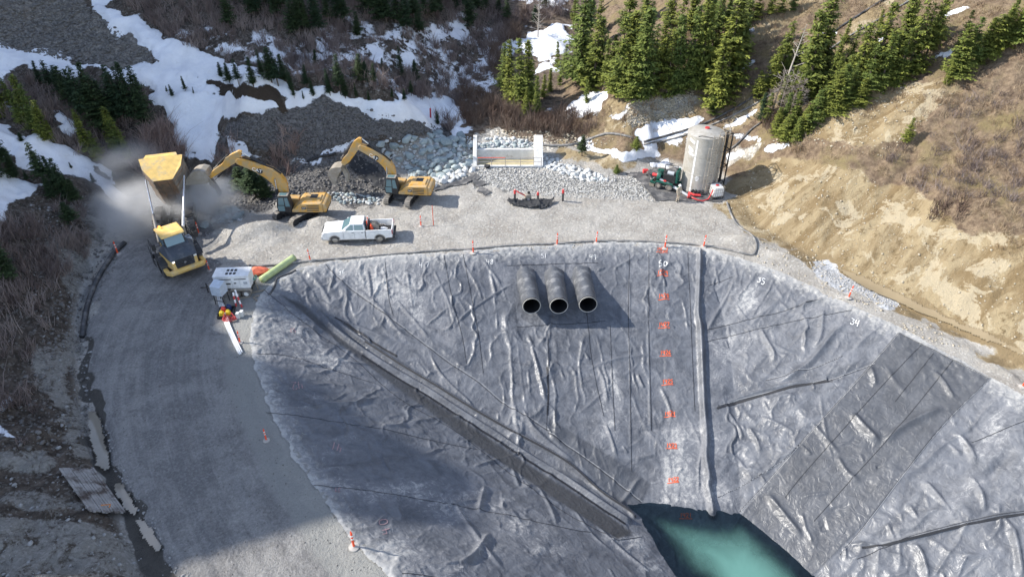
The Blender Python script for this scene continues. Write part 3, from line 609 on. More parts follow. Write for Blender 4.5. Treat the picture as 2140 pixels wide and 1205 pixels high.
tag(liner, 'wrinkled grey geomembrane sheet lining the three slopes of the pond', 'pond liner')
# lookup of the finished liner surface
def lz(X, Y):
    X = np.asarray(X, float); Y = np.asarray(Y, float)
    fx = np.clip((X-lgx[0])/0.075, 0, len(lgx)-1.001); fy = np.clip((Y-lgy[0])/0.075, 0, len(lgy)-1.001)
    i = fx.astype(int); j = fy.astype(int); u = fx-i; v = fy-j
    return LZ[i, j]*(1-u)*(1-v)+LZ[i+1, j]*u*(1-v)+LZ[i, j+1]*(1-u)*v+LZ[i+1, j+1]*u*v
def ribbon(name, pls, wid, mat, parent=None, lift=0.02, step=0.12):
    """thin strips lying on the liner along photo polylines"""
    V_ = []; F_ = []
    for pl in pls:
        q = L1([a[0] for a in pl], [a[1] for a in pl])[:, :2]; seg = np.hypot(*np.diff(q, axis=0).T); T = np.concatenate([[0], np.cumsum(seg)])
        n = max(2, int(T[-1]/step)); s_ = np.linspace(0, T[-1], n+1); x = np.interp(s_, T, q[:, 0]); y = np.interp(s_, T, q[:, 1])
        tx = np.gradient(x); ty = np.gradient(y); l = np.hypot(tx, ty)+1e-9; nx, ny = -ty/l*wid/2, tx/l*wid/2; b = len(V_)
        za = np.maximum(lz(x+nx, y+ny), lz(x, y)-0.03)+lift; zb = np.maximum(lz(x-nx, y-ny), lz(x, y)-0.03)+lift
        for i in range(n+1): V_ += [(x[i]+nx[i], y[i]+ny[i], za[i]), (x[i]-nx[i], y[i]-ny[i], zb[i])]
        F_ += [(b+2*i, b+2*i+1, b+2*i+3, b+2*i+2) for i in range(n)]
    return mesh_np(name, V_, F_, mat, parent)
seam_m = plain('dark_seam', (0.022, 0.024, 0.03), 0.8)  # dark joint lines along the panel seams
edge_m = plain('weld_edge', (0.22, 0.225, 0.235), 0.6)
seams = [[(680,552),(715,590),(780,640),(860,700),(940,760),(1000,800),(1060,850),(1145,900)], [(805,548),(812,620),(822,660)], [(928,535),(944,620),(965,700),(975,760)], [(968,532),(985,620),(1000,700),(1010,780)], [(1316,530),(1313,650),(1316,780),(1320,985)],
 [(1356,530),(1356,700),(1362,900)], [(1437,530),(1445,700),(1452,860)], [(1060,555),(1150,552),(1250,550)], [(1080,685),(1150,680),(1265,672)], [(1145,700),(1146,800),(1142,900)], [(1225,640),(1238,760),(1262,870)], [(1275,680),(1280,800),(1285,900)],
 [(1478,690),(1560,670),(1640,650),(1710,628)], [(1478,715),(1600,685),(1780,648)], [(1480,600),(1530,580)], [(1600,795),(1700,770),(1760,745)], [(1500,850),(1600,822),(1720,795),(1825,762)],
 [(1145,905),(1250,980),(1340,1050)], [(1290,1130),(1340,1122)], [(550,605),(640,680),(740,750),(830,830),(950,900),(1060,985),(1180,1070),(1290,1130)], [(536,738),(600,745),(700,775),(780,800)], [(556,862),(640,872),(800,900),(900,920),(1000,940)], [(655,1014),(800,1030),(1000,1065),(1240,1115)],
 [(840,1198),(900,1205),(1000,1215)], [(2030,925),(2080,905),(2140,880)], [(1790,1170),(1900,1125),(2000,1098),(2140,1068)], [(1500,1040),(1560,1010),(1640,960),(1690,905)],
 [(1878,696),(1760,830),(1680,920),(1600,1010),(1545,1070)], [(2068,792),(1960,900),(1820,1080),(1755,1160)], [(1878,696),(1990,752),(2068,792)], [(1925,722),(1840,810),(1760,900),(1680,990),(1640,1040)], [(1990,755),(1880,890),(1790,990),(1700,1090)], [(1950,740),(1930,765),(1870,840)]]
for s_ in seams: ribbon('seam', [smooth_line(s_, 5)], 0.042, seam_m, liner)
for s_ in seams[:1]+seams[15:19]+seams[26:30]: ribbon('weld_edge', [smooth_line([(a+2.5, b-1.5) for a, b in s_], 5)], 0.05, edge_m, liner)
gap_shade_m = plain('painted_gap_shade', (0.016, 0.017, 0.021), 0.7)  # dark strips laid along the folds as painted shadow gaps
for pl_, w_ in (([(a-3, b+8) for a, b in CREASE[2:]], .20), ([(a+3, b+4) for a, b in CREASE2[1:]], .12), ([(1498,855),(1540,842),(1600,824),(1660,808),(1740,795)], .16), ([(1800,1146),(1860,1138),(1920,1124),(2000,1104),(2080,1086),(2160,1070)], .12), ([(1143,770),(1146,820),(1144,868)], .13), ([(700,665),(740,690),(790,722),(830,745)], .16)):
    ribbon('gap_shade_strip', [smooth_line(pl_, 5)], w_, gap_shade_m, liner)
# ---- painted numbers
STROKES = {'0': [[(.1,.5),(.2,.05),(.5,-.05),(.8,.1),(.9,.5),(.8,.9),(.5,1.02),(.2,.95),(.1,.5)]], '1': [[(.5,0),(.5,1)]], '2': [[(.1,.2),(.35,0),(.75,.05),(.85,.3),(.5,.65),(.1,1),(.9,1)]],
 '3': [[(.1,.05),(.8,.05),(.4,.4),(.8,.6),(.75,.9),(.4,1.02),(.1,.9)]], '4': [[(.15,0),(.1,.55),(.85,.5)], [(.7,.05),(.65,1)]], '5': [[(.85,0),(.2,.02),(.18,.42),(.6,.38),(.9,.65),(.7,.98),(.15,.95)]],
 '6': [[(.7,0),(.3,.3),(.15,.7),(.4,1),(.8,.85),(.75,.6),(.2,.65)]], '7': [[(.1,.02),(.85,.02),(.4,1)]], '8': [[(.75,.15),(.4,0),(.15,.2),(.8,.7),(.5,1),(.15,.8),(.75,.3),(.75,.15)]], '9': [[(.8,.35),(.4,.5),(.15,.25),(.45,0),(.8,.1),(.75,1)]]}
def number(txt, x, y, h, ang=0, name='painted_number', mat=None, wid=0.07, under=False, sp=0.95):
    ca, sa = math.cos(math.radians(ang)), math.sin(math.radians(ang)); pls = []; w = h*0.75
    f = lambda u, v: (x+u*ca-v*sa, y+u*sa+v*ca)
    root = None
    for i, ch in enumerate(txt):
        pls = [[f((i*sp+a)*w, b*h) for a, b in st] for st in STROKES[ch]]
        if i == 0 and under: pls.append([f(-.1*w, h*1.35), f(len(txt)*sp*w+.1*w, h*1.3)])
        root = ribbon(name, pls, wid, mat, root or liner, lift=0.035, step=0.08) if i == 0 else ribbon('digit', pls, wid, mat, root, lift=0.035, step=0.08) and root
    return root
white_p = plain('white_paint_line', (0.72, 0.72, 0.70), 0.7); orange_p = plain('orange_paint', (0.66, 0.12, 0.045), 0.7); pink_p = plain('faded_pink_paint', (0.33, 0.22, 0.23), 0.7)
for k, (x, y) in enumerate([(1383,518),(1384,568),(1386,619),(1387,676),(1390,735),(1394,796),(1399,862),(1403,928),(1406,1000)]):
    number(str(1430-k), x-11, y-1, 8, 0, 'painted_level_mark', orange_p, 0.06, True)
number('50', 1376, 548, 11, 0, mat=white_p, wid=0.06, sp=1.25); number('51', 1130, 531, 9, 0, mat=white_p, wid=0.04); number('49', 1232, 533, 10, 0, mat=white_p, wid=0.04); number('48', 1016, 544, 11, 0, mat=white_p, wid=0.04); number('47', 876, 549, 11, 0, mat=white_p, wid=0.04, sp=1.6)
number('46', 708, 565, 9, 0, mat=white_p, wid=0.04); number('35', 1584, 579, 12, 18, mat=white_p, wid=0.055); number('34', 1779, 664, 14, 18, mat=white_p, wid=0.055)
number('42', 634, 812, 16, 170, mat=pink_p, wid=0.06); number('41', 712, 945, 16, 195, mat=pink_p, wid=0.06); number('39', 712, 1030, 9, 190, mat=pink_p, wid=0.05); number('40', 800, 1118, 17, 255, mat=pink_p, wid=0.06, sp=1.5); number('43', 618, 697, 9, 190, mat=pink_p, wid=0.05)
# ---- the water
wgx = np.arange(2, 40, 0.3); wgy = np.arange(4, 36, 0.3); WX, WY = np.meshgrid(wgx, wgy, indexing='ij')
WD = WATER_Z-(lz(WX, WY)); 
kk = (WD > -0.35); kk = kk[:-1, :-1] | kk[1:, :-1] | kk[1:, 1:] | kk[:-1, 1:]
wt = NT('turbid_pond_water'); wt.n.remove(wt.b); out = [n for n in wt.n if n.type == 'OUTPUT_MATERIAL'][0]
dif = wt.n.new('ShaderNodeBsdfDiffuse'); cn = wt.noise(0.35, 5, 0.6, 0.6)
dc = wt.mix(wt.sm(wt.math('ADD', wt.attr('depth'), wt.math('MULTIPLY', wt.math('SUBTRACT', cn, 0.5), 0.8)), 0.0, 0.95), (0.014, 0.045, 0.044), wt.mix(cn, (0.095, 0.225, 0.195), (0.13, 0.27, 0.235))); wt.l.new(dc, dif.inputs[0])
tr = wt.n.new('ShaderNodeBsdfTransparent'); tr.inputs[0].default_value = (0.68, 0.80, 0.80, 1)
ms = wt.n.new('ShaderNodeMixShader'); wt.l.new(wt.sm(wt.math('ADD', wt.attr('depth'), wt.math('MULTIPLY', wt.math('SUBTRACT', cn, 0.5), 0.8)), 0.25, 1.9), ms.inputs[0]); wt.l.new(tr.outputs[0], ms.inputs[1]); wt.l.new(dif.outputs[0], ms.inputs[2])
gl = wt.n.new('ShaderNodeBsdfGlossy'); gl.inputs['Roughness'].default_value = 0.06
bp = wt.n.new('ShaderNodeBump'); bp.inputs['Strength'].default_value = 0.12; bp.inputs['Distance'].default_value = 0.05; wt.l.new(wt.noise(3, 4, 0.6), bp.inputs['Height']); wt.l.new(bp.outputs[0], gl.inputs['Normal'])
fr = wt.n.new('ShaderNodeFresnel'); fr.inputs[0].default_value = 1.33
m2s = wt.n.new('ShaderNodeMixShader'); wt.l.new(fr.outputs[0], m2s.inputs[0]); wt.l.new(ms.outputs[0], m2s.inputs[1]); wt.l.new(gl.outputs[0], m2s.inputs[2]); wt.l.new(m2s.outputs[0], out.inputs[0])
wo = mesh_np('water', np.stack([WX, WY, np.full(WX.shape, WATER_Z)], -1).reshape(-1, 3), gridfaces(len(wgx), len(wgy), kk), wt.m, smooth=True)
fattr(wo, 'depth', WD); tag(wo, kind='structure')
number('1421', 1420, 1072, 9, 0, 'painted_level_mark', orange_p, 0.06, True)
# ================================================================== VEGETATION
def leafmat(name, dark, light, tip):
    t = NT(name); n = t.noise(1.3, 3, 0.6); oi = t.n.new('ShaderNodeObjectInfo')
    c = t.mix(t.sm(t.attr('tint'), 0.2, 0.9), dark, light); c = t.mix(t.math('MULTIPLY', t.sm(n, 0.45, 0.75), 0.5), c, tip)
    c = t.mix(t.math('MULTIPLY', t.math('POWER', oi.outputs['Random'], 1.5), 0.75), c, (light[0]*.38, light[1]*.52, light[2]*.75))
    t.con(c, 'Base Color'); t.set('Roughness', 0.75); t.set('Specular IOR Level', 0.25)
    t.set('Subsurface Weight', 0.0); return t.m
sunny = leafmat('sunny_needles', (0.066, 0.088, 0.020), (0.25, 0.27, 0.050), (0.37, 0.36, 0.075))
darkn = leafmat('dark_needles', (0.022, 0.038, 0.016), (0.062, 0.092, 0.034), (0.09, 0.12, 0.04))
bark = plain('bark', (0.10, 0.078, 0.06), 0.9); greybark = plain('pale_dead_bark', (0.42, 0.38, 0.33), 0.85)
def conifer_arrays(seed, spread, levels=24, lean=0.0, gap=0.1):
    """unit height, crown from a few percent up; many small needle sprays along drooping branches"""
    r = np.random.default_rng(seed); V = []; T = []
    bare = (0, .04, .14, .02, .09, .2, 0, .06)[seed % 8]
    for k in range(levels):
        h0 = 0.05+bare+(0.93-bare)*(k/(levels-1))**0.92;
        if r.random() < .07: continue
        R = 1.22*spread*((1-h0)**0.82)*(0.72+0.5*r.random())+0.012
        if h0 < 0.15: R *= 0.75
        nb = int(5+8*(1-h0)); ph = r.random()*6.28
        for b in range(nb):
            if r.random() < gap: continue
            a = ph+6.283*b/nb+r.normal(0, 0.22); rb = R*(0.55+0.6*r.random())*(1+0.22*math.sin(a+seed)+0.12*math.sin(2*a+h0*9)); hz = h0+r.normal(0, 0.012); drp = 0.10+0.13*r.random()
            ca, sa = math.cos(a), math.sin(a); nc = max(2, int(rb/0.026)); tb = r.random()
            for c in range(nc):
                f = (c+0.6)/nc; rad = rb*f; z = hz-drp*rad*(1.4-0.9*f)+0.02*f*f; wd = 0.040*(1-0.45*f)+0.010
                for q in range(4):
                    ox = r.normal(0, wd*0.55, 3); s = (0.019+0.018*r.random())*(1.15-0.4*f)
                    p = np.array([rad*ca+ox[0]*abs(sa)+ox[0]*0.3, rad*sa+ox[1]*abs(ca)+ox[1]*0.3, z+ox[2]*0.30])
                    d = np.array([ca+r.normal(0, .6), sa+r.normal(0, .6), -0.25+r.normal(0, .3)]); d /= np.linalg.norm(d)
                    e = np.cross(d, [r.normal(0, .3), r.normal(0, .3), 1.0]); e /= np.linalg.norm(e)+1e-9
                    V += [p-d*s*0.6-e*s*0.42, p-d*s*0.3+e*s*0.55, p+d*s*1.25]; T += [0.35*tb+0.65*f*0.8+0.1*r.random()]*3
    # leader
    for q in range(16):
        z = 0.955+0.045*r.random(); a = r.random()*6.28; p = np.array([0, 0, z]); d = np.array([math.cos(a)*.6, math.sin(a)*.6, .8]); e = np.cross(d, [0, 0, 1.]); s = 0.014
        V += [p-e*s*.5, p+e*s*.5, p+d*s*1.6]; T += [0.8]*3
    V = np.array(V); V[:, 0] += lean*V[:, 2]**1.4
    return V, np.arange(len(V)).reshape(-1, 3), np.array(T)
TREES = {}
def conifer_proto(key, seed, spread, mat, levels, lean, gap):
    V, F, T = conifer_arrays(seed, spread, levels, lean, gap)
    o = mesh_np('crown', V, F, mat); fattr(o, 'tint', T)
    b = MB(); b.tube([(0, 0, -0.05), (lean*0.3, 0, 0.4), (lean, 0, 0.99)], [0.020, 0.013, 0.002], 6); tr = b.build('trunk', bark)
    TREES[key] = (tr.data, o.data); bpy.data.objects.remove(o); bpy.data.objects.remove(tr)
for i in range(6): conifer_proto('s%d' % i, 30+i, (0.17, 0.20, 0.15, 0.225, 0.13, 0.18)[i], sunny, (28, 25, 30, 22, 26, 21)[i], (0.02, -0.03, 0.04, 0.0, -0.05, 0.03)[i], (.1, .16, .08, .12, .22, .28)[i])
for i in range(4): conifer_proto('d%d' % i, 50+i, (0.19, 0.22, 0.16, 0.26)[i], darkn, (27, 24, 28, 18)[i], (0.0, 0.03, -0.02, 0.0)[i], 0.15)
tree_n = 0; TREE_XY = []
def conifer(px, py, hpx, key, label, group=None, wide=1.0, name='conifer_tree', pos=None):
    """base pixel, height in photo pixels"""
    global tree_n
    p = G1(px, py) if pos is None else np.array(pos, float); dep = Q(p[0], p[1], p[2])[2]
    el = math.atan2(CAMH-p[2], math.hypot(p[0], p[1])); h = hpx/(FPX/dep)/math.cos(el)*0.97
    if pos is not None: h = hpx
    t = thing(name, (p[0], p[1], p[2]-0.03*h), label, 'tree', group, random.uniform(0, 6.28)); wv = random.uniform(.78, 1.3); hv = random.uniform(.88, 1.1) if pos is None and group else 1.0; t.scale = (h*wide*wv, h*wide*wv, h*hv); t.rotation_euler = (random.gauss(0, .03), random.gauss(0, .03), t.rotation_euler[2])
    TREE_XY.append((p[0], p[1]))
    for nm, me in zip(('trunk', 'crown'), TREES[key]):
        c = bpy.data.objects.new(nm, me); C.objects.link(c); c.parent = t
    tree_n += 1; return t
def hh(i): return (i*7919+13) % 4
def hs(i): return (i*5+i//3+1) % 6
GA = 'tall sunlit conifers at the mouth of the valley'; LA = 'tall yellow-green sunlit conifer in the dense stand right of the stream valley'
for i, (x, y, h) in enumerate([(1052,190,95),(1064,212,125),(1086,222,140),(1106,215,115),(1122,240,75),(1098,245,60)]):
    conifer(x, y, h, 's%d' % hh(i), 'sunlit green conifer in the small clump between the brush and the white snow patch', 'small clump of conifers beside the stream')
for i, (x, y, h) in enumerate([(1200,165,60),(1182,150,55),(1165,140,50),(1135,205,45),(1150,190,50),(1170,178,40)]):
    conifer(x, y, h, 's%d' % hh(i+1), 'short bright green conifer growing beside the snow of the valley mouth', 'short conifers beside the valley snow')
big = [(1213,175,165),(1226,120,120),(1238,185,150),(1258,150,150),(1262,188,115),(1285,115,120),(1290,200,150),(1308,160,160),(1318,208,120),(1335,120,130),(1340,200,165),(1360,90,120),(1362,200,150),(1378,170,170),(1392,205,150),(1405,120,150),(1415,195,185),(1432,140,160),(1440,195,150),(1460,180,190),(1468,110,130),(1480,140,150),(1500,70,100),(1522,60,90),(1250,75,100),(1310,60,100),(1400,55,100),(1450,60,110),(1350,40,80),(1275,45,80),(1225,215,40),(1485,185,80)]
for i, (x, y, h) in enumerate(big):
    if i % 6 != 5: conifer(x, y, h*random.uniform(.8, 1.12), 's%d' % hs(i), LA, GA)
mid = [(1498,232,150),(1512,200,190),(1528,165,170),(1548,118,125),(1530,105,110),(1488,240,80),(1540,75,90),(1562,48,80),(1580,42,70),(1608,32,70),(1632,28,60),(1656,22,50)]
for i, (x, y, h) in enumerate(mid): conifer(x, y, h, 's%d' % hs(i*3), 'slender sunlit conifer in the row running down the brown slope behind the tank', 'row of slender conifers behind the tank')
rt = [(1632,155,105),(1610,180,95),(1658,140,80),(1585,205,70),(1672,215,90),(1688,200,200),(1704,165,175),(1722,235,80),(1735,190,120),(1752,200,100),(1770,150,110),(1785,190,150),(1803,205,130),(1820,170,185),(1836,190,150),(1852,165,110),(1868,185,60),(1880,110,120),(1892,165,150),(1912,155,165),(1930,130,170),(1870,180,130),(1946,90,90),(1905,60,90),(1765,90,60),(1838,60,50)]
for i, (x, y, h) in enumerate(rt): conifer(x, y, h*random.uniform(.85, 1.1), 's%d' % hs(i+2), 'big bright green conifer in the middle of the right hillside', 'big conifers across the right hillside', 1.1)
lowr = [(1622,280,55),(1640,292,60),(1662,298,50),(1655,262,70),(1682,278,60),(1700,262,85),(1716,250,70),(1738,240,100),(1757,228,90),(1772,215,70),(1792,220,60)]
for i, (x, y, h) in enumerate(lowr): conifer(x, y, h, 's%d' % ((hh(i)+3) % 4), 'small bushy conifer along the lower edge of the right hillside stand', 'small conifers along the lower edge of the stand', 1.35)
ur = [(1990,165,110),(2008,150,90),(2022,142,110),(2042,130,95),(2060,122,100),(2078,112,90),(2092,100,90),(2110,98,100),(2128,92,110),(1978,175,60),(2145,85,120)]
for i, (x, y, h) in enumerate(ur): conifer(x, y, h, 's%d' % hh(i), 'yellowish conifer in the belt at the top right of the hillside', 'belt of conifers at the top right', 1.2)
rs_ = random.Random(77); n_ = 0
SM = [[(1180,120),(1250,200),(1480,210),(1560,90),(1700,20),(1500,20),(1200,20)], [(1560,230),(1640,290),(1760,235),(1900,165),(1960,110),(1880,60),(1760,80),(1640,140)], [(1960,180),(2140,100),(2140,40),(2000,90)]]
while n_ < 62:
    x = rs_.uniform(1180, 2140); y = rs_.uniform(20, 290)
    if any(bool(inside(np.array([x]), np.array([y]), q)[0]) for q in SM): conifer(x, y, rs_.uniform(26, 82), 's%d' % hs(n_), 'young yellow-green conifer filling a gap between the taller hillside trees', 'young conifers between the taller trees', 1.0); n_ += 1
conifer(1892, 296, 52, 's3', 'lone small yellow-green conifer on the bare brown slope', None, 1.3)
conifer(1590, 256, 62, 'd0', 'small dark conifer standing alone beside snow and pipelines behind the tank', None, 1.0)
conifer(1216, 326, 44, 'd3', 'small dark green fir on the yellow bank right of the concrete headwall', None, 1.2)
conifer(1330, 312, 28, 's3', 'tiny yellow-green fir beside the snow above the pump', None, 1.5)
conifer(1288, 362, 18, 's3', 'low yellow-green fir shrub at the edge of the white boulders', None, 2.2)
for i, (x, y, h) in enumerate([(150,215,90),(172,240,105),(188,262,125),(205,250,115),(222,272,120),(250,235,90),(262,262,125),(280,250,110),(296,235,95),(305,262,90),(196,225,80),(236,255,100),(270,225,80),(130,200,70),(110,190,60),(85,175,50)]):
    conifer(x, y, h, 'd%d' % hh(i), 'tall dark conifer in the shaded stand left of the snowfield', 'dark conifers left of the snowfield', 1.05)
for i, (x, y, h) in enumerate([(240,305,95),(252,322,80),(268,330,60),(185,318,85),(176,300,70),(205,335,70)]):
    conifer(x, y, h, 's%d' % hh(i+1), 'narrow yellow-tipped conifer above the raised tipper body', 'yellow-tipped conifers above the tipper', 0.9)
for i, (x, y, h) in enumerate([(45,255,70),(62,262,100),(80,275,90),(95,290,80),(12,232,70),(0,245,90),(28,225,60),(112,296,50)]):
    conifer(x, y, h, 's%d' % hh(i+2), 'conifer with yellow tips between the two left snow slopes', 'conifers between the left snow slopes')
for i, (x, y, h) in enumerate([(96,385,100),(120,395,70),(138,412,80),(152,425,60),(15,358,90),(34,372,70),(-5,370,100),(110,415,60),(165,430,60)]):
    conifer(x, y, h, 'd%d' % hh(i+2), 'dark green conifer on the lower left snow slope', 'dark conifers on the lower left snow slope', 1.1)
for i, (x, y, h) in enumerate([(45,295,22),(197,383,24),(238,372,14),(150,352,16),(20,345,20),(75,340,18),(60,380,24)]):
    conifer(x, y, h, 'd%d' % hh(i), 'knee-high conifer poking out of the left snow slope', 'knee-high conifers in the left snow', 1.2)
conifer(18, 585, 105, 'd1', 'big dark spruce at the left edge of the frame above the culvert', None, 1.3)
conifer(-18, 540, 90, 'd2', 'dark spruce cut by the left frame edge', None, 1.2)
conifer(150, 470, 50, 'd3', 'low dark spruce on the broken rock left of the tipping truck', None, 1.6)
conifer(535, 412, 72, 'd3', 'bushy dark fir below the boom of the left digger', None, 2.0)
conifer(508, 400, 52, 'd3', 'short dark fir left of the bushy one below the boom', None, 1.9)
conifer(556, 415, 50, 'd0', 'dark fir next to the cab of the left digger', None, 1.5)
for i, (x, y, h) in enumerate([(360,200,26),(388,190,30),(350,195,16),(405,196,14),(290,190,40)]):
    conifer(x, y, h, 'd%d' % hh(i), 'little conifer alone in the open snow above the rock outcrop', 'little conifers in the open snow', 1.0)
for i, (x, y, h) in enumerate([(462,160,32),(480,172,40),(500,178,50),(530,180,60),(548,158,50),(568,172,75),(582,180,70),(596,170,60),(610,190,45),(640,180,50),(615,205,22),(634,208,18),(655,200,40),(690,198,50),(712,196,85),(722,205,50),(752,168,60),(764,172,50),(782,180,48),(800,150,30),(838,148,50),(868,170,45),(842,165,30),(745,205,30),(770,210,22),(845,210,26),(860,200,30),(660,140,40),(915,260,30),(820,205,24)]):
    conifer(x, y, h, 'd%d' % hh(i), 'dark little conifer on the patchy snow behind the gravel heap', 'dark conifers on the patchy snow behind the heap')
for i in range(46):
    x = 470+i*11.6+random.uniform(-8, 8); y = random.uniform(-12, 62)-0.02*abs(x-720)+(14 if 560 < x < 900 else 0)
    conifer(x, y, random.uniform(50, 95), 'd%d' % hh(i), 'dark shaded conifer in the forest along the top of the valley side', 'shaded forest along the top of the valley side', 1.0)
for i, (x, y, h) in enumerate([(1140,15,40),(1117,50,40),(1060,50,50),(1040,30,50),(1015,20,50),(990,10,50),(1235,35,50)]):
    conifer(x, y, h, 'd%d' % hh(i), 'small conifer far up the valley near the dead tree', 'small conifers far up the valley')
# ---- bare trees
def bare_tree(px, py, hpx, label, seed, mat, leanx=0.0, dense=1.0, pos_r=0.012, group=None, name='bare_tree'):
    r = random.Random(seed); p = G1(px, py); dep = Q(*p)[2]; h = hpx/(FPX/dep)/0.88
    t = thing(name, tuple(p), label, 'tree', group)
    b = MB(); top = Vector((leanx*h, 0, h)); ax = [Vector((0, 0, -0.2)), Vector((leanx*h*0.4, r.uniform(-.1, .1), h*0.45)), top]
    b.tube(ax, [h*pos_r+0.03, h*pos_r*0.7+0.02, 0.015], 6); b.build('trunk', mat, t)
    c = MB()
    for k in range(int(34*dense)):
        f = r.uniform(0.18, 0.97); a = r.uniform(0, 6.28); q = ax[0].lerp(ax[2], f); L = h*0.26*(1.08-f)*r.uniform(.6, 1.2)+0.15; up = r.uniform(0.1, 0.7)
        d = Vector((math.cos(a), math.sin(a), up)); m_ = q+d*L*0.55+Vector((0, 0, .05*L)); e = q+d*L
        c.tube([q, m_, e], [0.028, 0.02, 0.009], 3, False)
        for s_ in range(3):
            u = q.lerp(e, r.uniform(.3, .9)); v = u+Vector((r.gauss(0, .5), r.gauss(0, .5), r.uniform(0.1, .6)))*L*0.45
            c.tube([u, v], [0.015, 0.007], 3, False)
    c.build('branches', mat, t); return t
bare_tree(1124, 78, 82, 'tall leafless white-barked tree standing alone in front of the far snow', 3, greybark, 0.02, 1.3)
bare_tree(1628, 215, 140, 'leaning dead pale tree with a few twigs among the hillside conifers', 5, greybark, 0.12, 0.9)
bare_tree(1612, 240, 85, 'grey leafless sapling at the foot of the leaning dead tree', 6, plain('grey_twig', (0.27, 0.23, 0.19), 0.9), 0.08, 1.4)
for i, (x, y, h) in enumerate([(1625,245,80),(1640,240,85),(1652,236,75),(1664,232,62),(1603,250,60),(1670,240,50)]):
    bare_tree(x, y, h, 'grey leafless alder in the thicket beside the leaning dead tree', 20+i, plain('grey_twig', (0.25, 0.21, 0.18), 0.9), 0.06, 1.2, 0.008, 'leafless alders beside the dead tree')
# ---- brush: thickets nobody could count
def brush(name, spots, mat, hr=(0.7, 1.8), twigs=22, thick=0.02, seed=0, spread=0.6):
    r = np.random.default_rng(seed); n = len(spots); m = n*twigs
    base = np.repeat(spots, twigs, 0)+np.concatenate([r.normal(0, 0.22, (m, 2)), np.zeros((m, 1))], 1)
    H_ = np.repeat(r.uniform(*hr, n), twigs)*r.uniform(.5, 1.1, m); a = r.uniform(0, 6.283, m); sp = np.abs(r.normal(0.35, spread*0.5, m))
    d1 = np.stack([np.cos(a)*sp*0.5, np.sin(a)*sp*0.5, np.ones(m)*0.55], -1)*H_[:, None]; d2 = d1+np.stack([np.cos(a)*sp*0.7+r.normal(0, .12, m), np.sin(a)*sp*0.7+r.normal(0, .12, m), np.ones(m)*0.45], -1)*H_[:, None]
    w = np.stack([r.normal(0, 1, m), r.normal(0, 0.4, m), np.zeros(m)], -1); w /= np.linalg.norm(w, axis=1)[:, None]; w *= thick
    pts = [base-w, base+w, base+d1+w*.8, base+d1-w*.8, base+d2]
    # one side shoot each
    k = base+d1*r.uniform(.5, 1, (m, 1)); e = k+(np.stack([r.normal(0, .45, m), r.normal(0, .45, m), r.uniform(.1, .6, m)], -1)*H_[:, None]*0.5)
    pts += [k-w*.7, k+w*.7, e]
    V_ = np.stack(pts, 1).reshape(-1, 3); b = (np.arange(m)*8)[:, None]
    F_ = np.concatenate([b+np.array([[0, 1, 2]]), b+np.array([[0, 2, 3]]), b+np.array([[3, 2, 4]]), b+np.array([[5, 6, 7]])])
    o = mesh_np(name, V_, F_, mat); t_ = np.repeat(np.repeat(r.random(n), twigs)*0.7+r.random(m)*0.3, 8); fattr(o, 'tint', t_); return o
def twigmat(name, a, b, c):
    t = NT(name); t.con(t.mix(t.sm(t.attr('tint'), 0.1, 0.9), t.mix(t.noise(0.15, 3), a, b), c), 'Base Color'); t.set('Roughness', 0.9); t.set('Specular IOR Level', 0.1); return t.m
def spots(polys, dens, seed, snow_ok=0.25):
    """even scatter inside photo outlines, measured on the ground"""
    r = np.random.default_rng(seed); out = []
    for pl in polys:
        c = gcast([q[0] for q in pl], [q[1] for q in pl]); x0, y0 = c[:, 0].min(), c[:, 1].min(); x1, y1 = c[:, 0].max(), c[:, 1].max()
        n = int((x1-x0)*(y1-y0)*dens)
        if n < 1: continue
        X = r.uniform(x0, x1, n); Y = r.uniform(y0, y1, n); Z = gfast(X, Y); a, b, _ = Q(X, Y, Z); k = inside(a, b, pl)
        k &= fbm(X*0.28, Y*0.28, seed+3, 3)+r.normal(0, .18, n) > -0.18
        X, Y, Z = X[k], Y[k], Z[k]
        out.append(np.stack([X, Y, Z-0.05], -1))
    out = np.concatenate(out)
    a, b, _ = Q(out[:, 0], out[:, 1], out[:, 2]); sn = np.zeros(len(out), bool)
    for pl in SNOW: sn |= inside(a, b, pl)
    return out[~sn | (r.random(len(out)) < snow_ok)]
redb = twigmat('red_brown_twigs', (0.10, 0.062, 0.048), (0.155, 0.105, 0.08), (0.22, 0.165, 0.13)); greyb = twigmat('grey_brown_twigs', (0.115, 0.085, 0.078), (0.18, 0.14, 0.13), (0.30, 0.245, 0.22))
pinkb = twigmat('pinkish_twigs', (0.22, 0.15, 0.13), (0.28, 0.20, 0.17), (0.38, 0.29, 0.25)); tanb = twigmat('dry_tan_twigs', (0.20, 0.13, 0.085), (0.27, 0.19, 0.12), (0.42, 0.33, 0.22))
B1 = spots([[(230,-10),(1200,-10),(1200,30),(1060,60),(1050,120),(1000,180),(960,220),(900,210),(800,190),(700,180),(600,170),(500,150),(420,110),(360,85),(270,20)]], 1.5, 1, 0.38)
B2 = spots([[(-20,440),(60,420),(110,430),(160,440),(210,470),(190,530),(150,560),(120,600),(100,680),(70,760),(80,840),(60,930),(-20,940)]], 2.4, 2)
B3 = spots([[(0,170),(300,180),(330,250),(310,340),(180,330),(80,280),(0,250)], [(560,320),(620,340),(580,380),(540,360)], [(440,290),(480,300),(500,330),(460,330)]], 1.6, 3, 0.12)
tag(brush('leafless_brush', np.concatenate([B1, B2, B3]), greyb, (0.7, 2.0), 26, 0.021, 1), 'grey-brown leafless brush on the shaded left slopes and round the snow', 'brush', kind='stuff')
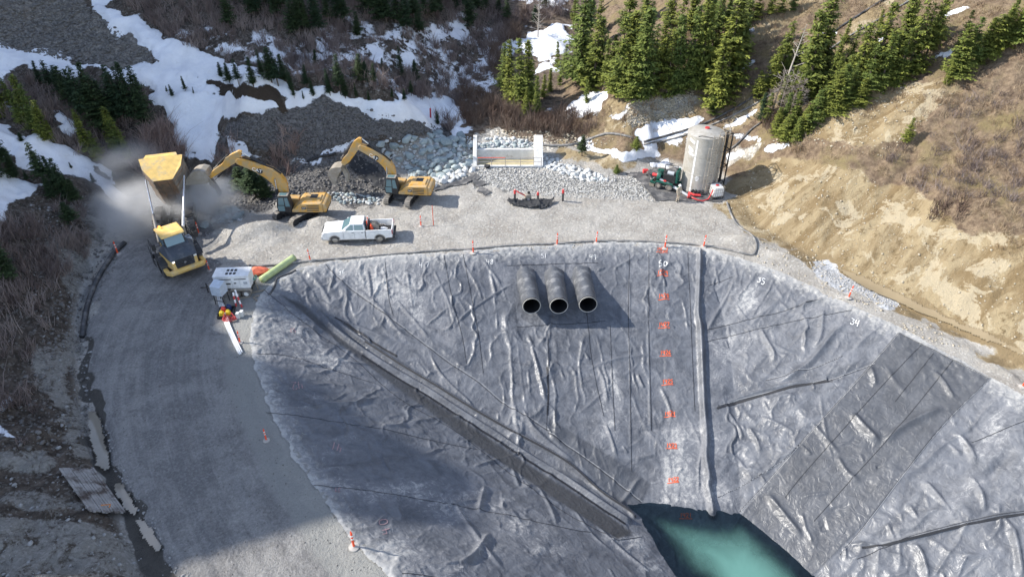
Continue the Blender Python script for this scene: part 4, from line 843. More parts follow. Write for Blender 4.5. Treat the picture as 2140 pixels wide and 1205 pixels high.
B4 = spots([[(950,200),(1000,190),(1060,225),(1120,240),(1210,235),(1300,215),(1330,250),(1240,290),(1160,285),(1100,275),(1010,268),(960,275)], [(1020,120),(1060,60),(1100,30),(1080,90),(1060,150),(1040,190)], [(1600,230),(1680,290),(1620,290),(1590,260)]], 2.6, 4, 0.2)
tag(brush('red_brush', B4, redb, (0.8, 2.1), 28, 0.020, 4), 'reddish leafless brush in the valley bottom behind the headwall', 'brush', kind='stuff')
B5 = spots([[(1160,235),(1320,210),(1420,190),(1480,240),(1560,200),(1620,280),(1700,300),(1850,320),(2000,160),(2160,90),(2160,560),(2060,500),(1960,400),(1880,380),(1800,350),(1700,338),(1600,330),(1530,320),(1400,320),(1280,310)],[(1480,60),(1700,-10),(2160,-10),(2160,120),(1900,260),(1750,240),(1640,160)]], 2.3, 5, 0.05)
tag(brush('dry_brush', B5, tanb, (0.25, 0.75), 18, 0.016, 5, 1.3), 'low dry tan brush and dead grass over the right hillside', 'brush', kind='stuff')
B7 = spots([[(1850,330),(2000,200),(2160,150),(2160,470),(2000,420),(1900,400)]], 1.5, 8, 0.1)
tag(brush('grey_brush', B7, greyb, (0.5, 1.2), 22, 0.017, 9, 1.2), 'grey leafless brush above the yellow cut bank on the right', 'brush', kind='stuff')
def shrub(px, py, r_, hgt, label, mat, n=10, seed=0, twigs=26):
    p = G1(px, py); rg = np.random.default_rng(seed); a = rg.uniform(0, 6.28, n); q = np.sqrt(rg.random(n))*r_
    X = p[0]+np.cos(a)*q; Y = p[1]+np.sin(a)*q; S = np.stack([X, Y, gfast(X, Y)-.05], -1)
    o = brush('leafless_shrub', S, mat, (hgt*0.8, hgt*1.1), twigs, 0.024, seed+1, 0.8); return tag(o, label, 'shrub')
shrub(342, 315, 1.9, 2.6, 'big pinkish-grey leafless shrub behind the raised tipper body', pinkb, 26, 1, 30)
shrub(302, 345, 1.3, 1.9, 'pinkish leafless shrub just left of the largest one', pinkb, 10, 2)
shrub(600, 345, 1.5, 2.0, 'reddish shrub between the gravel heap and the left digger boom', pinkb, 12, 3)
shrub(472, 322, 1.1, 1.3, 'small brown shrub at the snow tongue below the gravel heap', pinkb, 7, 4)
shrub(1672, 310, 1.0, 1.0, 'brown bush at the lower end of the hillside conifers', tanb, 6, 5)
shrub(865, 190, 1.8, 1.8, 'round leafless thicket on the snow behind the gravel heap', greyb, 16, 6)
shrub(935, 265, 1.2, 1.6, 'dark leafless shrub beside the snow chute left of the headwall', greyb, 10, 7)
shrub(1990, 440, 1.4, 1.0, 'rust-brown bush on top of the yellow cut bank', redb, 12, 8)
# ---- boulders
def rock_mesh(seed, flat=0.75):
    r = np.random.default_rng(seed); bm = bmesh.new(); bmesh.ops.create_icosphere(bm, subdivisions=3, radius=1.0)
    V = np.array([v.co[:] for v in bm.verts]); F = [tuple(v.index for v in f.verts) for f in bm.faces]; bm.free()
    for _ in range(15):
        n = r.normal(0, 1, 3); n /= np.linalg.norm(n); c = r.uniform(0.52, 0.82); d = V@n; m = d > c; V[m] -= np.outer((d[m]-c)*0.93, n)
    V += 0.015*r.normal(0, 1, V.shape); V *= np.array([1.0, r.uniform(.7, .95), flat]); return V/np.abs(V).max(), F
ROCKS = []
for i in range(6):
    V_, F_ = rock_mesh(200+i, (0.6, 0.7, 0.8)[i % 3]); ROCKS.append((V_, np.array(F_)))
def rockmat(name, a, b, c):
    t = NT(name); oi = t.n.new('ShaderNodeObjectInfo'); col = t.mix(oi.outputs['Random'], a, b); col = t.mix(t.math('MULTIPLY', t.sm(t.noise(2.2, 6, 0.7), 0.45, 0.75), 0.6), col, c)
    t.con(col, 'Base Color'); t.set('Roughness', 0.85); t.bump(t.noise(5, 5, 0.7), 0.5, 0.06); return t.m
bluer = rockmat('shaded_blue_grey_rock', (0.22, 0.27, 0.28), (0.36, 0.41, 0.41), (0.50, 0.54, 0.53)); whiter = rockmat('sunlit_white_rock', (0.50, 0.51, 0.50), (0.66, 0.66, 0.64), (0.38, 0.39, 0.39))  # boulder tones: shade put into the blue-grey, sunlight into the white
def rock_protos(mat):
    out = []
    for V_, F_ in ROCKS:
        o = mesh_np('boulder', V_, F_, mat); out.append(o.data); bpy.data.objects.remove(o)
    return out
RP = {'b': rock_protos(bluer), 'w': rock_protos(whiter)}
ROCKN = [0]
def rocks_in(pl, kind, sz, label, group, seed, maxn, tries=4000, sep=0.92):
    r = random.Random(seed); c = gcast([q[0] for q in pl], [q[1] for q in pl]); x0, y0, x1, y1 = c[:, 0].min(), c[:, 1].min(), c[:, 0].max(), c[:, 1].max(); got = []
    small = []
    for _ in range(tries):
        X = r.uniform(x0, x1); Y = r.uniform(y0, y1); Z = gz(X, Y); a, b, _d = Q(X, Y, Z)
        if not bool(inside(np.array([a]), np.array([b]), pl)[0]): continue
        s = r.uniform(*sz)
        if any((X-g[0])**2+(Y-g[1])**2 < (sep*0.75*(s+g[3]))**2 for g in got): continue
        got.append((X, Y, Z, s))
    got.sort(key=lambda g: -g[3])
    for (X, Y, Z, s) in got[:maxn]:
        o = bpy.data.objects.new('boulder', r.choice(RP[kind])); C.objects.link(o); o.location = (X, Y, Z+s*0.22); o.scale = (s, s, s); o.rotation_euler = (r.uniform(-.5, .5), r.uniform(-.5, .5), r.uniform(0, 6.28))
        tag(o, label, 'boulder', group); ROCKN[0] += 1
    return got[maxn:]
rest = rocks_in([(775,292),(830,283),(900,280),(960,283),(985,298),(985,348),(960,352),(900,385),(870,378),(840,340),(810,330),(790,312)], 'b', (0.42, 0.78), 'blue-grey angular boulder of the slope between the gravel heap and the headwall', 'blue-grey boulders left of the headwall', 1, 110)
rest += rocks_in([(905,378),(950,352),(985,342),(992,358),(960,372),(930,386),(900,396)], 'w', (0.34, 0.58), 'white boulder in the strip left of the concrete headwall', 'white boulders left of the headwall', 2, 26, 1500)
rest += rocks_in([(1122,318),(1150,335),(1200,352),(1260,368),(1270,378),(1230,380),(1190,372),(1150,352),(1125,345)], 'w', (0.26, 0.48), 'bright white boulder in the line right of the concrete headwall', 'white boulders right of the headwall', 3, 50, 2500)
rest += rocks_in([(1000,302),(1040,296),(1100,300),(1120,318),(1100,322),(1000,320)], 'b', (0.22, 0.42), 'wet blue-grey stone behind the concrete headwall', 'stones behind the headwall', 4, 30, 1500)
rest += rocks_in([(1010,292),(1050,288),(1100,292),(1110,302),(1050,298)], 'w', (0.25, 0.4), 'white stone on the far side of the basin behind the headwall', 'white stones behind the headwall', 5, 10, 600)
rest += rocks_in([(412,448),(430,436),(455,440),(480,432),(502,440),(506,455),(470,462),(440,470),(415,478),(404,465)], 'b', (0.35, 0.62), 'pale dusty boulder tipped beside the rear wheel of the articulated truck', 'boulders dumped behind the articulated truck', 6, 16, 600)
rest += rocks_in([(680,400),(730,405),(800,415),(790,428),(720,425),(684,416)], 'b', (0.14, 0.3), 'small grey rock at the toe of the dark heap between the diggers', 'small rocks between the diggers', 7, 16, 400)
# smaller riprap between them, and loose stones strewn about, too many to count
def stones(name, pts, mat, seed, label):
    r = np.random.default_rng(seed); VV = []; FF = []; b = 0
    bm = bmesh.new(); bmesh.ops.create_icosphere(bm, subdivisions=1, radius=1.0); v0 = np.array([v.co[:] for v in bm.verts]); f0 = np.array([[v.index for v in f.verts] for f in bm.faces]); bm.free()
    for (x, y, z, s) in pts:
        v = v0*(1+0.22*r.normal(0, 1, (len(v0), 1)))*np.array([r.uniform(.8, 1.2), r.uniform(.7, 1), r.uniform(.45, .8)])*s; a = r.uniform(0, 6.28); R = np.array([[math.cos(a), -math.sin(a), 0], [math.sin(a), math.cos(a), 0], [0, 0, 1]])
        VV.append(v@R.T+np.array([x, y, z+s*.2])); FF.append(f0+b); b += len(v0)
    o = mesh_np(name, np.concatenate(VV), np.concatenate(FF), mat); return tag(o, label, 'stones', kind='stuff')
def scatter(pl, n, sz, seed):
    r = np.random.default_rng(seed); c = gcast([q[0] for q in pl], [q[1] for q in pl]); X = r.uniform(c[:, 0].min(), c[:, 0].max(), n); Y = r.uniform(c[:, 1].min(), c[:, 1].max(), n); Z = gfast(X, Y); a, b, _ = Q(X, Y, Z); k = inside(a, b, pl)
    s = sz[0]+(sz[1]-sz[0])*r.random(n)**3; return list(zip(X[k], Y[k], Z[k], s[k]))
stones('small_riprap', rest+scatter([(775,290),(985,285),(990,345),(900,395),(870,380),(800,325)], 900, (.12, .32), 1)+scatter([(1122,315),(1275,372),(1260,385),(1130,350)], 900, (.1, .26), 2)+scatter([(990,300),(1120,298),(1125,325),(990,325)], 700, (.08, .25), 3)+scatter([(404,440),(500,432),(506,460),(410,480)], 200, (.1, .25), 4),
       rockmat('riprap_small', (0.30, 0.33, 0.34), (0.52, 0.53, 0.52), (0.6, 0.6, 0.58)), 5, 'small broken riprap filling the gaps between the boulders')
stones('loose_gravel', scatter([(985,350),(1115,350),(1330,370),(1368,422),(1100,408),(1010,385)], 5200, (.05, .13), 6)+scatter([(430,430),(1500,430),(1560,500),(1460,512),(640,545),(430,560)], 5000, (.02, .075), 7)+scatter([(1690,548),(1760,578),(1890,640),(1840,640),(1735,588)], 900, (.04, .1), 8),
       rockmat('gravel_stone', (0.36, 0.35, 0.33), (0.60, 0.59, 0.56), (0.7, 0.69, 0.66)), 6, 'loose pale crushed stone over the platform and the apron')
stones('dark_rubble', scatter([(445,280),(680,208),(945,270),(820,290),(600,345)], 6000, (.05, .22), 9)+scatter([(590,350),(780,295),(820,400),(700,425),(440,450)], 2600, (.05, .2), 10)+scatter([(-20,-20),(140,-20),(335,130),(180,135),(0,100)], 5000, (.06, .26), 11)+scatter([(60,400),(240,440),(250,540),(180,700),(200,900),(120,960),(-20,960),(60,760)], 4000, (.04, .2), 12)+scatter([(200,720),(460,560),(560,900),(800,1205),(350,1205),(230,950)], 3500, (.015, .06), 14),
       rockmat('dark_rubble', (0.10, 0.093, 0.086), (0.23, 0.22, 0.205), (0.27, 0.26, 0.25)), 7, 'dark broken rubble on the heaps, the scree and the left bank')
stones('pale_rubble', scatter([(1505,425),(1580,340),(1800,352),(2000,470),(2160,560),(2160,770),(1880,635),(1600,495)], 2500, (.03, .12), 15)+scatter([(1320,200),(1450,185),(1450,240),(1300,270)], 2500, (.06, .2), 16)+scatter([(1000,275),(1160,270),(1330,300),(1160,310)], 900, (.06, .2), 17)+scatter([(1540,490),(1700,535),(1800,600),(2060,740),(2040,760),(1750,625),(1580,545)], 1600, (.03, .12), 18)+scatter([(1600,300),(1850,150),(2000,200),(1850,330)], 900, (.04, .15), 19),
       rockmat('pale_rubble', (0.27, 0.22, 0.15), (0.44, 0.385, 0.29), (0.50, 0.46, 0.38)), 8, 'pale stones strewn on the yellow bank and right hillside')

stones('pale_kerb_rubble', scatter([(205,870),(222,880),(252,965),(312,1070),(372,1165),(410,1215),(375,1215),(335,1165),(283,1070),(232,970)], 2600, (.03, .11), 21)+scatter([(60,400),(240,440),(250,540),(190,660),(200,900),(170,970),(0,1000),(0,1210),(350,1210),(250,1100),(120,940),(100,760),(60,600)], 2600, (.04, .17), 22),
       rockmat('pale_kerb_rubble', (0.22, 0.215, 0.205), (0.42, 0.42, 0.41), (0.5, 0.5, 0.49)), 9, 'pale broken stone pushed up along the ditch and over the left bank')
# ================================================================== MACHINES
Y_ = plain('machine_yellow', (0.66, 0.34, 0.045), 0.5, dirt=0.55, dirtcol=(0.42, 0.33, 0.20)); Y2 = plain('truck_yellow', (0.78, 0.52, 0.16), 0.5, dirt=0.3, dirtcol=(0.50, 0.40, 0.26))
BK = plain('black_steel', (0.022, 0.022, 0.024), 0.55, dirt=0.2, dirtcol=(0.12, 0.11, 0.10)); TRK = plain('dusty_track_steel', (0.16, 0.145, 0.125), 0.75, 0.2, dirt=0.6, dirtcol=(0.36, 0.33, 0.29))
RUB = plain('dusty_rubber', (0.045, 0.044, 0.044), 0.85, dirt=0.5, dirtcol=(0.20, 0.185, 0.17)); CHR = plain('piston_rod', (0.62, 0.62, 0.62), 0.25, 0.8); WORN = plain('worn_steel', (0.40, 0.36, 0.31), 0.6, 0.2, dirt=0.5, dirtcol=(0.30, 0.26, 0.20))
GLS = NT('window_glass'); GLS.set('Base Color', (0.10, 0.19, 0.22, 1)); GLS.set('Roughness', 0.06); GLS.set('Specular IOR Level', 0.9); GLS = GLS.m
WHT = plain('white_paint', (0.80, 0.80, 0.79), 0.35, dirt=0.12, dirtcol=(0.5, 0.46, 0.40)); WH2 = plain('dusty_white_paint', (0.80, 0.80, 0.785), 0.3); DGR = plain('dusty_lower_paint', (0.50, 0.47, 0.42), 0.7)
REDL = plain('red_lens', (0.45, 0.02, 0.02), 0.25); GREY = plain('grey_paint', (0.40, 0.42, 0.45), 0.5); ORG = plain('orange_plastic', (0.90, 0.10, 0.03), 0.55); REFL = plain('white_reflective_band', (0.85, 0.84, 0.82), 0.4)
SLATE = plain('slate_blue_bonnet', (0.052, 0.062, 0.078), 0.42, dirt=0.3, dirtcol=(0.14, 0.14, 0.14)); RUST = plain('rusty_body_floor', (0.23, 0.14, 0.085), 0.8, dirt=0.5, dirtcol=(0.10, 0.085, 0.07)); BEDG = plain('scraped_body_side', (0.26, 0.23, 0.19), 0.7, dirt=0.5, dirtcol=(0.14, 0.125, 0.11))
def planecast(px, py, o, u):
    """sight line through the upright plane through o along the level direction u -> (s, z)"""
    d = raydir(px, py); n = (-u[1], u[0]); t = (o[0]*n[0]+o[1]*n[1])/(d[..., 0]*n[0]+d[..., 1]*n[1])
    X = d[..., 0]*t-o[0]; Y = d[..., 1]*t-o[1]; return X*u[0]+Y*u[1], CAMH+d[..., 2]*t
def letters(txt, size, mat, parent, loc, rot, name='lettering', ext=0.004):
    cu = bpy.data.curves.new(name, 'FONT'); cu.body = txt; cu.size = size; cu.extrude = ext; cu.align_x = 'CENTER'; cu.align_y = 'CENTER'; cu.offset = 0.012*size
    t = bpy.data.objects.new('tmp', cu); C.objects.link(t); dg = bpy.context.evaluated_depsgraph_get(); me = bpy.data.meshes.new_from_object(t.evaluated_get(dg)); bpy.data.objects.remove(t)
    me.materials.clear(); me.materials.append(mat); o = bpy.data.objects.new(name, me); C.objects.link(o); o.parent = parent; o.location = loc; o.rotation_euler = rot; return o
def excavator(px, py, psi, label, trk_ang, boom, stick, cylp, bucket, thumb, logo, oz=(380, 280, 4.115)):
    z0 = G1(px, py); psi = math.radians(psi); u = (math.cos(psi), math.sin(psi)); root = thing('excavator', tuple(z0), label, 'excavator', 'yellow excavators on the platform', psi)
    def L(p): s, z = planecast(oz[0]+np.array(p[0])/oz[2], oz[1]+np.array(p[1])/oz[2], z0, u); return (float(s), float(z-z0[2]))
    U, W_, A = (1, 0, 0), (0, 0, 1), (0, 1, 0)
    def pr(name, pts, h, mat, bev=0.03, parent=root): return MB().prism([L(p) for p in pts], A, -h/2, h/2, U=U, W=W_).build(name, mat, parent, bev)
    # undercarriage
    ta = math.radians(trk_ang)-psi; R = Matrix.Rotation(ta, 3, 'Z')
    for sgn in (-1, 1):
        b = MB(); n = 46; Lh = 1.95; r = 0.47; pts = []
        for k in range(n):
            f = k/n*(4*Lh+2*PI*r)
            if f < 2*Lh: pts.append((-Lh+f, 2*r, 0))
            elif f < 2*Lh+PI*r: a = (f-2*Lh)/r; pts.append((Lh+r*math.sin(a), r+r*math.cos(a), a))
            elif f < 4*Lh+PI*r: pts.append((Lh-(f-2*Lh-PI*r), 0, PI))
            else: a = (f-4*Lh-PI*r)/r; pts.append((-Lh-r*math.sin(a), r-r*math.cos(a), PI+a))
        for x, z, a in pts:
            c = R @ Vector((x, sgn*1.3, z)); M = R @ Matrix.Rotation(a, 3, 'Y'); b.box(c, (0.185, 0.62, 0.05), M=M); b.box(c+M @ Vector((0, 0, 0.035)), (0.03, 0.62, 0.05), M=M)
        t = b.build('track', TRK, root)
        f = MB(); f.prism([(-Lh, .2), (Lh, .2), (Lh+.2, .47), (Lh-.1, .72), (-Lh+.1, .72), (-Lh-.2, .47)], R @ Vector(A), -0.14, 0.14, o=R @ Vector((0, sgn*1.3, 0)), U=R @ Vector(U), W=W_)
        for k in range(8):
            c = R @ Vector((-1.7+k*0.485, sgn*1.3, 0.2)); a = R @ Vector((0, .25, 0)); f.cyl(c-a, c+a, 0.14, 10)
        for x in (-Lh, Lh): c = R @ Vector((x, sgn*1.3, 0.47)); a = R @ Vector((0, .24, 0)); f.cyl(c-a, c+a, 0.38, 16)
        f.build('track_frame', BK, t)
    b = MB(); b.box((0, 0, .62), (2.2, 2.2, .5), M=R, tx=.7, ty=.8); b.cyl((0, 0, .8), (0, 0, 1.12), .75, 24); b.build('undercarriage', BK, root)
    # house
    h = MB().prism([(-3.15, 1.22), (.25, 1.22), (.25, 1.55), (-.1, 1.7), (-.4, 2.0), (-.7, 2.22), (-3.0, 2.3), (-3.15, 2.2)], A, -1.45, 1.45, U=U, W=W_).build('engine_house', Y_, root, 0.05)
    MB().box((-1.95, .1, 2.33), (1.9, 1.7, .16), tx=.9, ty=.85).build('engine_bonnet', Y_, h, 0.04)
    for k in range(4):
        v = MB().box((-2.05-0.02*k, 1.455, 1.45+k*0.19), (1.35, 0.02, 0.085)).build('vent', BK, h)
        MB().box((-2.05, -1.455, 1.45+k*0.19), (1.35, 0.02, 0.085)).build('vent', BK, h)
    MB().box((-1.1, 1.452, 1.75), (0.5, 0.012, 0.3)).build('side_badge', BK, h); letters('CAT', 0.2, REFL, h, (-1.1, 1.462, 1.75), (PI/2, 0, PI), 'lettering')
    MB().prism([(-3.16, 1.18), (-3.16, 2.22), (-3.45, 2.12), (-3.6, 1.8), (-3.5, 1.25)], A, -1.4, 1.4, U=U, W=W_).build('counterweight', Y_, root, 0.08)
    MB().box((-1.3, 0, 1.17), (4.4, 2.7, 0.12)).build('deck', BK, root, 0.02); b = MB(); b.box((-2.0, -.2, 2.42), (.8, .9, .03)); b.build('hood_grille', BK, root, 0.02)
    MB().tube([(-1.5, -.5, 2.5), (-1.5, -.5, 2.95), (-1.62, -.5, 3.05)], .06, 8).build('exhaust_pipe', TRK, root)
    b = MB()
    for x in (-2.9, -2.2, -1.5, -.9): b.tube([(x, -1.3, 2.2), (x, -1.3, 2.75)], .018, 5)
    b.tube([(-2.9, -1.3, 2.75), (-.9, -1.3, 2.75)], .018, 5); b.build('handrail', BK, root)
    b = MB(); b.box((.6, -.85, 1.6), (1.5, 1.1, .75)); b.build('tool_box', Y_, root, 0.04)
    # cab
    cab = MB(); cy0, cy1, zt = .52, 1.46, 3.22
    prof = [(.35, 1.2), (1.75, 1.2), (1.85, 1.9), (1.55, 3.1), (.42, 3.18), (.2, 1.9)]
    cab.prism(prof, A, cy0, cy1, U=U, W=W_); cb = cab.build('cab', BK, root, 0.05)
    MB().box((.98, .99, 3.22), (1.1, .86, .07)).build('cab_roof', TRK, cb, 0.03)
    MB().prism([(.95, 2.15), (1.62, 2.15), (1.48, 3.0), (.95, 3.02)], A, cy1+.002, cy1+.014, U=U, W=W_).build('window', GLS, cb); MB().prism([(.35, 1.95), (.85, 1.95), (.85, 3.02), (.5, 3.02)], A, cy1+.002, cy1+.014, U=U, W=W_).build('window', GLS, cb)
    MB().prism([(.98, 1.4), (1.68, 1.4), (1.72, 2.05), (.98, 2.05)], A, cy1+.002, cy1+.014, U=U, W=W_).build('window', GLS, cb)
    MB().prism([(-.38, 0), (.38, 0), (.38, 1.05), (-.38, 1.05)], Vector((1.2, 0, .3)).normalized(), 0.01, 0.025, o=(1.83, .99, 1.98), U=A, W=Vector((-.25, 0, 1)).normalized()).build('windscreen', GLS, cb)
    MB().prism([(-.3, 0), (.3, 0), (.3, .75), (-.3, .75)], (0, 0, 1), 0.0, 0.012, o=(.65, .99, 3.262), U=A, W=U).build('roof_window', GLS, cb)
    b = MB(); b.tube([(1.75, 1.5, 2.0), (1.9, 1.7, 2.1), (1.9, 1.7, 2.4)], .02, 5); b.box((1.9, 1.72, 2.45), (.06, .22, .34)); b.build('mirror', BK, cb)
    # arm
    bo = pr('boom', boom, .62, Y_, 0.04); lp = L(logo); 
    for sy, rz in ((.315, PI), (-.315, 0)):
        e = MB(); e.lathe([(0, 0), (.27, 0), (.27, .012), (0, .012)], (0, 0, 0), 20, 'Y'); o = e.build('round_badge', BK, bo); o.location = (lp[0]-.22, sy if sy > 0 else sy-.012, lp[1]-.1); letters('CAT', .46, REFL, bo, (lp[0]+.02, sy+(.02 if sy > 0 else -.02), lp[1]), (PI/2, 0, rz) if sy < 0 else (PI/2, -logo[2], rz), 'lettering')
    pr('stick', stick, .44, Y_, 0.03)
    def cylr(name, a, b, r1, r2, y, split=.55):
        a = L(a); b = L(b); m = (a[0]+(b[0]-a[0])*split, a[1]+(b[1]-a[1])*split); q = MB().cyl((a[0], y, a[1]), (m[0], y, m[1]), r1, 12).build(name, BK, root); MB().cyl((m[0], y, m[1]), (b[0], y, b[1]), r2, 10).build('rod', CHR, q)
    for a, b, r1, r2, ys, sp, nm in cylp:
        for y in ys: cylr(nm, a, b, r1, r2, y, sp)
    # bucket: bent shell, cheeks and teeth
    pts = [L(p) for p in bucket]; k = MB(); nb = len(pts); bw = .78
    sh = pts[:-2]
    for i in range(len(sh)-1):
        a, c = Vector((sh[i][0], 0, sh[i][1])), Vector((sh[i+1][0], 0, sh[i+1][1])); d = (c-a); n_ = Vector((-d.z, 0, d.x)).normalized()*.03
        k.add([a-n_+Vector((0, s*bw, 0)) for s in (-1, 1)]+[c-n_+Vector((0, s*bw, 0)) for s in (1, -1)]+[a+n_+Vector((0, s*bw, 0)) for s in (-1, 1)]+[c+n_+Vector((0, s*bw, 0)) for s in (1, -1)], [(0, 1, 2, 3), (7, 6, 5, 4), (0, 4, 5, 1), (1, 5, 6, 2), (2, 6, 7, 3), (3, 7, 4, 0)])
    for s in (-1, 1): k.prism(pts, A, s*bw-.025, s*bw+.025, U=U, W=W_)
    bk = k.build('bucket', WORN, root); a = Vector((pts[0][0], 0, pts[0][1])); d = (a-Vector((pts[1][0], 0, pts[1][1]))).normalized()
    for i in range(5):
        y = -.65+i*.325; MB().tube([a+Vector((0, y, 0))-d*.1, a+Vector((0, y, 0))+d*.28], [.07, .02], 6).build('tooth', WORN, bk)
    for s in (-.22, .22):
        MB().prism([L(p) for p in thumb], A, s-.04, s+.04, U=U, W=W_).build('thumb', WORN, root, 0.01)
    b = MB(); q = [L(p) for p in (stick[len(stick)//2-1], stick[len(stick)//2], bucket[len(bucket)-3])]
    b.prism(q, A, -.18, .18, U=U, W=W_); b.build('bucket_linkage', TRK, root, 0.01)
    # hydraulic hoses
    hp = [L(p) for p in boom[3:8]]
    b = MB()
    for y in (-.1, 0, .1): b.tube([(p[0], y, p[1]+.05) for p in hp], .025, 5)
    b.build('hydraulic_hose', BK, root)
    for ch in root.children:
        k = ch.name.split('.')[0]
        ch.scale = (1, .85, 1) if k in ('boom', 'stick', 'stick_cylinder', 'boom_cylinder', 'bucket_cylinder', 'thumb_cylinder', 'bucket', 'thumb', 'bucket_linkage', 'hydraulic_hose') else (.84, .78, .84)
    return root
excavator(626, 451, 180, 'yellow excavator nearest the tipping truck, its toothed bucket raised beside the truck body', 57,
 [(915,490),(908,430),(890,390),(855,345),(790,298),(700,262),(600,228),(520,205),(480,203),(466,225),(480,250),(560,282),(640,318),(720,366),(775,410),(810,455),(830,490),(840,560),(925,560)],
 [(490,140),(515,148),(512,185),(472,240),(430,264),(390,292),(300,348),(250,380),(238,352),(262,318),(300,288),(352,250),(380,200),(430,168)],
 [((745,285),(508,155),.13,.06,(0,),.68,'stick_cylinder'),((845,560),(808,372),.13,.065,(-.42,.42),.55,'boom_cylinder'),((400,178),(272,300),.10,.05,(0,),.7,'bucket_cylinder'),((385,300),(262,418),.07,.05,(0,),.6,'thumb_cylinder')],
 [(40,412),(50,388),(70,350),(95,316),(128,296),(175,288),(220,300),(248,345),(255,385),(225,398)], [(235,372),(268,395),(332,490),(336,528),(318,520),(296,470),(245,425)], (655,300,-.35))
excavator(845, 414, 174, 'yellow excavator beside the black fabric sheet, bucket and thumb hanging open', 255,
 [(1842,378),(1840,330),(1828,285),(1798,235),(1752,195),(1700,160),(1640,125),(1590,102),(1540,85),(1520,100),(1526,130),(1580,160),(1640,197),(1700,238),(1740,278),(1765,322),(1775,378),(1775,440),(1850,440)],
 [(1520,30),(1545,35),(1545,80),(1522,130),(1492,172),(1448,232),(1400,268),(1372,242),(1388,208),(1428,165),(1452,110),(1480,60)],
 [((1718,172),(1550,42),.13,.06,(0,),.68,'stick_cylinder'),((1780,440),(1768,268),.13,.065,(-.42,.42),.55,'boom_cylinder'),((1462,88),(1365,212),.10,.05,(0,),.7,'bucket_cylinder'),((1475,190),(1405,300),.07,.05,(0,),.6,'thumb_cylinder')],
 [(1335,410),(1312,398),(1290,362),(1275,325),(1278,298),(1298,275),(1335,264),(1385,262),(1392,280),(1365,325)], [(1385,262),(1405,288),(1435,338),(1440,400),(1424,402),(1412,370),(1390,322),(1372,285)], (1655,188,-.62))
# ------------------------------------------------------------------ articulated truck
def wheel(parent, c, r, w, rz, nm='wheel', rimc=None, lug=True):
    ax = Vector((-math.sin(rz), math.cos(rz), 0)); t = MB(); prof = [(r*.55, -w/2), (r*.9, -w/2), (r, -w*.36), (r, w*.36), (r*.9, w/2), (r*.55, w/2)]; n = 28
    u = Vector((math.cos(rz), math.sin(rz), 0)); Z = Vector((0, 0, 1)); V = []; F = []; m = len(prof)
    for k in range(n):
        a = 2*PI*k/n; e = u*math.cos(a)+Z*math.sin(a); V += [Vector(c)+e*p[0]+ax*p[1] for p in prof]
    for k in range(n):
        for j in range(m-1): k2 = (k+1) % n; F.append((k*m+j, k2*m+j, k2*m+j+1, k*m+j+1))
    t.add(V, F)
    if lug:
        for k in range(22):
            a = 2*PI*k/22; e = u*math.cos(a)+Z*math.sin(a); f = -u*math.sin(a)+Z*math.cos(a)
            for s in (-1, 1):
                M = Matrix((f, ax, e)).transposed(); t.box(Vector(c)+e*(r+.02)+ax*s*w*.26+f*s*.03, (r*.13, w*.46, .07), M=M)
    wo_ = t.build(nm, RUB, parent); q = MB(); q.cyl(Vector(c)-ax*w*.40, Vector(c)+ax*w*.40, r*.57, 24); q.cyl(Vector(c)-ax*w*.46, Vector(c)+ax*w*.46, r*.22, 12)
    q.build('rim', rimc or BK, wo_); return wo_
hd = np.array([math.cos(math.radians(-50)), math.sin(math.radians(-50))]); of = P(352, 480, 3.55)[:2]+0.6*hd
rc = P(369, 463, 0.95)[:2]
root = thing('articulated_dump_truck', (of[0], of[1], 0.0), 'yellow articulated dump truck tipping, its body raised high in a cloud of dust', 'dump truck')
fr_ = bpy.data.objects.new('tractor_unit', None)
def LF(x, y, z): return (x*hd[0]-y*hd[1], x*hd[1]+y*hd[0], z)
hR = math.radians(-50); RF = Matrix.Rotation(hR, 3, 'Z'); U = RF @ Vector((1, 0, 0)); A = RF @ Vector((0, 1, 0)); Wz = (0, 0, 1); O = (0, 0, 0)
def fprism(name, pts, y0, y1, mat, bev=.04, parent=root): return MB().prism(pts, A, y0, y1, U=U, W=Wz).build(name, mat, parent, bev)
def fbox(name, c, d, mat, bev=.03, parent=root, tx=1, ty=1): return MB().box(RF @ Vector(c), d, M=RF, tx=tx, ty=ty).build(name, mat, parent, bev)
V8 = [(2.25, -.85, 1.05), (2.25, .85, 1.05), (2.2, .85, 2.15), (2.2, -.85, 2.15), (.1, -1.15, 1.2), (.1, 1.15, 1.2), (.1, .95, 2.75), (.1, -.95, 2.75)]
V8 = [(2.3, -1.0, 1.1), (2.3, 1.0, 1.1), (2.12, 1.0, 2.05), (2.12, -1.0, 2.05), (.1, -1.35, 1.2), (.1, 1.35, 1.2), (.1, 1.36, 2.4), (.1, -1.36, 2.4)]
MB().add([RF @ Vector(v) for v in V8], [(0, 1, 2, 3), (5, 4, 7, 6), (3, 2, 6, 7), (0, 4, 5, 1), (0, 3, 7, 4), (1, 5, 6, 2)]).build('nose', Y2, root, .05)
V8 = [(2.22, -1.1, 1.96), (2.22, 1.1, 1.96), (1.95, .72, 2.24), (1.95, -.72, 2.24), (.05, -1.42, 2.4), (.05, 1.42, 2.4), (.05, .95, 2.80), (.05, -.95, 2.80)]
MB().add([RF @ Vector(v) for v in V8], [(0, 1, 2, 3), (5, 4, 7, 6), (3, 2, 6, 7), (0, 4, 5, 1), (0, 3, 7, 4), (1, 5, 6, 2)]).build('bonnet', SLATE, root, .06)
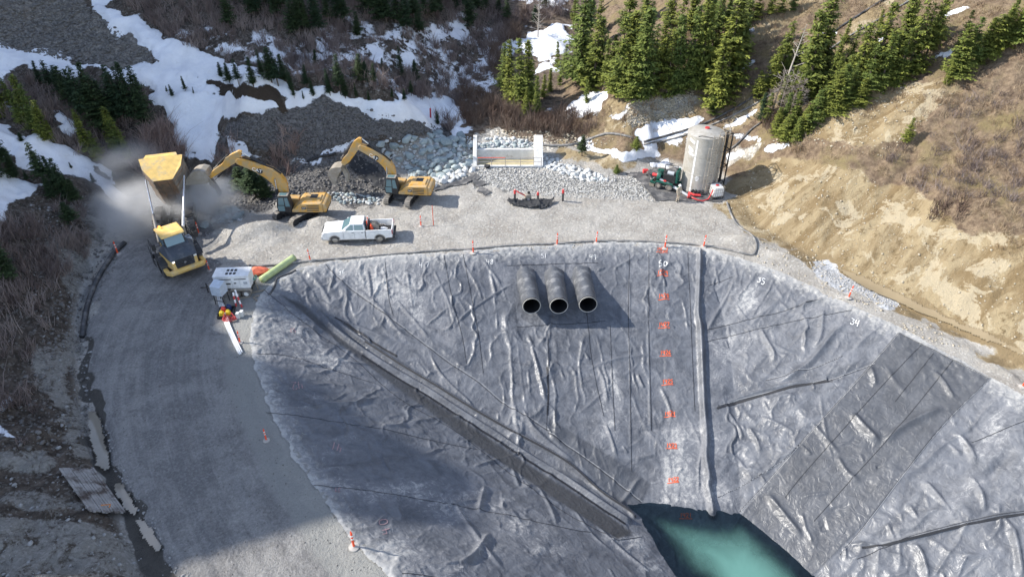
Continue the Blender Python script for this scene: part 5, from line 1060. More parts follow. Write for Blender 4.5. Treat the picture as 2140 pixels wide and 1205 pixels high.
g = MB().add([RF @ Vector(v) for v in [(2.32, -.72, 1.25), (2.32, .72, 1.25), (2.17, .80, 1.98), (2.17, -.80, 1.98), (2.2, -.72, 1.25), (2.2, .72, 1.25), (2.05, .8, 1.98), (2.05, -.8, 1.98)]], [(0, 1, 2, 3), (5, 4, 7, 6), (3, 2, 6, 7), (0, 4, 5, 1), (0, 3, 7, 4), (1, 5, 6, 2)]).build('grille', BK, root, .02)
b = MB()
for k in range(6): b.box(RF @ Vector((2.33-.025*k, 0, 1.32+k*.12)), (.02, 1.36, .02), M=RF)
b.build('grille_bar', SLATE, g); MB().lathe([(0, 0), (.1, 0), (.1, .02), (0, .02)], (0, 0, 0), 16, 'X').build('round_badge', CHR, g).location = LF(2.27, 0, 1.62); g.children[-1].rotation_euler = (0, 0, hR)
for s in (-1, 1):
    l = fbox('headlight', (2.26, s*.88, 1.92), (.1, .24, .12), plain('headlight_glass', (.8, .8, .75), .15), .02)
    if s < 0:
        em = NT('lit_lamp'); em.set('Emission Color', (1, .85, .7, 1)); em.set('Emission Strength', 5.0); fbox('lit_bulb', (2.315, s*.86, 1.92), (.02, .12, .08), em.m, .0, l)
fprism('bumper', [(2.1, .75), (2.55, .8), (2.62, 1.05), (2.5, 1.22), (2.1, 1.2)], -1.35, 1.35, Y2, .08)
for s in (-1, 1):
    V8 = [(2.58, s*1.3, .8), (2.0, s*1.62, .8), (1.1, s*1.62, .85), (1.1, s*1.3, .85), (2.58, s*1.3, 1.18), (2.0, s*1.62, 1.18), (1.1, s*1.62, 1.15), (1.1, s*1.3, 1.15)]
    MB().add([RF @ Vector(v) for v in V8], [(0, 1, 2, 3), (4, 7, 6, 5), (0, 4, 5, 1), (1, 5, 6, 2), (2, 6, 7, 3), (3, 7, 4, 0)]).build('bumper_wing', Y2, root, .05)
    arc = [(0.0+1.18*math.cos(a), .95+1.12*math.sin(a)) for a in np.linspace(.45, PI-.3, 12)]; arc += [(0.0+1.04*math.cos(a), .95+1.0*math.sin(a)) for a in np.linspace(PI-.3, .45, 12)]
    fprism('fender', arc, s*1.02 if s > 0 else -1.72, 1.72 if s > 0 else -1.02, BK, .02)
    wheel(root, RF @ Vector((0, s*1.32, .93)), .93, .66, hR, rimc=RUB)
    fbox('side_deck', (-.5, s*1.35, 1.98), (1.8, .55, .08), TRK)
    b = MB(); 
    for x in (-1.3, -.7, -.1, .35): b.tube([LF(x, s*1.62, 2.0), LF(x, s*1.62, 2.9)], .02, 5)
    for z in (2.45, 2.9): b.tube([LF(-1.3, s*1.62, z), LF(.35, s*1.62, z)], .02, 5)
    b.build('handrail', BK, root)
    b = MB(); b.tube([LF(.2, s*1.0, 2.9), LF(.45, s*1.6, 3.0)], .025, 5); b.box(RF @ Vector((.45, s*1.68, 3.0)), (.08, .3, .5), M=RF); b.build('mirror', BK, root)
fprism('cab_body', [(-1.35, 1.3), (.3, 1.3), (.45, 2.55), (.15, 3.42), (-1.25, 3.42), (-1.45, 2.5)], -.82, .82, BK, .05)
fprism('cab_door', [(-1.2, 1.35), (.2, 1.35), (.3, 2.4), (-1.2, 2.4)], -.86, -.825, Y2, .01); fprism('cab_door', [(-1.2, 1.35), (.2, 1.35), (.3, 2.4), (-1.2, 2.4)], .825, .86, Y2, .01)
fprism('window', [(-1.2, 2.5), (.3, 2.5), (.05, 3.3), (-1.1, 3.3)], -.84, -.824, GLS, 0); fprism('window', [(-1.2, 2.5), (.3, 2.5), (.05, 3.3), (-1.1, 3.3)], .824, .84, GLS, 0)
MB().add([RF @ Vector(v) for v in [(.47, -.72, 2.6), (.47, .72, 2.6), (.195, .72, 3.34), (.195, -.72, 3.34)]], [(0, 1, 2, 3)]).build('windscreen', GLS, root, 0, solid=.015)
fprism('cab_roof', [(-1.5, 3.42), (.4, 3.42), (.42, 3.5), (.2, 3.62), (-1.3, 3.62), (-1.5, 3.55)], -.93, .93, Y2, .05)
em2 = NT('beacon_lamp'); em2.set('Base Color', (1, .25, .05, 1)); em2.set('Emission Color', (1, .3, .05, 1)); em2.set('Emission Strength', 1.5)
MB().cyl(LF(-1.2, -.5, 3.62), LF(-1.2, -.5, 3.8), .09, 10).build('beacon', em2.m, root)
b = MB(); b.tube([LF(-.9, 1.2, 1.9), LF(-.9, 1.2, 3.3)], .13, 10); b.build('exhaust_stack', WORN, root); fbox('air_filter', (-.3, 1.2, 2.3), (.7, .5, .6), GREY, .06)
b = MB()
for z in (.7, 1.05, 1.4, 1.75): b.box(RF @ Vector((-.95, -1.75, z)), (.5, .08, .04), M=RF)
for x in (-1.22, -.68): b.tube([LF(x, -1.78, .6), LF(x, -1.78, 2.4)], .025, 5)
b.build('ladder', BK, root)
hit = np.array(LF(-1.9, 0, 0))[:2]; RO = np.array([rc[0]-of[0], rc[1]-of[1]]); dv = hit-RO; rl = np.hypot(*dv); dv = dv/rl; aR = math.atan2(dv[1], dv[0]); RR = Matrix.Rotation(aR, 3, 'Z')
def LR(x, y, z): v = RR @ Vector((x, y, 0)); return Vector((v.x+RO[0], v.y+RO[1], z))
b = MB(); b.box(RF @ Vector((-1.2, 0, 1.1)), (1.8, 1.1, .6), M=RF); b.build('front_frame', BK, root, .03)
b = MB(); b.tube([LR(rl-.1, 0, .85), LR(rl-.1, 0, 1.45)], .3, 14)
for s in (-.42, .42): b.box(LR(-.2+rl/2-.6, s, 1.15), (rl+2.2, .22, .42), M=RR)
for x in (.9, -1.0): b.tube([LR(x, -1.2, .95), LR(x, 1.2, .95)], .2, 10)
b.box(LR(-1.9, 0, 1.2), (.4, 1.1, .5), M=RR); b.build('rear_frame', BK, root, .02)
for x in (.9, -1.0):
    for s in (-1, 1): wheel(root, LR(x, s*1.38, .93), .93, .70, aR, rimc=RUB)
for ch in root.children:
    if ch.name.split('.')[0] in ('nose', 'bonnet', 'grille', 'headlight', 'bumper', 'bumper_wing'):
        for oo in [ch]+list(ch.children):
            if oo.name.startswith('round_badge'): oo.location = LF(1.80, 0, 1.62); continue
            for v in oo.data.vertices:
                xh = v.co.x*hd[0]+v.co.y*hd[1]
                if xh > .1: dx = (xh-.1)*-.22; v.co.x += dx*hd[0]; v.co.y += dx*hd[1]
# raised body
ph = math.radians(58); aB = Vector((math.cos(ph)*dv[0], math.cos(ph)*dv[1], math.sin(ph))); uB = Vector((-math.sin(ph)*dv[0], -math.sin(ph)*dv[1], math.cos(ph))); yB = RR @ Vector((0, 1, 0)); oB = LR(-2.1, 0, 1.55)
def LB_(x, y, z): return oB+aB*x*.84+yB*y*.92+uB*z*.98
def bedpart(name, rings, faces, mat, th=.07): return MB().add([LB_(*r) for r in rings], faces).build(name, mat, root, 0, solid=th)
cs = [(-1.78, 2.35), (-1.72, 1.25), (-.85, 0.0), (.85, 0.0), (1.72, 1.25), (1.78, 2.35)]
back = [(-.9, -1.62, 1.75), (-.7, -1.5, 1.1), (-.3, -.85, .25), (-.3, .85, .25), (-.7, 1.5, 1.1), (-.9, 1.62, 1.75)]
mid = [(1.2, y, z) for y, z in cs]; mid = [(1.2, y, (z if z < 2 else 2.15)) for y, z in cs]; front = [(5.1, y, z) for y, z in cs]
bd = bedpart('tipper_side', back[3:]+mid[3:]+front[3:], [(0, 1, 4, 3), (1, 2, 5, 4), (3, 4, 7, 6), (4, 5, 8, 7)], BEDG); bd2 = bedpart('tipper_side', back[:3]+mid[:3]+front[:3], [(0, 1, 4, 3), (1, 2, 5, 4), (3, 4, 7, 6), (4, 5, 8, 7)], BEDG)
bedpart('tipper_floor', [back[2], back[3], mid[2], mid[3], front[2], front[3]], [(0, 1, 3, 2), (2, 3, 5, 4)], RUST, .1)
fp = [(5.1, -.85, 0), (5.1, .85, 0), (5.25, 1.72, 1.25), (5.3, 1.95, 2.35), (5.3, -1.95, 2.35), (5.25, -1.72, 1.25)]
hp_ = bedpart('front_wall', fp, [(0, 1, 2, 3, 4, 5)], Y2, .10); bedpart('spill_guard', [(5.3, -1.5, 2.35), (5.3, 1.5, 2.35), (5.0, 1.35, 2.85), (5.0, -1.35, 2.85)], [(0, 1, 2, 3)], Y2, .08)
b = MB()
for x in (.4, 1.5, 2.6, 3.7, 4.7):
    for s in (-1, 1): b.tube([LB_(x, s*.9, -.02), LB_(x, s*1.74, 1.2), LB_(x, s*1.8, 2.0)], .055, 4)
b.tube([LB_(0, -.45, -.08), LB_(5.05, -.45, -.08)], .09, 4); b.tube([LB_(0, .45, -.08), LB_(5.05, .45, -.08)], .09, 4); b.build('stiffening_rib', RUST, root)
for s in (-1, 1): b = MB().tube([LB_(-.9, s*1.64, 1.77), LB_(1.2, s*1.80, 2.17), LB_(5.1, s*1.82, 2.37)], .07, 6).build('top_rail', BEDG, root)
for s in (-1, 1):
    a = LR(rl-.75, s*.95, 1.35); e = LB_(4.2, s*1.72, .75); m_ = a.lerp(e, .45); q = MB().cyl(a, m_, .13, 12).build('lift_cylinder', CHR if s > 0 else TRK, root); MB().cyl(m_, e, .085, 12).build('rod', CHR, q)
    q = MB().box(LR(.0, s*1.3, 2.0), (2.6, .7, .05), M=RR).build('mudguard', BK, root, .02)
# ------------------------------------------------------------------ pickup
pa = P(699, 500, .42)[:2]; pb = P(796, 497, .42)[:2]; ctr = (pa+pb)/2; hdg = math.atan2(pa[1]-pb[1], pa[0]-pb[0]); lat = np.array([-math.sin(hdg), math.cos(hdg)])
ctr = ctr-lat*0.85
# the near side faces the camera
root = thing('pickup_truck', (ctr[0], ctr[1], gz(*ctr)), 'white crew-cab pickup truck with a loaded bed parked on the gravel platform', 'pickup truck', None, hdg)
U = (1, 0, 0); A = (0, 1, 0); Wz = (0, 0, 1)
def arch(cx, r, n=9): return [(cx+r*math.cos(a), .42+r*math.sin(a)) for a in np.linspace(0, PI, n)]
low = [(-3.0, .55)]+[(x, z) for x, z in reversed(arch(-1.98, .47))]+[(-1.45, .42), (1.3, .42)]+[(x, z) for x, z in reversed(arch(1.98, .47))]+[(2.5, .42), (3.0, .5), (3.08, .8), (3.02, 1.12), (2.85, 1.24), (1.35, 1.33), (-.72, 1.33), (-.74, 1.33)]
front_ = [(-.74, .42), (1.3, .42)]+[(x, z) for x, z in reversed(arch(1.98, .47))]+[(2.5, .42), (3.0, .5), (3.08, .8), (3.02, 1.08), (2.85, 1.2), (1.35, 1.30), (-.74, 1.30)]
MB().prism(front_, A, -.98, .98, U=U, W=Wz).build('body', WH2, root, .06); MB().box((0.55, 0, .46), (5.0, 1.96, .1)).build('sill', DGR, root, .02)
hdm = MB().add([(2.95, -.8, 1.14), (2.95, .8, 1.14), (1.3, .85, 1.31), (1.3, -.85, 1.31), (2.8, -.62, 1.24), (2.8, .62, 1.24), (1.3, .7, 1.40), (1.3, -.7, 1.40)], [(0, 1, 2, 3), (4, 7, 6, 5), (0, 4, 5, 1), (1, 5, 6, 2), (2, 6, 7, 3), (3, 7, 4, 0)]).build('bonnet', WH2, root, .03)
ghV = [(1.35, -.92, 1.29), (1.35, .92, 1.29), (-.78, .92, 1.29), (-.78, -.92, 1.29), (.52, -.72, 1.90), (.52, .72, 1.90), (-.62, .74, 1.90), (-.62, -.74, 1.90)]
MB().add(ghV, [(0, 1, 2, 3), (4, 7, 6, 5), (0, 4, 5, 1), (1, 5, 6, 2), (2, 6, 7, 3), (3, 7, 4, 0)]).build('cabin', WH2, root, .06)
def gp(pts, nm, off=.012): return MB().add(pts, [tuple(range(len(pts)))]).build(nm, GLS, root, 0, solid=off*2)
def side(x, z, s): f = (z-1.29)/.61; return (x, s*(.92-f*.19+.004), z)
for s in (-1, 1):
    gp([side(1.0, 1.34, s), side(.28, 1.34, s), side(.28, 1.80, s), side(.50, 1.80, s)], 'window'); gp([side(.18, 1.34, s), side(-.62, 1.34, s), side(-.56, 1.80, s), side(.18, 1.80, s)], 'window')
    b = MB(); b.box((.95, s*1.08, 1.38), (.12, .2, .22)); b.build('mirror', WH2, root, .03)
    for x in (.35, -.5): MB().box((x, s*.995, 1.12), (.2, .03, .035)).build('door_handle', BK, root, .01)
    for x in (1.18, .22, -.70): MB().box((x, s*.982, .92), (.012, .008, .72)).build('door_gap', BK, root)
    for c in (1.98, -1.98):
        wheel(root, (c, s*.84, .40), .41, .28, 0, rimc=WORN, lug=False)
        MB().prism([(c+.52*math.cos(a), .42+.52*math.sin(a)) for a in np.linspace(0, PI, 12)]+[(c+.455*math.cos(a), .42+.455*math.sin(a)) for a in np.linspace(PI, 0, 12)], A, s*.975 if s > 0 else -1.01, 1.01 if s > 0 else -.975, U=U, W=Wz).build('wheel_arch', DGR, root)
    MB().box((3.0, s*.78, .98), (.12, .32, .2)).build('headlight', plain('headlight_glass', (.7, .72, .72), .15), root, .03)
    MB().box((-3.09, s*.90, 1.08), (.10, .17, .42)).build('tail_light', REDL, root, .02)
    bs = [(-3.08, .55)]+[(x, z) for x, z in reversed(arch(-1.98, .47))][::-1][::-1]+[(-.80, .46), (-.80, 1.30), (-3.08, 1.33)]
    bs = [(-3.08, .55), (-2.45, .5)]+[(x, z) for x, z in arch(-1.98, .47)][::-1][::1]+[(-.80, .46), (-.80, 1.30), (-3.08, 1.33)]
    MB().prism(bs, A, .90*s if s > 0 else -.985, .985 if s > 0 else -.90, U=U, W=Wz).build('bed_side', WH2, root, .02)
gp([(1.30, -.84, 1.34), (1.30, .84, 1.34), (.57, .68, 1.86), (.57, -.68, 1.86)], 'windscreen'); gp([(-.765, -.7, 1.4), (-.765, .7, 1.4), (-.66, .62, 1.82), (-.66, -.62, 1.82)], 'rear_window')
MB().box((-3.07, 0, .95), (.08, 1.66, .72)).build('tailgate', WH2, root, .02); MB().box((-3.2, 0, .55), (.2, 1.9, .18)).build('rear_bumper', BK, root, .03); MB().box((3.08, 0, .6), (.18, 1.9, .28)).build('front_bumper', GREY, root, .05); MB().box((3.07, 0, .95), (.08, 1.2, .3)).build('grille', BK, root, .02)
MB().box((-1.93, 0, .66), (2.2, 1.78, .06)).build('bed_floor', BK, root); MB().box((0, 0, .42), (5.2, 1.2, .2)).build('chassis', BK, root)
def wpos(x, y, z): c, s = math.cos(hdg), math.sin(hdg); return (ctr[0]+x*c-y*s, ctr[1]+x*s+y*c, gz(*ctr)+z)
t = thing('hose_reel', wpos(-1.5, .05, .69), 'grey hose reel standing in the front of the pickup bed', 'hose reel', None, hdg)
MB().lathe([(.1, -.28), (.42, -.28), (.42, -.24), (.2, -.24), (.2, .24), (.42, .24), (.42, .28), (.1, .28)], (0, 0, .48), 20, 'Y').build('drum', WORN, t); b = MB()
for s in (-.34, .34): b.tube([(-.35, s, 0), (0, s, .5), (.35, s, 0)], .03, 6)
b.build('stand', GREY, t); MB().lathe([(.2, -.22), (.36, -.22), (.36, .22), (.2, .22)], (0, 0, .48), 18, 'Y').build('wound_hose', RUB, t)
t = thing('red_tool_rack', wpos(-.98, .1, .69), 'red and white posts standing upright behind the pickup cab', 'tool rack', None, hdg); MB().box((0, 0, .45), (.1, 1.5, .9)).build('board', BK, t, .01)
for k in range(4): MB().cyl((.1, -.6+k*.28, 0), (.08, -.6+k*.28, 1.25), .045, 8).build('post', ORG if k % 2 else REFL, t)
tag(MB().lathe([(.17, 0), (.17, .03), (.03, .55), (.0, .56)], wpos(-1.25, .45, 1.15), 14).build('traffic_cone', ORG), 'orange traffic cone on the load of the pickup bed', 'traffic cone')
for k, (x, y, s, lb) in enumerate([(-2.3, -.2, .3, 'white sack lying in the middle of the pickup bed'), (-2.65, .25, .22, 'small white sack near the pickup tailgate')]):
    v = ROCKS[k][0]*np.array([s*1.3, s, s*.7])+np.array(wpos(x, y, .8)); tag(mesh_np('sack', v, ROCKS[k][1], WHT, smooth=True), lb, 'sack')
# ================================================================== SITE EQUIPMENT
BLKP = plain('black_plastic_pipe', (0.035, 0.036, 0.04), 0.5, dirt=0.4, dirtcol=(0.18, 0.17, 0.16)); HOSE = plain('dusty_grey_hose', (0.14, 0.14, 0.14), 0.7, dirt=0.4, dirtcol=(0.36, 0.34, 0.31))
FAB = plain('black_geotextile', (0.028, 0.029, 0.032), 0.85, bump=0.5, bs=3, dirt=0.15, dirtcol=(0.11, 0.11, 0.11)); FABG = plain('dusty_geotextile', (0.07, 0.07, 0.073), 0.9, bump=0.6, bs=3, dirt=0.35, dirtcol=(0.22, 0.21, 0.20))
WOOD = plain('weathered_wood', (0.27, 0.23, 0.18), 0.85, bump=0.3, bs=12); CONC = plain('pale_concrete', (0.66, 0.65, 0.62), 0.85, dirt=0.2, dirtcol=(0.40, 0.38, 0.34), bump=0.15, bs=6)
def fl(px, py): return gcast(px, py)
def groundline(pl, r, n=6, lift=0.0, fn=None):
    sp = smooth_line(pl, n); q = fl(sp[:, 0], sp[:, 1]); z = gfast(q[:, 0], q[:, 1]); return [(a, b, c+r*0.8+lift) for a, b, c in zip(q[:, 0], q[:, 1], z)]
def pipe(name, pl, r, mat, label, cat, group=None, n=8, lift=0.0): return tag(MB().tube(groundline(pl, r, 6, lift), r, n).build(name, mat, None, 0, True), label, cat, group)
def cloth(name, pl, mat, label, cat, seed=0, amp=0.10, lift=0.05, res=0.14, parent=None):
    """creased sheet draped over the ground inside a photo outline"""
    c = fl([q[0] for q in pl], [q[1] for q in pl]); W2 = [(a[0], a[1]) for a in c]; x0, y0, x1, y1 = c[:, 0].min(), c[:, 1].min(), c[:, 0].max(), c[:, 1].max()
    X, Y = np.meshgrid(np.arange(x0, x1+res, res), np.arange(y0, y1+res, res), indexing='ij'); S = sdf(X+.1*fbm(X*2, Y*2, seed, 2), Y+.1*fbm(X*2, Y*2, seed+9, 2), W2); K = S > -res*.5
    K = K[:-1, :-1] & K[1:, :-1] & K[1:, 1:] & K[:-1, 1:]; Z = gfast(X, Y)+lift+amp*ridged(X*.9, Y*.9, seed, 2)**2+amp*.4*ridged(X*2.5, Y*2.5, seed+3, 2)
    o = mesh_np(name, np.stack([X, Y, Z], -1).reshape(-1, 3), gridfaces(X.shape[0], X.shape[1], K), mat, parent, True)
    bm = bmesh.new(); bm.from_mesh(o.data); bmesh.ops.delete(bm, geom=[v for v in bm.verts if not v.link_faces], context='VERTS'); bm.to_mesh(o.data); bm.free()
    return tag(o, label, cat) if label else o
# ---- delineator posts
pb_ = MB().lathe([(0, 0), (.24, 0), (.24, .05), (.10, .09), (.06, .12), (0, .12)], (0, 0, 0), 16).build('base', plain('pale_rubber_base', (0.40, 0.38, 0.35), 0.85)); 
pp_ = MB().lathe([(0, .1), (.055, .1), (.05, 1.02), (.035, 1.1), (0, 1.1)], (0, 0, 0), 12).build('post', ORG); pr1 = MB().lathe([(.056, .60), (.056, .70)], (0, 0, 0), 12).build('reflective_band', REFL); pr2 = MB().lathe([(.0555, .82), (.0555, .92)], (0, 0, 0), 12).build('reflective_band', REFL)
pr3 = MB().tube([(-.03, 0, 1.08), (-.03, 0, 1.16), (0, 0, 1.19), (.03, 0, 1.16), (.03, 0, 1.08)], .013, 6).build('grip_loop', ORG)
first = True
POSTS = [(247,531,'orange delineator post at the top end of the black culvert pipe',1.15),(416,489,'orange delineator post behind the rear wheel of the tipping truck',1.1),(438,565,'delineator post between the truck bonnet and the generator',.9),(502,716,'delineator post at the lower end of the white conduits',.95),(557,920,'delineator post alone on the grey road edge in the shade',.9),
 (740,1143,'delineator post at the lowest corner of the road casting a long shadow on the liner',1.2),(649,545,'orange delineator post next to the pale green pipe',1.0),(989,529,'orange delineator post on the liner crest above the number 48',1.1),(1164,512,'orange delineator post on the crest above the left one of the three pipes',1.1),(1246,507,'orange delineator post on the crest above the right one of the three pipes',1.0),
 (1389,519,'leaning delineator post on the crest right above the painted level marks',1.2),(1470,516,'orange delineator post at the crest end of the long upright fold',1.1),(1773,622,'red and white delineator post between the right crest track and the gravel ribbon',1.05),(880,473,'orange delineator post on the open gravel right of the pickup',1.0),(2136,808,'delineator post half cut by the right frame edge',1.0)]
proto = None
for (x, y, lb, sc) in POSTS:
    p = G1(x, y); t = thing('delineator_post', tuple(p), lb, 'traffic post', 'orange delineator posts round the site', random.uniform(0, 6)); t.scale = (sc, sc, sc)
    ex = random.uniform(-.06, .06); t.rotation_euler = (0, 0, t.rotation_euler[2])
    for q in (pb_, pp_, pr1, pr2, pr3):
        c = q.copy(); C.objects.link(c); c.parent = t
        if q is not pb_: c.rotation_euler = (ex, ex*.5, 0)
for q in (pb_, pp_, pr1, pr2, pr3): bpy.data.objects.remove(q)
p = G1(906, 471); t = tag(MB().box((p[0], p[1], p[2]+1.05), (.06, .03, 2.1)).build('survey_lath', ORG, None, 0), 'tall thin orange survey lath standing in the gravel between pickup and right digger', 'survey stake')
p = G1(900, 246); tag(MB().cyl(tuple(p), (p[0]+.03, p[1], p[2]+1.1), .09, 8).build('marker_post', plain('red_paint', (.40, .02, .04), .5)), 'short dark red marker post standing in the snow above the boulders', 'marker post')
# ---- hoses and pipes
pipe('crest_hose', [(522,556),(560,556),(605,551),(650,546),(760,538),(900,526),(1000,520),(1080,513),(1165,510),(1240,505),(1320,505),(1400,509),(1470,514),(1530,525),(1565,533),(1578,528),(1580,510),(1570,492),(1548,478),(1534,462),(1524,440),(1519,424)], .10, HOSE, 'long dusty discharge hose running along the crest of the pond to the tank', 'hose')
pipe('culvert_pipe', [(174,706),(178,672),(186,635),(203,590),(222,557),(243,528),(262,510)], .21, BLKP, 'black corrugated culvert pipe lying along the left edge of the haul road', 'pipe', None, 12)
pipe('black_drain_hose', [(563,618),(574,600),(580,583),(600,575),(618,566)], .09, BLKP, 'short bent black hose lying on the top left corner of the liner', 'hose')
pipe('pale_green_pipe', [(548,590),(583,566),(616,543)], .30, plain('pale_green_pvc', (.42, .50, .24), .5, dirt=.2, dirtcol=(.55, .52, .42)), 'pale green plastic pipe lying across the crest hose', 'pipe', None, 14, .03)
pipe('supply_pipe', [(1128,304),(1165,306),(1200,303),(1232,292),(1268,281),(1300,284),(1322,290)], .13, HOSE, 'grey pipe arching over the bank from the headwall basin', 'pipe')
pipe('upper_pipeline', [(1345,298),(1400,283),(1465,262),(1520,236),(1580,200),(1622,165),(1660,135),(1740,70),(1800,30),(1880,-20)], .12, BLKP, 'upper one of two black pipelines climbing the right hillside', 'pipeline', 'pipelines climbing the hillside')
pipe('lower_pipeline', [(1345,303),(1410,290),(1470,269),(1530,243),(1590,212),(1640,180),(1700,130),(1770,80),(1840,40),(1920,-10)], .10, HOSE, 'lower, paler one of two pipelines climbing the right hillside', 'pipeline', 'pipelines climbing the hillside')
pipe('feed_pipe', [(1520,318),(1545,298),(1570,272),(1590,258)], .11, BLKP, 'short dark pipe running uphill from the back of the tank', 'pipe')
pipe('charred_log', [(642,340),(665,330),(690,326),(702,322)], .14, BK, 'long black pipe end lying on the dark heap between the diggers', 'pipe')
for k, off in enumerate((0, 3, 6, 9)):
    tag(MB().tube(groundline([(452+off,603),(458+off*1.1,635),(470+off,675),(484+off,708),(499+off*.9,743-abs(off-4))], .05, 5, 0.03*k), .05, 6).build('plastic_conduit', WHT, None, 0, True), 'long white plastic conduit in the bundle lying beside the small grey cabinet', 'conduit', 'white conduits in a bundle')
for i, (a, b, c, d, lb) in enumerate([(486,622,552,607,'long brown timber lying behind the trailer wheels'),(486,626,524,620,'dark timber with red end lying near the trailer wheels'),(532,620,543,618,'short pale board lying near the liner corner'),(530,622,537,629,'stubby pale plank lying crosswise by the liner corner')]):
    q = [G1(a, b), G1(c, d)]; v = q[1]-q[0]; L_ = float(np.hypot(v[0], v[1])); m_ = (q[0]+q[1])/2; tag(MB().box((m_[0], m_[1], m_[2]+.06), (L_, .12, .08), rz=math.atan2(v[1], v[0])).build('timber', WOOD, None, .01), lb, 'timber')
p = G1(564, 571); tag(MB().box((p[0], p[1], p[2]+.22), (.16, .1, .45)).build('wooden_stake', plain('yellow_wood', (.5, .33, .12), .8), None, .01), 'short wooden stake between the orange sack and the green pipe', 'stake')
q = [np.array(P(519, 556, 1.9)), np.array(P(540, 604, .1))]
tag(MB().tube([tuple(q[0]), tuple(q[1])], .05, 4).build('leaning_board', WOOD), 'brown board leaning against the rear end of the white generator', 'board')
# orange sack
p = G1(538, 578); V_ = ROCKS[2][0]*np.array([1.0, .75, .62])+0.03*RNG.normal(0, 1, ROCKS[2][0].shape); V_[:, 2] = np.maximum(V_[:, 2], -.35); tag(mesh_np('orange_sack', V_*0.95+np.array([p[0], p[1]+.5, p[2]+.3]), ROCKS[2][1], plain('orange_tarpaulin', (.85, .19, .10), .6, bump=.6, bs=4), smooth=True), 'crumpled orange tarpaulin sack behind the generator', 'sack')
# ---- headwall
hw = thing('concrete_headwall', (-0.4, 69.5, 0), 'pale concrete headwall with sloping wing walls and a low back wall at the creek mouth', 'headwall')
def hp2(x, y, z): return (x, y, z)
for nm, xa in (('wing_wall', -3.75), ('wing_wall', 2.75)):
    sp = 0.0
    MB().prism([(-1.05, 0), (2.0, 0), (2.0, 2.35), (1.5, 2.35), (-.9, .35), (-1.05, .2)], (1, 0, 0), 0, .42 if xa < 0 else .95, o=(xa if xa < 0 else xa, 0, 0), U=(0, 1, 0), W=(0, 0, 1)).build(nm, CONC, hw, .03)
MB().box((-.3, .9, .62), (6.1, .35, 1.25)).build('back_wall', CONC, hw, .02); MB().box((-.28, -.05, .05), (6.1, 1.5, .1)).build('floor_slab', plain('ochre_stained_concrete', (.42, .36, .22), .9), hw); MB().box((-.1, -.95, .09), (7.4, .35, .18)).build('sill', CONC, hw, .02)
b = MB()
for x in (-3.2, -1.75, -.3, 1.3, 2.7, 3.5): b.tube([(x, -1.05, .15), (x, -1.05, 1.2)], .028, 6)
for z in (.65, 1.15): b.tube([(-3.25, -1.05, z), (3.55, -1.05, z)], .028, 6)
b.build('safety_rail', plain('galvanised_tube', (.45, .40, .37), .5, .3), hw)
o = MB().tube([(-3.2, -1.08, 1.15), (-.3, -1.08, 1.15)], .035, 6).build('orange_rail', ORG, hw)
p = G1(1018, 351); tag(mesh_np('black_bag', ROCKS[1][0]*.35+np.array([p[0], p[1], p[2]+.2]), ROCKS[1][1], FAB), 'small black bag lying in front of the left wing wall', 'bag')
# ---- tank
tk = thing('steel_tank', (18.75, 64.2, 0.0), 'tall beige cylindrical tank with ladder standing at the foot of the yellow bank', 'tank')
TNK = plain('beige_tank_paint', (.42, .40, .36), .5, dirt=.3, dirtcol=(.30, .27, .22)); R_ = 1.74; HT = 5.75
MB().lathe([(0, 0), (R_, 0), (R_, HT), (R_-.06, HT+.04), (0, HT+.28)], (0, 0, .12), 64).build('shell', TNK, tk, 0, 'auto')
for z in (.15, 2.0, 3.9, HT+.1): MB().lathe([(R_-.01, z-.03), (R_+.025, z-.03), (R_+.025, z+.03), (R_-.01, z+.03)], (0, 0, 0), 64).build('hoop', TNK, tk)
def tc(ang, z, r=0.0): a = math.radians(ang); return ((R_+r)*math.cos(a), (R_+r)*math.sin(a), z)
MB().grid(lambda u, v: tc(-131+u*5.5, .2+v*5.4, .012), 3, 12).build('white_stripe', WHT, tk)
MB().grid(lambda u, v: tc(-118+u*14, 1.35+v*.55, .012), 4, 3).build('sticker', TNK, tk)
b = MB()
for k, (w_, z) in enumerate(((9, 1.85), (13, 1.72), (11, 1.58), (7, 1.45))): b.grid(lambda u, v, w_=w_, z=z: tc(-112-w_/2+u*w_, z+v*.09, .02), 3, 1)
b.build('faded_lettering', WHT, tk)
for z, a0 in ((5.35, -158), (4.5, -160), (4.05, -156)): MB().grid(lambda u, v, z=z, a0=a0: tc(a0+u*22, z+v*.28-u*.25, .014), 4, 2).build('white_marking', WHT, tk)
for a0 in (-66,):
    b = MB(); b.tube([tc(a0, .5, .22), tc(a0, HT+.6, .22)], .03, 6); b.tube([tc(a0-16, .5, .22), tc(a0-16, HT+.6, .22)], .03, 6)
    for k in range(20): b.tube([tc(a0, .6+k*.29, .22), tc(a0-16, .6+k*.29, .22)], .022, 5)
    b.build('ladder', WORN, tk)
b = MB(); b.tube([tc(-92, .9, .35), tc(-92, 5.1, .35)], .025, 5)
for z in (.9, 2.3, 3.7, 5.1): b.tube([tc(-92, z, .35), tc(-84, z, .5), tc(-82, z, .22)], .022, 5)
b.build('ladder_cage', WORN, tk)
b = MB(); b.tube([tc(-48, .1, .3), tc(-48, HT+.15, .3)], .075, 8); b.tube([tc(-48, HT+.15, .3), tc(-48, HT+.2, -.3)], .06, 8); b.build('fill_pipe', WORN, tk)
b = MB()
for a0, r_ in ((-25, .35), (2, .35), (-12, .75)): b.tube([tc(a0, 0, r_), tc(a0, HT+.25, r_)], .075, 6)
for z in (.8, 2.6, 4.3, HT+.2):
    b.tube([tc(-40, z, .05), tc(-25, z, .35), tc(-12, z, .75), tc(2, z, .35), tc(12, z, .05)], .05, 6)
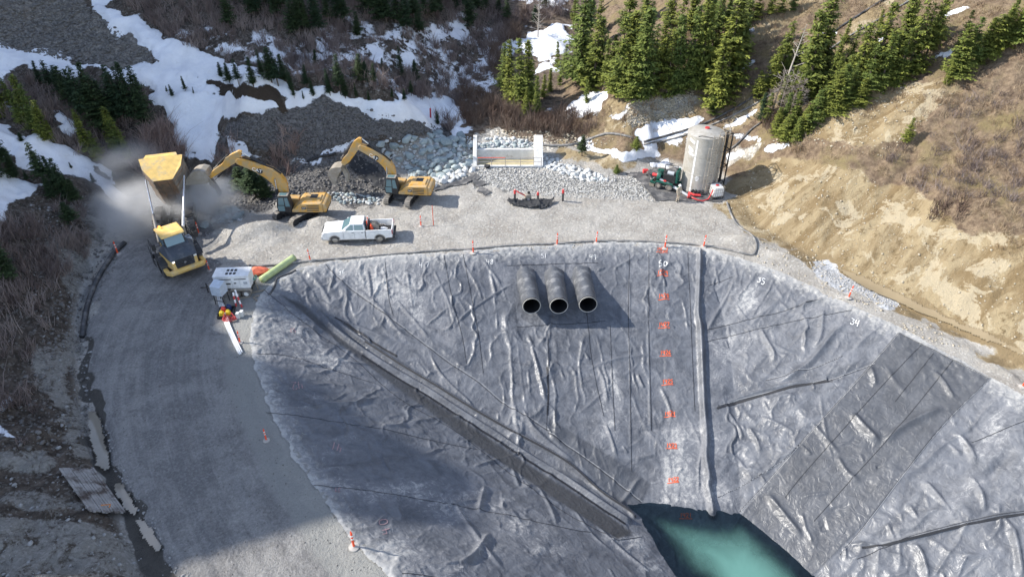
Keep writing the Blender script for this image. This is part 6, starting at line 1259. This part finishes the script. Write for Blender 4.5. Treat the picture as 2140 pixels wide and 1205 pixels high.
b.tube([tc(-25, .8, .35), tc(2, 2.6, .35)], .04, 5); b.tube([tc(2, 2.6, .35), tc(-25, 4.3, .35)], .04, 5); b.build('support_frame', BK, tk)
b = MB()
for a0, r_, z in ((-30, .1, HT+.75), ):
    b.tube([tc(-60, z, .05), tc(-30, z, .5), tc(5, z, .5), tc(15, z, .1)], .035, 5); b.tube([tc(-60, z-.3, .05), tc(-30, z-.3, .5), tc(5, z-.3, .5), tc(15, z-.3, .1)], .03, 5)
for a0, r_ in ((-60, .05), (-45, .3), (-30, .5), (-12, .5), (5, .5), (15, .1)): b.tube([tc(a0, HT+.1, r_), tc(a0, HT+.78, r_)], .03, 5)
b.build('top_railing', WORN, tk)
MB().lathe([(0, 0), (.22, 0), (.22, .12), (0, .14)], (.1, .3, HT+.36), 14).build('hatch', plain('red_cap', (.55, .05, .05), .5), tk); MB().tube([tc(-130, HT+.2, -.1), tc(-118, HT+.3, -.2), tc(-95, HT+.28, -.15), tc(-75, HT+.2, 0)], .03, 6).build('breather_pipe', BK, tk)
RDV = plain('red_valve', (.60, .05, .05), .45); b = MB()
for a0 in (-118, -108, -98, -88): b.cyl(tc(a0, .4, 0), tc(a0, .4, .35), .12, 10)
b.build('outlet_flange', BK, tk); MB().tube([tc(-125, .3, .5), tc(-110, .25, .65), tc(-95, .25, .6)], .12, 8).build('valve', RDV, tk)
# ---- pump
cloth('pump_ground_sheet', [(1307,363),(1345,359),(1372,352),(1424,356),(1428,380),(1490,400),(1514,414),(1508,423),(1440,421),(1370,421),(1352,398),(1332,377)], FABG, 'black fabric ground sheet under the pump and tank', 'ground sheet', 5, .12, .03, .12)
pc = P(1392, 385, .3)[:2]; pz = gz(*pc); pm = thing('trailer_pump', (pc[0], pc[1], pz+.1), 'dark green diesel pump on a wheeled skid standing on the black sheet', 'pump', None, math.radians(-28)); PG = plain('dark_green_paint', (.010, .085, .062), .4, dirt=.2, dirtcol=(.10, .12, .10))
b = MB()
for y in (-.62, .62): b.box((0, y, .42), (3.0, .14, .2))
for x in (-1.4, 0, 1.4): b.box((x, 0, .42), (.14, 1.3, .16))
b.build('frame', PG, pm, .02); MB().box((.35, 0, 1.05), (1.25, .85, .85)).build('engine', BK, pm, .05); MB().cyl((.1, -.3, 1.65), (.75, -.3, 1.65), .2, 14).build('air_cleaner', GREY, pm); MB().box((1.05, .1, 1.35), (.25, 1.0, 1.3)).build('radiator', PG, pm, .03)
b = MB(); b.tube([(-.3, 0, .6), (-.3, 0, 2.3), (1.0, 0, 2.35), (1.0, 0, 1.9)], .05, 6); b.build('lifting_frame', BK, pm)
MB().lathe([(.1, -.2), (.5, -.2), (.55, 0), (.5, .2), (.1, .2)], (-.75, 0, .95), 20, 'X').build('pump_housing', PG, pm, 0, 'auto'); MB().cyl((-.7, 0, 1.2), (-.7, 0, 1.62), .3, 18).build('priming_pot', PG, pm); MB().cyl((-.95, 0, .95), (-1.5, 0, .95), .17, 12).build('suction_flange', RDV, pm)
for s in (-1, 1):
    for x in (.55, -.55):
        wheel(pm, (x, s*.85, .34), .34, .2, 0, rimc=WORN, lug=False)
    MB().prism([(-1.0, .5), (-.85, .78), (.85, .78), (1.0, .5), (.95, .5), (.8, .72), (-.8, .72), (-.95, .5)], (0, 1, 0), s*.85-.15, s*.85+.15, U=(1, 0, 0), W=(0, 0, 1)).build('mudguard', PG, pm, .01)
for k, (x, y) in enumerate(((-1.3, -.5), (-1.3, .5))): MB().box((x, y, .12), (.5, .35, .3)).build('timber_block', WOOD, pm, .01)
tag(MB().tube([tuple(P(1405, 372, 1.3)), tuple(P(1375, 367, .9)), tuple(P(1362, 376, .45)), tuple(P(1352, 357, .6))], .12, 8).build('suction_hose', BLKP, None, 0, True), 'black suction hose curving off the left side of the green pump', 'hose'); a = P(1354, 357, .6)
tag(MB().tube([tuple(a), (a[0]-.5, a[1]-.05, a[2])], [.2, .24], 10).build('hose_coupling', RDV), 'red hose coupling left of the green pump', 'coupling')
tag(MB().tube([tuple(P(1378, 373, .95)), tuple(P(1392, 381, .7)), tuple(P(1440, 410, .35))], .13, 10).build('discharge_pipe', GREY), 'straight grey pipe running from the pump past the worker to the tank', 'pipe')
for (x, y, lb) in ((1377, 374, 'red clamp at the pump end of the grey pipe'), (1389, 380, 'red clamp partway along the grey pipe'), (1439, 409, 'red valve at the foot of the tank shell')): a = P(x, y, .75 if x < 1400 else .35); tag(MB().lathe([(0, -.12), (.2, -.12), (.2, .12), (0, .12)], tuple(a), 12, 'X').build('pipe_clamp', RDV), lb, 'clamp')
tag(MB().tube([tuple(P(x, y, z)) for x, y, z in ((1445,412,.3),(1458,418,.1),(1468,420,.06),(1480,416,.1),(1486,406,.5),(1490,397,1.1))], .06, 6).build('red_hose', RDV, None, 0, True), 'thin red hose curling between tank valve and white tote', 'hose')
ib = P(1498, 414, 0.1)[:2]; t = thing('liquid_tote', (ib[0], ib[1]+.55, gz(*ib)), 'white caged liquid tote standing at the right foot of the tank', 'tote', None, math.radians(12)); MB().box((0, 0, .72), (1.05, 1.15, 1.0)).build('bottle', WHT, t, .12); MB().cyl((0, 0, 1.2), (0, 0, 1.3), .15, 12).build('cap', RDV, t); MB().box((0, 0, .1), (1.1, 1.2, .16)).build('pallet', BK, t, .01); b = MB()
for x in np.linspace(-.55, .55, 6):
    for s in (-1, 1): b.tube([(x, s*.6, .15), (x, s*.6, 1.25)], .014, 4)
for y in np.linspace(-.6, .6, 6):
    for s in (-1, 1): b.tube([(s*.55, y, .15), (s*.55, y, 1.25)], .014, 4)
for z in (.35, .7, 1.0, 1.25): b.tube([(-.55, -.6, z), (.55, -.6, z), (.55, .6, z), (-.55, .6, z), (-.55, -.6, z)], .014, 4)
b.build('cage', WORN, t)
# ---- the worker
w0 = P(1416, 421, 0.02); wz = gz(w0[0], w0[1])+.04
def skin(name, pts, edges, rad, mat, parent=None, loc=(0, 0, 0)):
    me = bpy.data.meshes.new(name); me.from_pydata(pts, edges, []); me.materials.append(mat); o = bpy.data.objects.new(name, me); C.objects.link(o); m = o.modifiers.new('skin', 'SKIN'); m.use_smooth_shade = True
    for v, r in zip(me.skin_vertices[0].data, rad): v.radius = (r, r) if not hasattr(r, '__len__') else r
    me.skin_vertices[0].data[0].use_root = True; s = o.modifiers.new('sub', 'SUBSURF'); s.levels = 2; s.render_levels = 2; o.location = loc
    if parent: o.parent = parent
    return o
SKN = plain('skin', (.50, .29, .20), .6); COV = plain('beige_coverall', (.42, .36, .28), .85, bump=.4, bs=10)
BP = [(0,0,.98),(0,0,1.2),(0,0,1.42),(0,-.01,1.52),(0,-.02,1.60),(0,-.02,1.72), (-.19,0,1.43),(-.30,-.05,1.15),(-.31,-.16,.92),(-.31,-.18,.84), (.19,0,1.43),(.27,-.03,1.15),(.25,-.12,.92),(.24,-.15,.84), (-.10,0,.90),(-.14,-.10,.50),(-.18,.02,.10),(-.18,-.14,.04), (.10,0,.90),(.11,-.03,.50),(.13,.12,.10),(.13,-.02,.04)]
BE = [(0,1),(1,2),(2,3),(3,4),(4,5),(2,6),(6,7),(7,8),(8,9),(2,10),(10,11),(11,12),(12,13),(0,14),(14,15),(15,16),(16,17),(0,18),(18,19),(19,20),(20,21)]
BR = [(.17,.12),(.155,.11),(.18,.12),.06,.085,.09, .075,.055,.042,.035, .075,.055,.042,.035, .10,.07,.055,.05, .10,.07,.055,.05]
wk = skin('person', BP, BE, BR, COV, None, (w0[0], w0[1], wz)); wk.rotation_euler = (0, 0, math.radians(25)); tag(wk, 'worker in dusty beige coveralls and white helmet standing before the tank', 'person')
hdo = skin('head', [(0,-.02,1.55),(0,-.03,1.62),(0,-.03,1.70),(0,-.03,1.76)], [(0,1),(1,2),(2,3)], [.05,.075,(.078,.09),.07], SKN, wk); MB().lathe([(0,1.86),(.09,1.84),(.13,1.78),(.14,1.72),(.17,1.715),(.17,1.70),(.135,1.70)], (0,-.03,0), 18).build('helmet', WHT, wk, 0, True)
fc = MB(); fc.box((0, -.125, 1.665), (.025, .04, .04)); fc.build('nose', SKN, hdo, .005)
for s, (hx, hy, hz) in ((-1, (-.31,-.19,.82)), (1, (.24,-.16,.82))):
    pts = [(hx,hy,hz),(hx,hy-.01,hz-.06)]; eg = [(0,1)]; rd = [.03,(.034,.018)]
    for k in range(4): n0 = len(pts); dx = -.028+.019*k; pts += [(hx+dx,hy-.015,hz-.10),(hx+dx*1.1,hy-.03,hz-.13),(hx+dx*1.1,hy-.025,hz-(.16,.17,.165,.15)[k])]; eg += [(1,n0),(n0,n0+1),(n0+1,n0+2)]; rd += [.010,.009,.008]
    n0 = len(pts); pts += [(hx-s*.035,hy-.03,hz-.06),(hx-s*.05,hy-.045,hz-.10)]; eg += [(0,n0),(n0,n0+1)]; rd += [.012,.009]; skin('hand', pts, eg, rd, SKN, wk)
for s, c in ((-1, (-.18,-.10,.04)), (1, (.13,.02,.04))): MB().box(c, (.11,.30,.09), tx=.8, ty=.85).build('boot', BK, wk, .03)
# ---- standpipes and black tarpaulin
for (x, y, lb, sc) in ((1076,421,'left standpipe of three, behind the end of the crumpled black tarpaulin',1.25),(1124,420,'middle standpipe of three, beside the red pipe cutter',.95),(1176,420,'right standpipe of three, red wrapped, alone on the gravel',1.25)):
    p = G1(x, y); t = thing('standpipe', tuple(p), lb, 'standpipe', 'three standpipes on the platform'); MB().cyl((0, 0, -.1), (0, 0, sc*.7), .10, 12).build('pipe', BLKP, t); MB().cyl((0, 0, sc*.7), (0, 0, sc), .115, 12).build('red_wrap', RDV, t); MB().tube([(0, 0, sc), (.02, 0, sc+.12)], [.07, .05], 8).build('cap', plain('faded_pink_tape', (.75, .42, .38), .7), t)
cloth('black_tarpaulin', [(1057,424),(1068,422),(1085,425),(1105,419),(1130,421),(1158,419),(1157,424),(1148,433),(1138,437),(1098,436),(1068,431)], FAB, 'crumpled black tarpaulin lying in front of the standpipes', 'tarpaulin', 8, .42, .06, .08)
p = G1(1103, 418); t = thing('pipe_cutter', tuple(p), 'small red machine with long red handles behind the black tarpaulin', 'machine', None, .4); MB().box((0, 0, .45), (.6, .5, .5)).build('engine', WORN, t, .05); MB().cyl((.1, 0, .7), (.1, 0, .9), .14, 10).build('air_filter', BK, t)
b = MB(); b.tube([(-.2, -.15, .5), (-1.1, -.2, 1.15)], .035, 6); b.tube([(-.2, .15, .5), (-1.1, .15, 1.15)], .035, 6); b.tube([(-1.1, -.25, 1.15), (-1.1, .2, 1.15)], .04, 6); b.build('handle', RDV, t); MB().box((-.35, -.2, .2), (.8, .3, .12)).build('skid', WHT, t, .02)
# ---- fabric at the toe of the boulders
cloth('black_fabric_slope', [(722,338),(742,325),(760,330),(790,352),(806,372),(806,398),(790,398),(765,380),(740,358)], FAB, 'black fabric sheet hanging down the slope behind the right digger', 'fabric sheet', 12, .15, .05, .14)
cloth('torn_fabric_strip', [(886,402),(930,386),(975,372),(996,364),(1002,370),(975,386),(940,392),(905,402)], FABG, 'dusty dark fabric strip edging the foot of the left boulders', 'fabric strip', 14, .12, .04, .12)
cloth('ragged_fabric_edge', [(985,376),(1000,366),(1004,372),(996,379),(1012,380),(1020,386),(1006,390),(1018,398),(1030,402),(1012,410),(1008,404),(996,402),(1002,394),(988,386)], FABG, 'ragged pointed edge of dark fabric showing at the left of the stone apron', 'fabric strip', 16, .14, .05, .10)
# ---- three pipes out of the liner
WRAP = plain('wrapped_liner_cloth', (.085, .09, .10), .42, bump=.7, bs=3, dirt=.25, dirtcol=(.26, .26, .26)); INN = plain('pipe_inside', (.018, .018, .02), .6)
for (mx, my, tx_, ty_, lb) in ((1111, 639, 1098, 556, 'left one of the three big black pipes reaching out of the liner slope'), (1168, 639, 1158, 556, 'middle one of the three big black pipes reaching out of the liner slope'), (1229, 636, 1215, 553, 'right one of the three big black pipes, casting the longest shadow')):
    m_ = P(mx, my, -1.05); e = P(tx_, ty_+20, -1.25); root = thing('outlet_pipe', (float(m_[0]), float(m_[1]), float(lz(m_[0], m_[1]))), lb, 'pipe', 'three big pipes in the liner'); o_ = np.array(root.location)
    a = Vector(m_-o_); bq = Vector(e-o_)+Vector((0, .1, -.1)); d = (bq-a).normalized(); n = 44; V = []; F = []; L_ = (bq-a).length; u = d.cross(Vector((0, 0, 1))).normalized(); w = u.cross(d); ns = 36; sd_ = mx
    for i in range(ns+1):
        f = i/ns; c = a+d*(.12+f*L_*.98)
        for k in range(n):
            an = 2*PI*k/n; rr_ = .755+.06*float(ridged(np.array([f*11+math.cos(an)*.7]), np.array([math.sin(an)*1.6+sd_]), 5, 2)[0])*min(1, f*5)+.03*f+.55*max(0, f-.78)**1.2*(1+.5*math.sin(an*5+sd_)); sag = -.0
            V.append(c+(u*math.cos(an)+w*math.sin(an))*rr_)
    F = [(i*n+k, i*n+(k+1) % n, (i+1)*n+(k+1) % n, (i+1)*n+k) for i in range(ns) for k in range(n)]
    MB().add(V, F).build('wrapped_barrel', WRAP, root, 0, True)
    q = MB(); V = []; F = []; prof = [(.745, .3), (.745, .0), (.69, .0), (.69, 3.2), (0, 3.3)]
    for k in range(n):
        an = 2*PI*k/n
        for r_, z in prof: V.append(a+d*z+(u*math.cos(an)+w*math.sin(an))*r_)
    m5 = len(prof)
    for k in range(n):
        for j in range(m5-1): k2 = (k+1) % n; F.append((k*m5+j, k2*m5+j, k2*m5+j+1, k*m5+j+1))
    MB().add(V, F).build('inner_pipe', INN, root, 0, 'auto'); V = []; F = []
    MBr = MB(); ring = [a-d*.005+(u*math.cos(2*PI*k/n)+w*math.sin(2*PI*k/n))*.72 for k in range(n+1)]; MBr.tube(ring, .035, 6, False); MBr.build('rim', plain('worn_pipe_rim', (.42, .40, .36), .6), root, 0, True)
# ---- generator trailer
gp0 = P(491, 590, .9)[:2]; ang = math.atan2(*(P(524, 600, .6)-P(462, 602, .6))[[1, 0]]); t = thing('generator_trailer', (gp0[0], gp0[1], gz(*gp0)), 'white box generator on a twin-axle trailer parked at the pond corner', 'generator', None, ang)
MB().box((0, 0, 1.30), (2.75, 1.25, 1.15)).build('enclosure', WHT, t, .04); MB().box((0, 0, 1.90), (2.8, 1.3, .07)).build('enclosure_roof', WHT, t, .02)
for x in (-.35, -.05, .25):
    for y in (-.25, .2): MB().box((x, y, 1.94), (.2, .28, .02)).build('roof_vent', BK, t)
for x, w_ in ((-.62, 1.2), (.7, .9)): MB().box((x, -.632, 1.62), (w_, .015, .07)).build('dark_stripe', BK, t)
MB().box((-.35, -.632, 1.2), (.5, .012, .12)).build('side_marking', BK, t); MB().box((.25, -.632, 1.25), (.18, .012, .1)).build('side_marking', BK, t); MB().box((1.05, -.632, 1.25), (.3, .012, .22)).build('control_panel', GREY, t)
for x in (-.85, -.0, .62): MB().box((x, -.630, 1.25), (.012, .01, .9)).build('door_gap', GREY, t)
b = MB(); b.box((0, -.5, .62), (2.9, .1, .14)); b.box((0, .5, .62), (2.9, .1, .14)); b.tube([(-1.4, -.5, .6), (-2.5, 0, .5), (-1.4, .5, .6)], .05, 6); b.tube([(-2.4, 0, .5), (-2.8, 0, .48)], .06, 6); b.tube([(-2.3, 0, .9), (-2.3, 0, 0)], .05, 8); b.box((0, 0, .62), (2.2, .9, .2)); b.build('trailer_frame', BK, t)
MB().cyl((-1.85, 0, .52), (-1.85, 0, .72), .28, 14).build('spare_drum', WORN, t)
for x in (.2, .98):
    for s in (-1, 1): wheel(t, (x, s*.78, .33), .34, .2, 0, rimc=WHT, lug=False)
for s in (-1, 1): MB().prism([(-.28, .55), (-.18, .74), (1.36, .74), (1.46, .55), (1.42, .55), (1.32, .70), (-.14, .70), (-.24, .55)], (0, 1, 0), s*.78-.13, s*.78+.13, U=(1, 0, 0), W=(0, 0, 1)).build('mudguard', WORN, t)
p = G1(528, 600); tag(MB().tube([(p[0]+.3*math.cos(a)+.02*a, p[1]+.25*math.sin(a), p[2]+.75+.02*a) for a in np.linspace(0, 14, 40)], .03, 5).build('teal_strap_coil', plain('teal_webbing', (.10, .38, .30), .7), None, 0, True), 'tangled teal strap hanging at the rear of the generator trailer', 'strap')
p = G1(466, 632); t = thing('cabinet_on_stand', tuple(p), 'small light grey cabinet on black legs left of the generator', 'cabinet', None, -.25); MB().prism([(-.45, 0), (.4, 0), (.45, .5), (.3, 1.05), (-.45, .85)], (1, 0, 0), -.45, .45, o=(0, 0, .95), U=(0, 1, 0), W=(0, 0, 1)).build('cabinet', plain('pale_blue_grey_paint', (.48, .54, .62), .4), t, .03)
b = MB()
for x in (-.4, .4):
    for y in (-.35, .35): b.tube([(x, y, 0), (x*.9, y, 1.0)], .035, 6)
b.tube([(-.4, -.35, .4), (.4, -.35, .4)], .03, 5); b.build('stand', BK, t)
p = G1(474, 655); t = thing('spill_tray', tuple(p), 'black spill tray holding yellow and red fuel cans', 'tray', None, .15); b = MB(); b.box((0, 0, .05), (1.15, 1.3, .06))
for x, y, a_, c_ in ((0, -.63, 1.15, .05), (0, .63, 1.15, .05), (-.56, 0, .05, 1.3), (.56, 0, .05, 1.3)): b.box((x, y, .14), (a_, c_, .2))
b.build('tray', BK, t); CANY = plain('yellow_fuel_can', (.70, .52, .03), .45); CANR = plain('red_fuel_can', (.62, .06, .04), .45); CANB = plain('blue_fuel_can', (.02, .04, .14), .45)
for x, y, m_, lb in ((-.25, -.35, CANY, 'yellow fuel can in the front left of the black tray'), (.22, -.3, CANY, 'yellow fuel can in the front right of the black tray'), (-.2, .15, CANR, 'red fuel can in the middle of the black tray'), (.15, .4, CANB, 'dark blue fuel can at the back of the black tray')):
    c, s = math.cos(.15), math.sin(.15); cn_ = thing('fuel_can', (p[0]+x*c-y*s, p[1]+x*s+y*c, p[2]+.09), lb, 'fuel can'); MB().box((0, 0, .2), (.38, .36, .4), tx=.85, ty=.7).build('body', m_, cn_, .07); MB().tube([(-.1, 0, .42), (-.06, 0, .5), (.08, 0, .5), (.1, 0, .42)], .025, 6).build('handle', m_, cn_)
p = G1(480, 668); tag(MB().tube([(p[0]+(.55-.01*a)*math.cos(a), p[1]+(.42-.008*a)*math.sin(a), p[2]+.05+.012*a*(a % 2)) for a in np.linspace(0, 25, 90)], .035, 5).build('red_hose_coil', plain('red_rubber', (.5, .06, .06), .6), None, 0, True), 'coil of red hose on the ground in front of the fuel cans', 'hose')
for k, (x, y, lb) in enumerate(((494,640,'red and white post at the left of the bundle beside the fuel cans'),(501,634,'red and white post in the middle of the bundle beside the fuel cans'),(506,642,'red and white post at the right of the bundle beside the fuel cans'))):
    p = G1(x, y); t = thing('striped_post', tuple(p), lb, 'post', 'striped posts beside the fuel cans'); v = Vector((-.2-.1*k, .5, 1.0))
    for i in range(4): MB().cyl(v*(i/4), v*((i+1)/4), .07, 8).build('band', RDV if i % 2 == 0 else REFL, t)
for x, y, lb in ((499,664,'left one of two white blocks at the foot of the striped posts'),(507,660,'right one of two white blocks at the foot of the striped posts')): p = G1(x, y); tag(MB().box((p[0], p[1], p[2]+.25), (.25, .3, .5)).build('concrete_block', CONC, None, .02), lb, 'block')
# ---- timber mat in the lower left
c4 = fl([121, 196, 262, 186], [986, 986, 1077, 1077]); A_, B_, Cc, D_ = [Vector(q) for q in c4]; nrm = (B_-A_).cross(D_-A_).normalized(); nrm = nrm if nrm.z > 0 else -nrm
b = MB(); NPL = 12
for k in range(NPL):
    f0, f1 = (k+.07)/NPL, (k+.93)/NPL; j0 = random.uniform(-.02, .02); j1 = random.uniform(-.02, .02); up = nrm*(.22+random.uniform(-.03, .03)); Q4 = [A_.lerp(B_, f0).lerp(D_.lerp(Cc, f0), 0+j0), A_.lerp(B_, f1).lerp(D_.lerp(Cc, f1), 0+j0), A_.lerp(B_, f1).lerp(D_.lerp(Cc, f1), 1+j1), A_.lerp(B_, f0).lerp(D_.lerp(Cc, f0), 1+j1)]
    V = [q+up for q in Q4]+[q+up+nrm*.09 for q in Q4]; b.add(V, [(0, 3, 2, 1), (4, 5, 6, 7), (0, 1, 5, 4), (1, 2, 6, 5), (2, 3, 7, 6), (3, 0, 4, 7)])
wm = NT('grey_timber'); wn_ = wm.noise(1.0, 6, .7); wm.con(wm.mix(wm.sm(wm.noise(.9, 4, .6), .45, .65), wm.mix(wn_, (.14, .13, .12), (.50, .48, .46)), (.08, .06, .05)), 'Base Color'); wm.set('Roughness', .9); wm.bump(wm.noise(9, 4, .7), .4, .03)
mt = b.build('planks', wm.m); root = thing('timber_mat', (0, 0, 0), 'weathered grey timber mat lying beside the muddy ditch', 'timber mat'); mt.parent = root
b = MB()
for f in (.12, .5, .88): p0 = A_.lerp(D_, f)+nrm*.16; p1 = B_.lerp(Cc, f)+nrm*.16; b.tube([p0, p1], .075, 4)
b.build('crosspiece', wm.m, root); q = A_.lerp(B_, .42).lerp(D_.lerp(Cc, .42), .88)+nrm*.35; tag(MB().tube([q, q+Vector((.5, .05, 0)), q+Vector((.52, -.15, 0))], .04, 4).build('metal_bracket', plain('rusty_orange_iron', (.55, .20, .05), .7)), 'rusty orange iron bracket lying on the timber mat', 'bracket')
# ---- puddles: level sheets of muddy water in the two ditches
def puddle(pl, label, mat, lift):
    c = fl([q[0] for q in pl], [q[1] for q in pl]); z = float(np.sort(c[:, 2])[len(c)//3])+lift
    W2 = [(a[0], a[1]) for a in c]; X, Y = np.meshgrid(np.arange(min(w[0] for w in W2), max(w[0] for w in W2), .12), np.arange(min(w[1] for w in W2), max(w[1] for w in W2), .12), indexing='ij')
    K = sdf(X+.14*fbm(X*1.5, Y*1.5, 5, 3), Y+.14*fbm(X*1.5, Y*1.5, 6, 3), W2) > -.06; K = K[:-1, :-1] & K[1:, 1:]
    Zp = gfast(X, Y); kx = np.exp(-((np.arange(-10, 11))/5.0)**2); kx /= kx.sum()
    for ax in (0, 1): Zp = np.apply_along_axis(lambda m: np.convolve(np.pad(m, 10, mode='edge'), kx, 'valid'), ax, Zp)
    o = mesh_np('puddle', np.stack([X, Y, Zp+lift], -1).reshape(-1, 3), gridfaces(X.shape[0], X.shape[1], K), mat, smooth=True); tag(o, kind='structure'); return o
def watermat(name, a, b_):
    t = NT(name); t.con(t.mix(t.noise(.8, 4), a, b_), 'Base Color'); t.set('Roughness', .12); t.set('Specular IOR Level', .6); t.bump(t.noise(5, 3), .05, .02); return t.m
MUDW = watermat('muddy_water', (.17, .153, .125), (.27, .245, .20)); MUDR = watermat('brown_ditch_water', (.20, .155, .09), (.30, .235, .14))
puddle([(187,862),(204,864),(217,900),(228,945),(234,978),(222,988),(206,978),(197,940),(190,900)], '', MUDW, .2); puddle([(241,1014),(260,1014),(290,1068),(284,1084),(260,1062),(245,1040)], '', MUDW, .2); puddle([(284,1088),(304,1090),(340,1140),(332,1155),(302,1132)], '', MUDW, .2)
puddle([(1740,558),(1790,575),(1880,615),(1990,668),(2150,738),(2150,748),(2060,715),(1950,668),(1860,628),(1800,600)], '', MUDR, .07)
# ---- dust
def dust_cloud(name, px, py, z, r, dens, label, seed):
    c = P(px, py, z); bm = bmesh.new(); bmesh.ops.create_icosphere(bm, subdivisions=3, radius=1.0); me = bpy.data.meshes.new(name); bm.to_mesh(me); bm.free(); o = bpy.data.objects.new(name, me); C.objects.link(o); o.location = c; o.scale = r
    m = bpy.data.materials.new(name); m.use_nodes = True; n = m.node_tree.nodes; l = m.node_tree.links; n.remove(n['Principled BSDF']); v = n.new('ShaderNodeVolumePrincipled'); v.inputs['Color'].default_value = (.86, .86, .86, 1); v.inputs['Anisotropy'].default_value = .2
    tc_ = n.new('ShaderNodeTexCoord'); ns_ = n.new('ShaderNodeTexNoise'); ns_.inputs['Scale'].default_value = 1.7; ns_.inputs['Detail'].default_value = 4; mp = n.new('ShaderNodeMapping'); mp.inputs['Location'].default_value = (seed, seed*2, 0); l.new(tc_.outputs['Object'], mp.inputs[0]); l.new(mp.outputs[0], ns_.inputs['Vector'])
    ln = n.new('ShaderNodeVectorMath'); ln.operation = 'LENGTH'; l.new(tc_.outputs['Object'], ln.inputs[0]); f = n.new('ShaderNodeMapRange'); f.interpolation_type = 'SMOOTHSTEP'; f.inputs[1].default_value = .98; f.inputs[2].default_value = .15; l.new(ln.outputs['Value'], f.inputs[0])
    g = n.new('ShaderNodeMapRange'); g.inputs[1].default_value = .36; g.inputs[2].default_value = .66; l.new(ns_.outputs['Fac'], g.inputs[0]); m1_ = n.new('ShaderNodeMath'); m1_.operation = 'MULTIPLY'; l.new(f.outputs[0], m1_.inputs[0]); l.new(g.outputs[0], m1_.inputs[1]); m2_ = n.new('ShaderNodeMath'); m2_.operation = 'MULTIPLY'; m2_.inputs[1].default_value = dens; l.new(m1_.outputs[0], m2_.inputs[0]); l.new(m2_.outputs[0], v.inputs['Density'])
    l.new(v.outputs[0], n['Material Output'].inputs['Volume']); me.materials.append(m); tag(o, label, 'dust', None, 'stuff'); return o
dust_cloud('dust_cloud', 425, 425, 1.6, (4.4, 3.4, 3.2), 2.6, 'white dust billowing below the excavator bucket', 1.0)
dust_cloud('dust_cloud', 292, 440, 1.2, (5.6, 5.2, 3.4), 1.1, 'thin grey dust drifting left of the tipping truck', 4.0)
dust_cloud('dust_cloud', 250, 350, 3.0, (5.5, 5.0, 3.2), .35, 'faint dust hanging over the conifers behind the truck', 7.0)
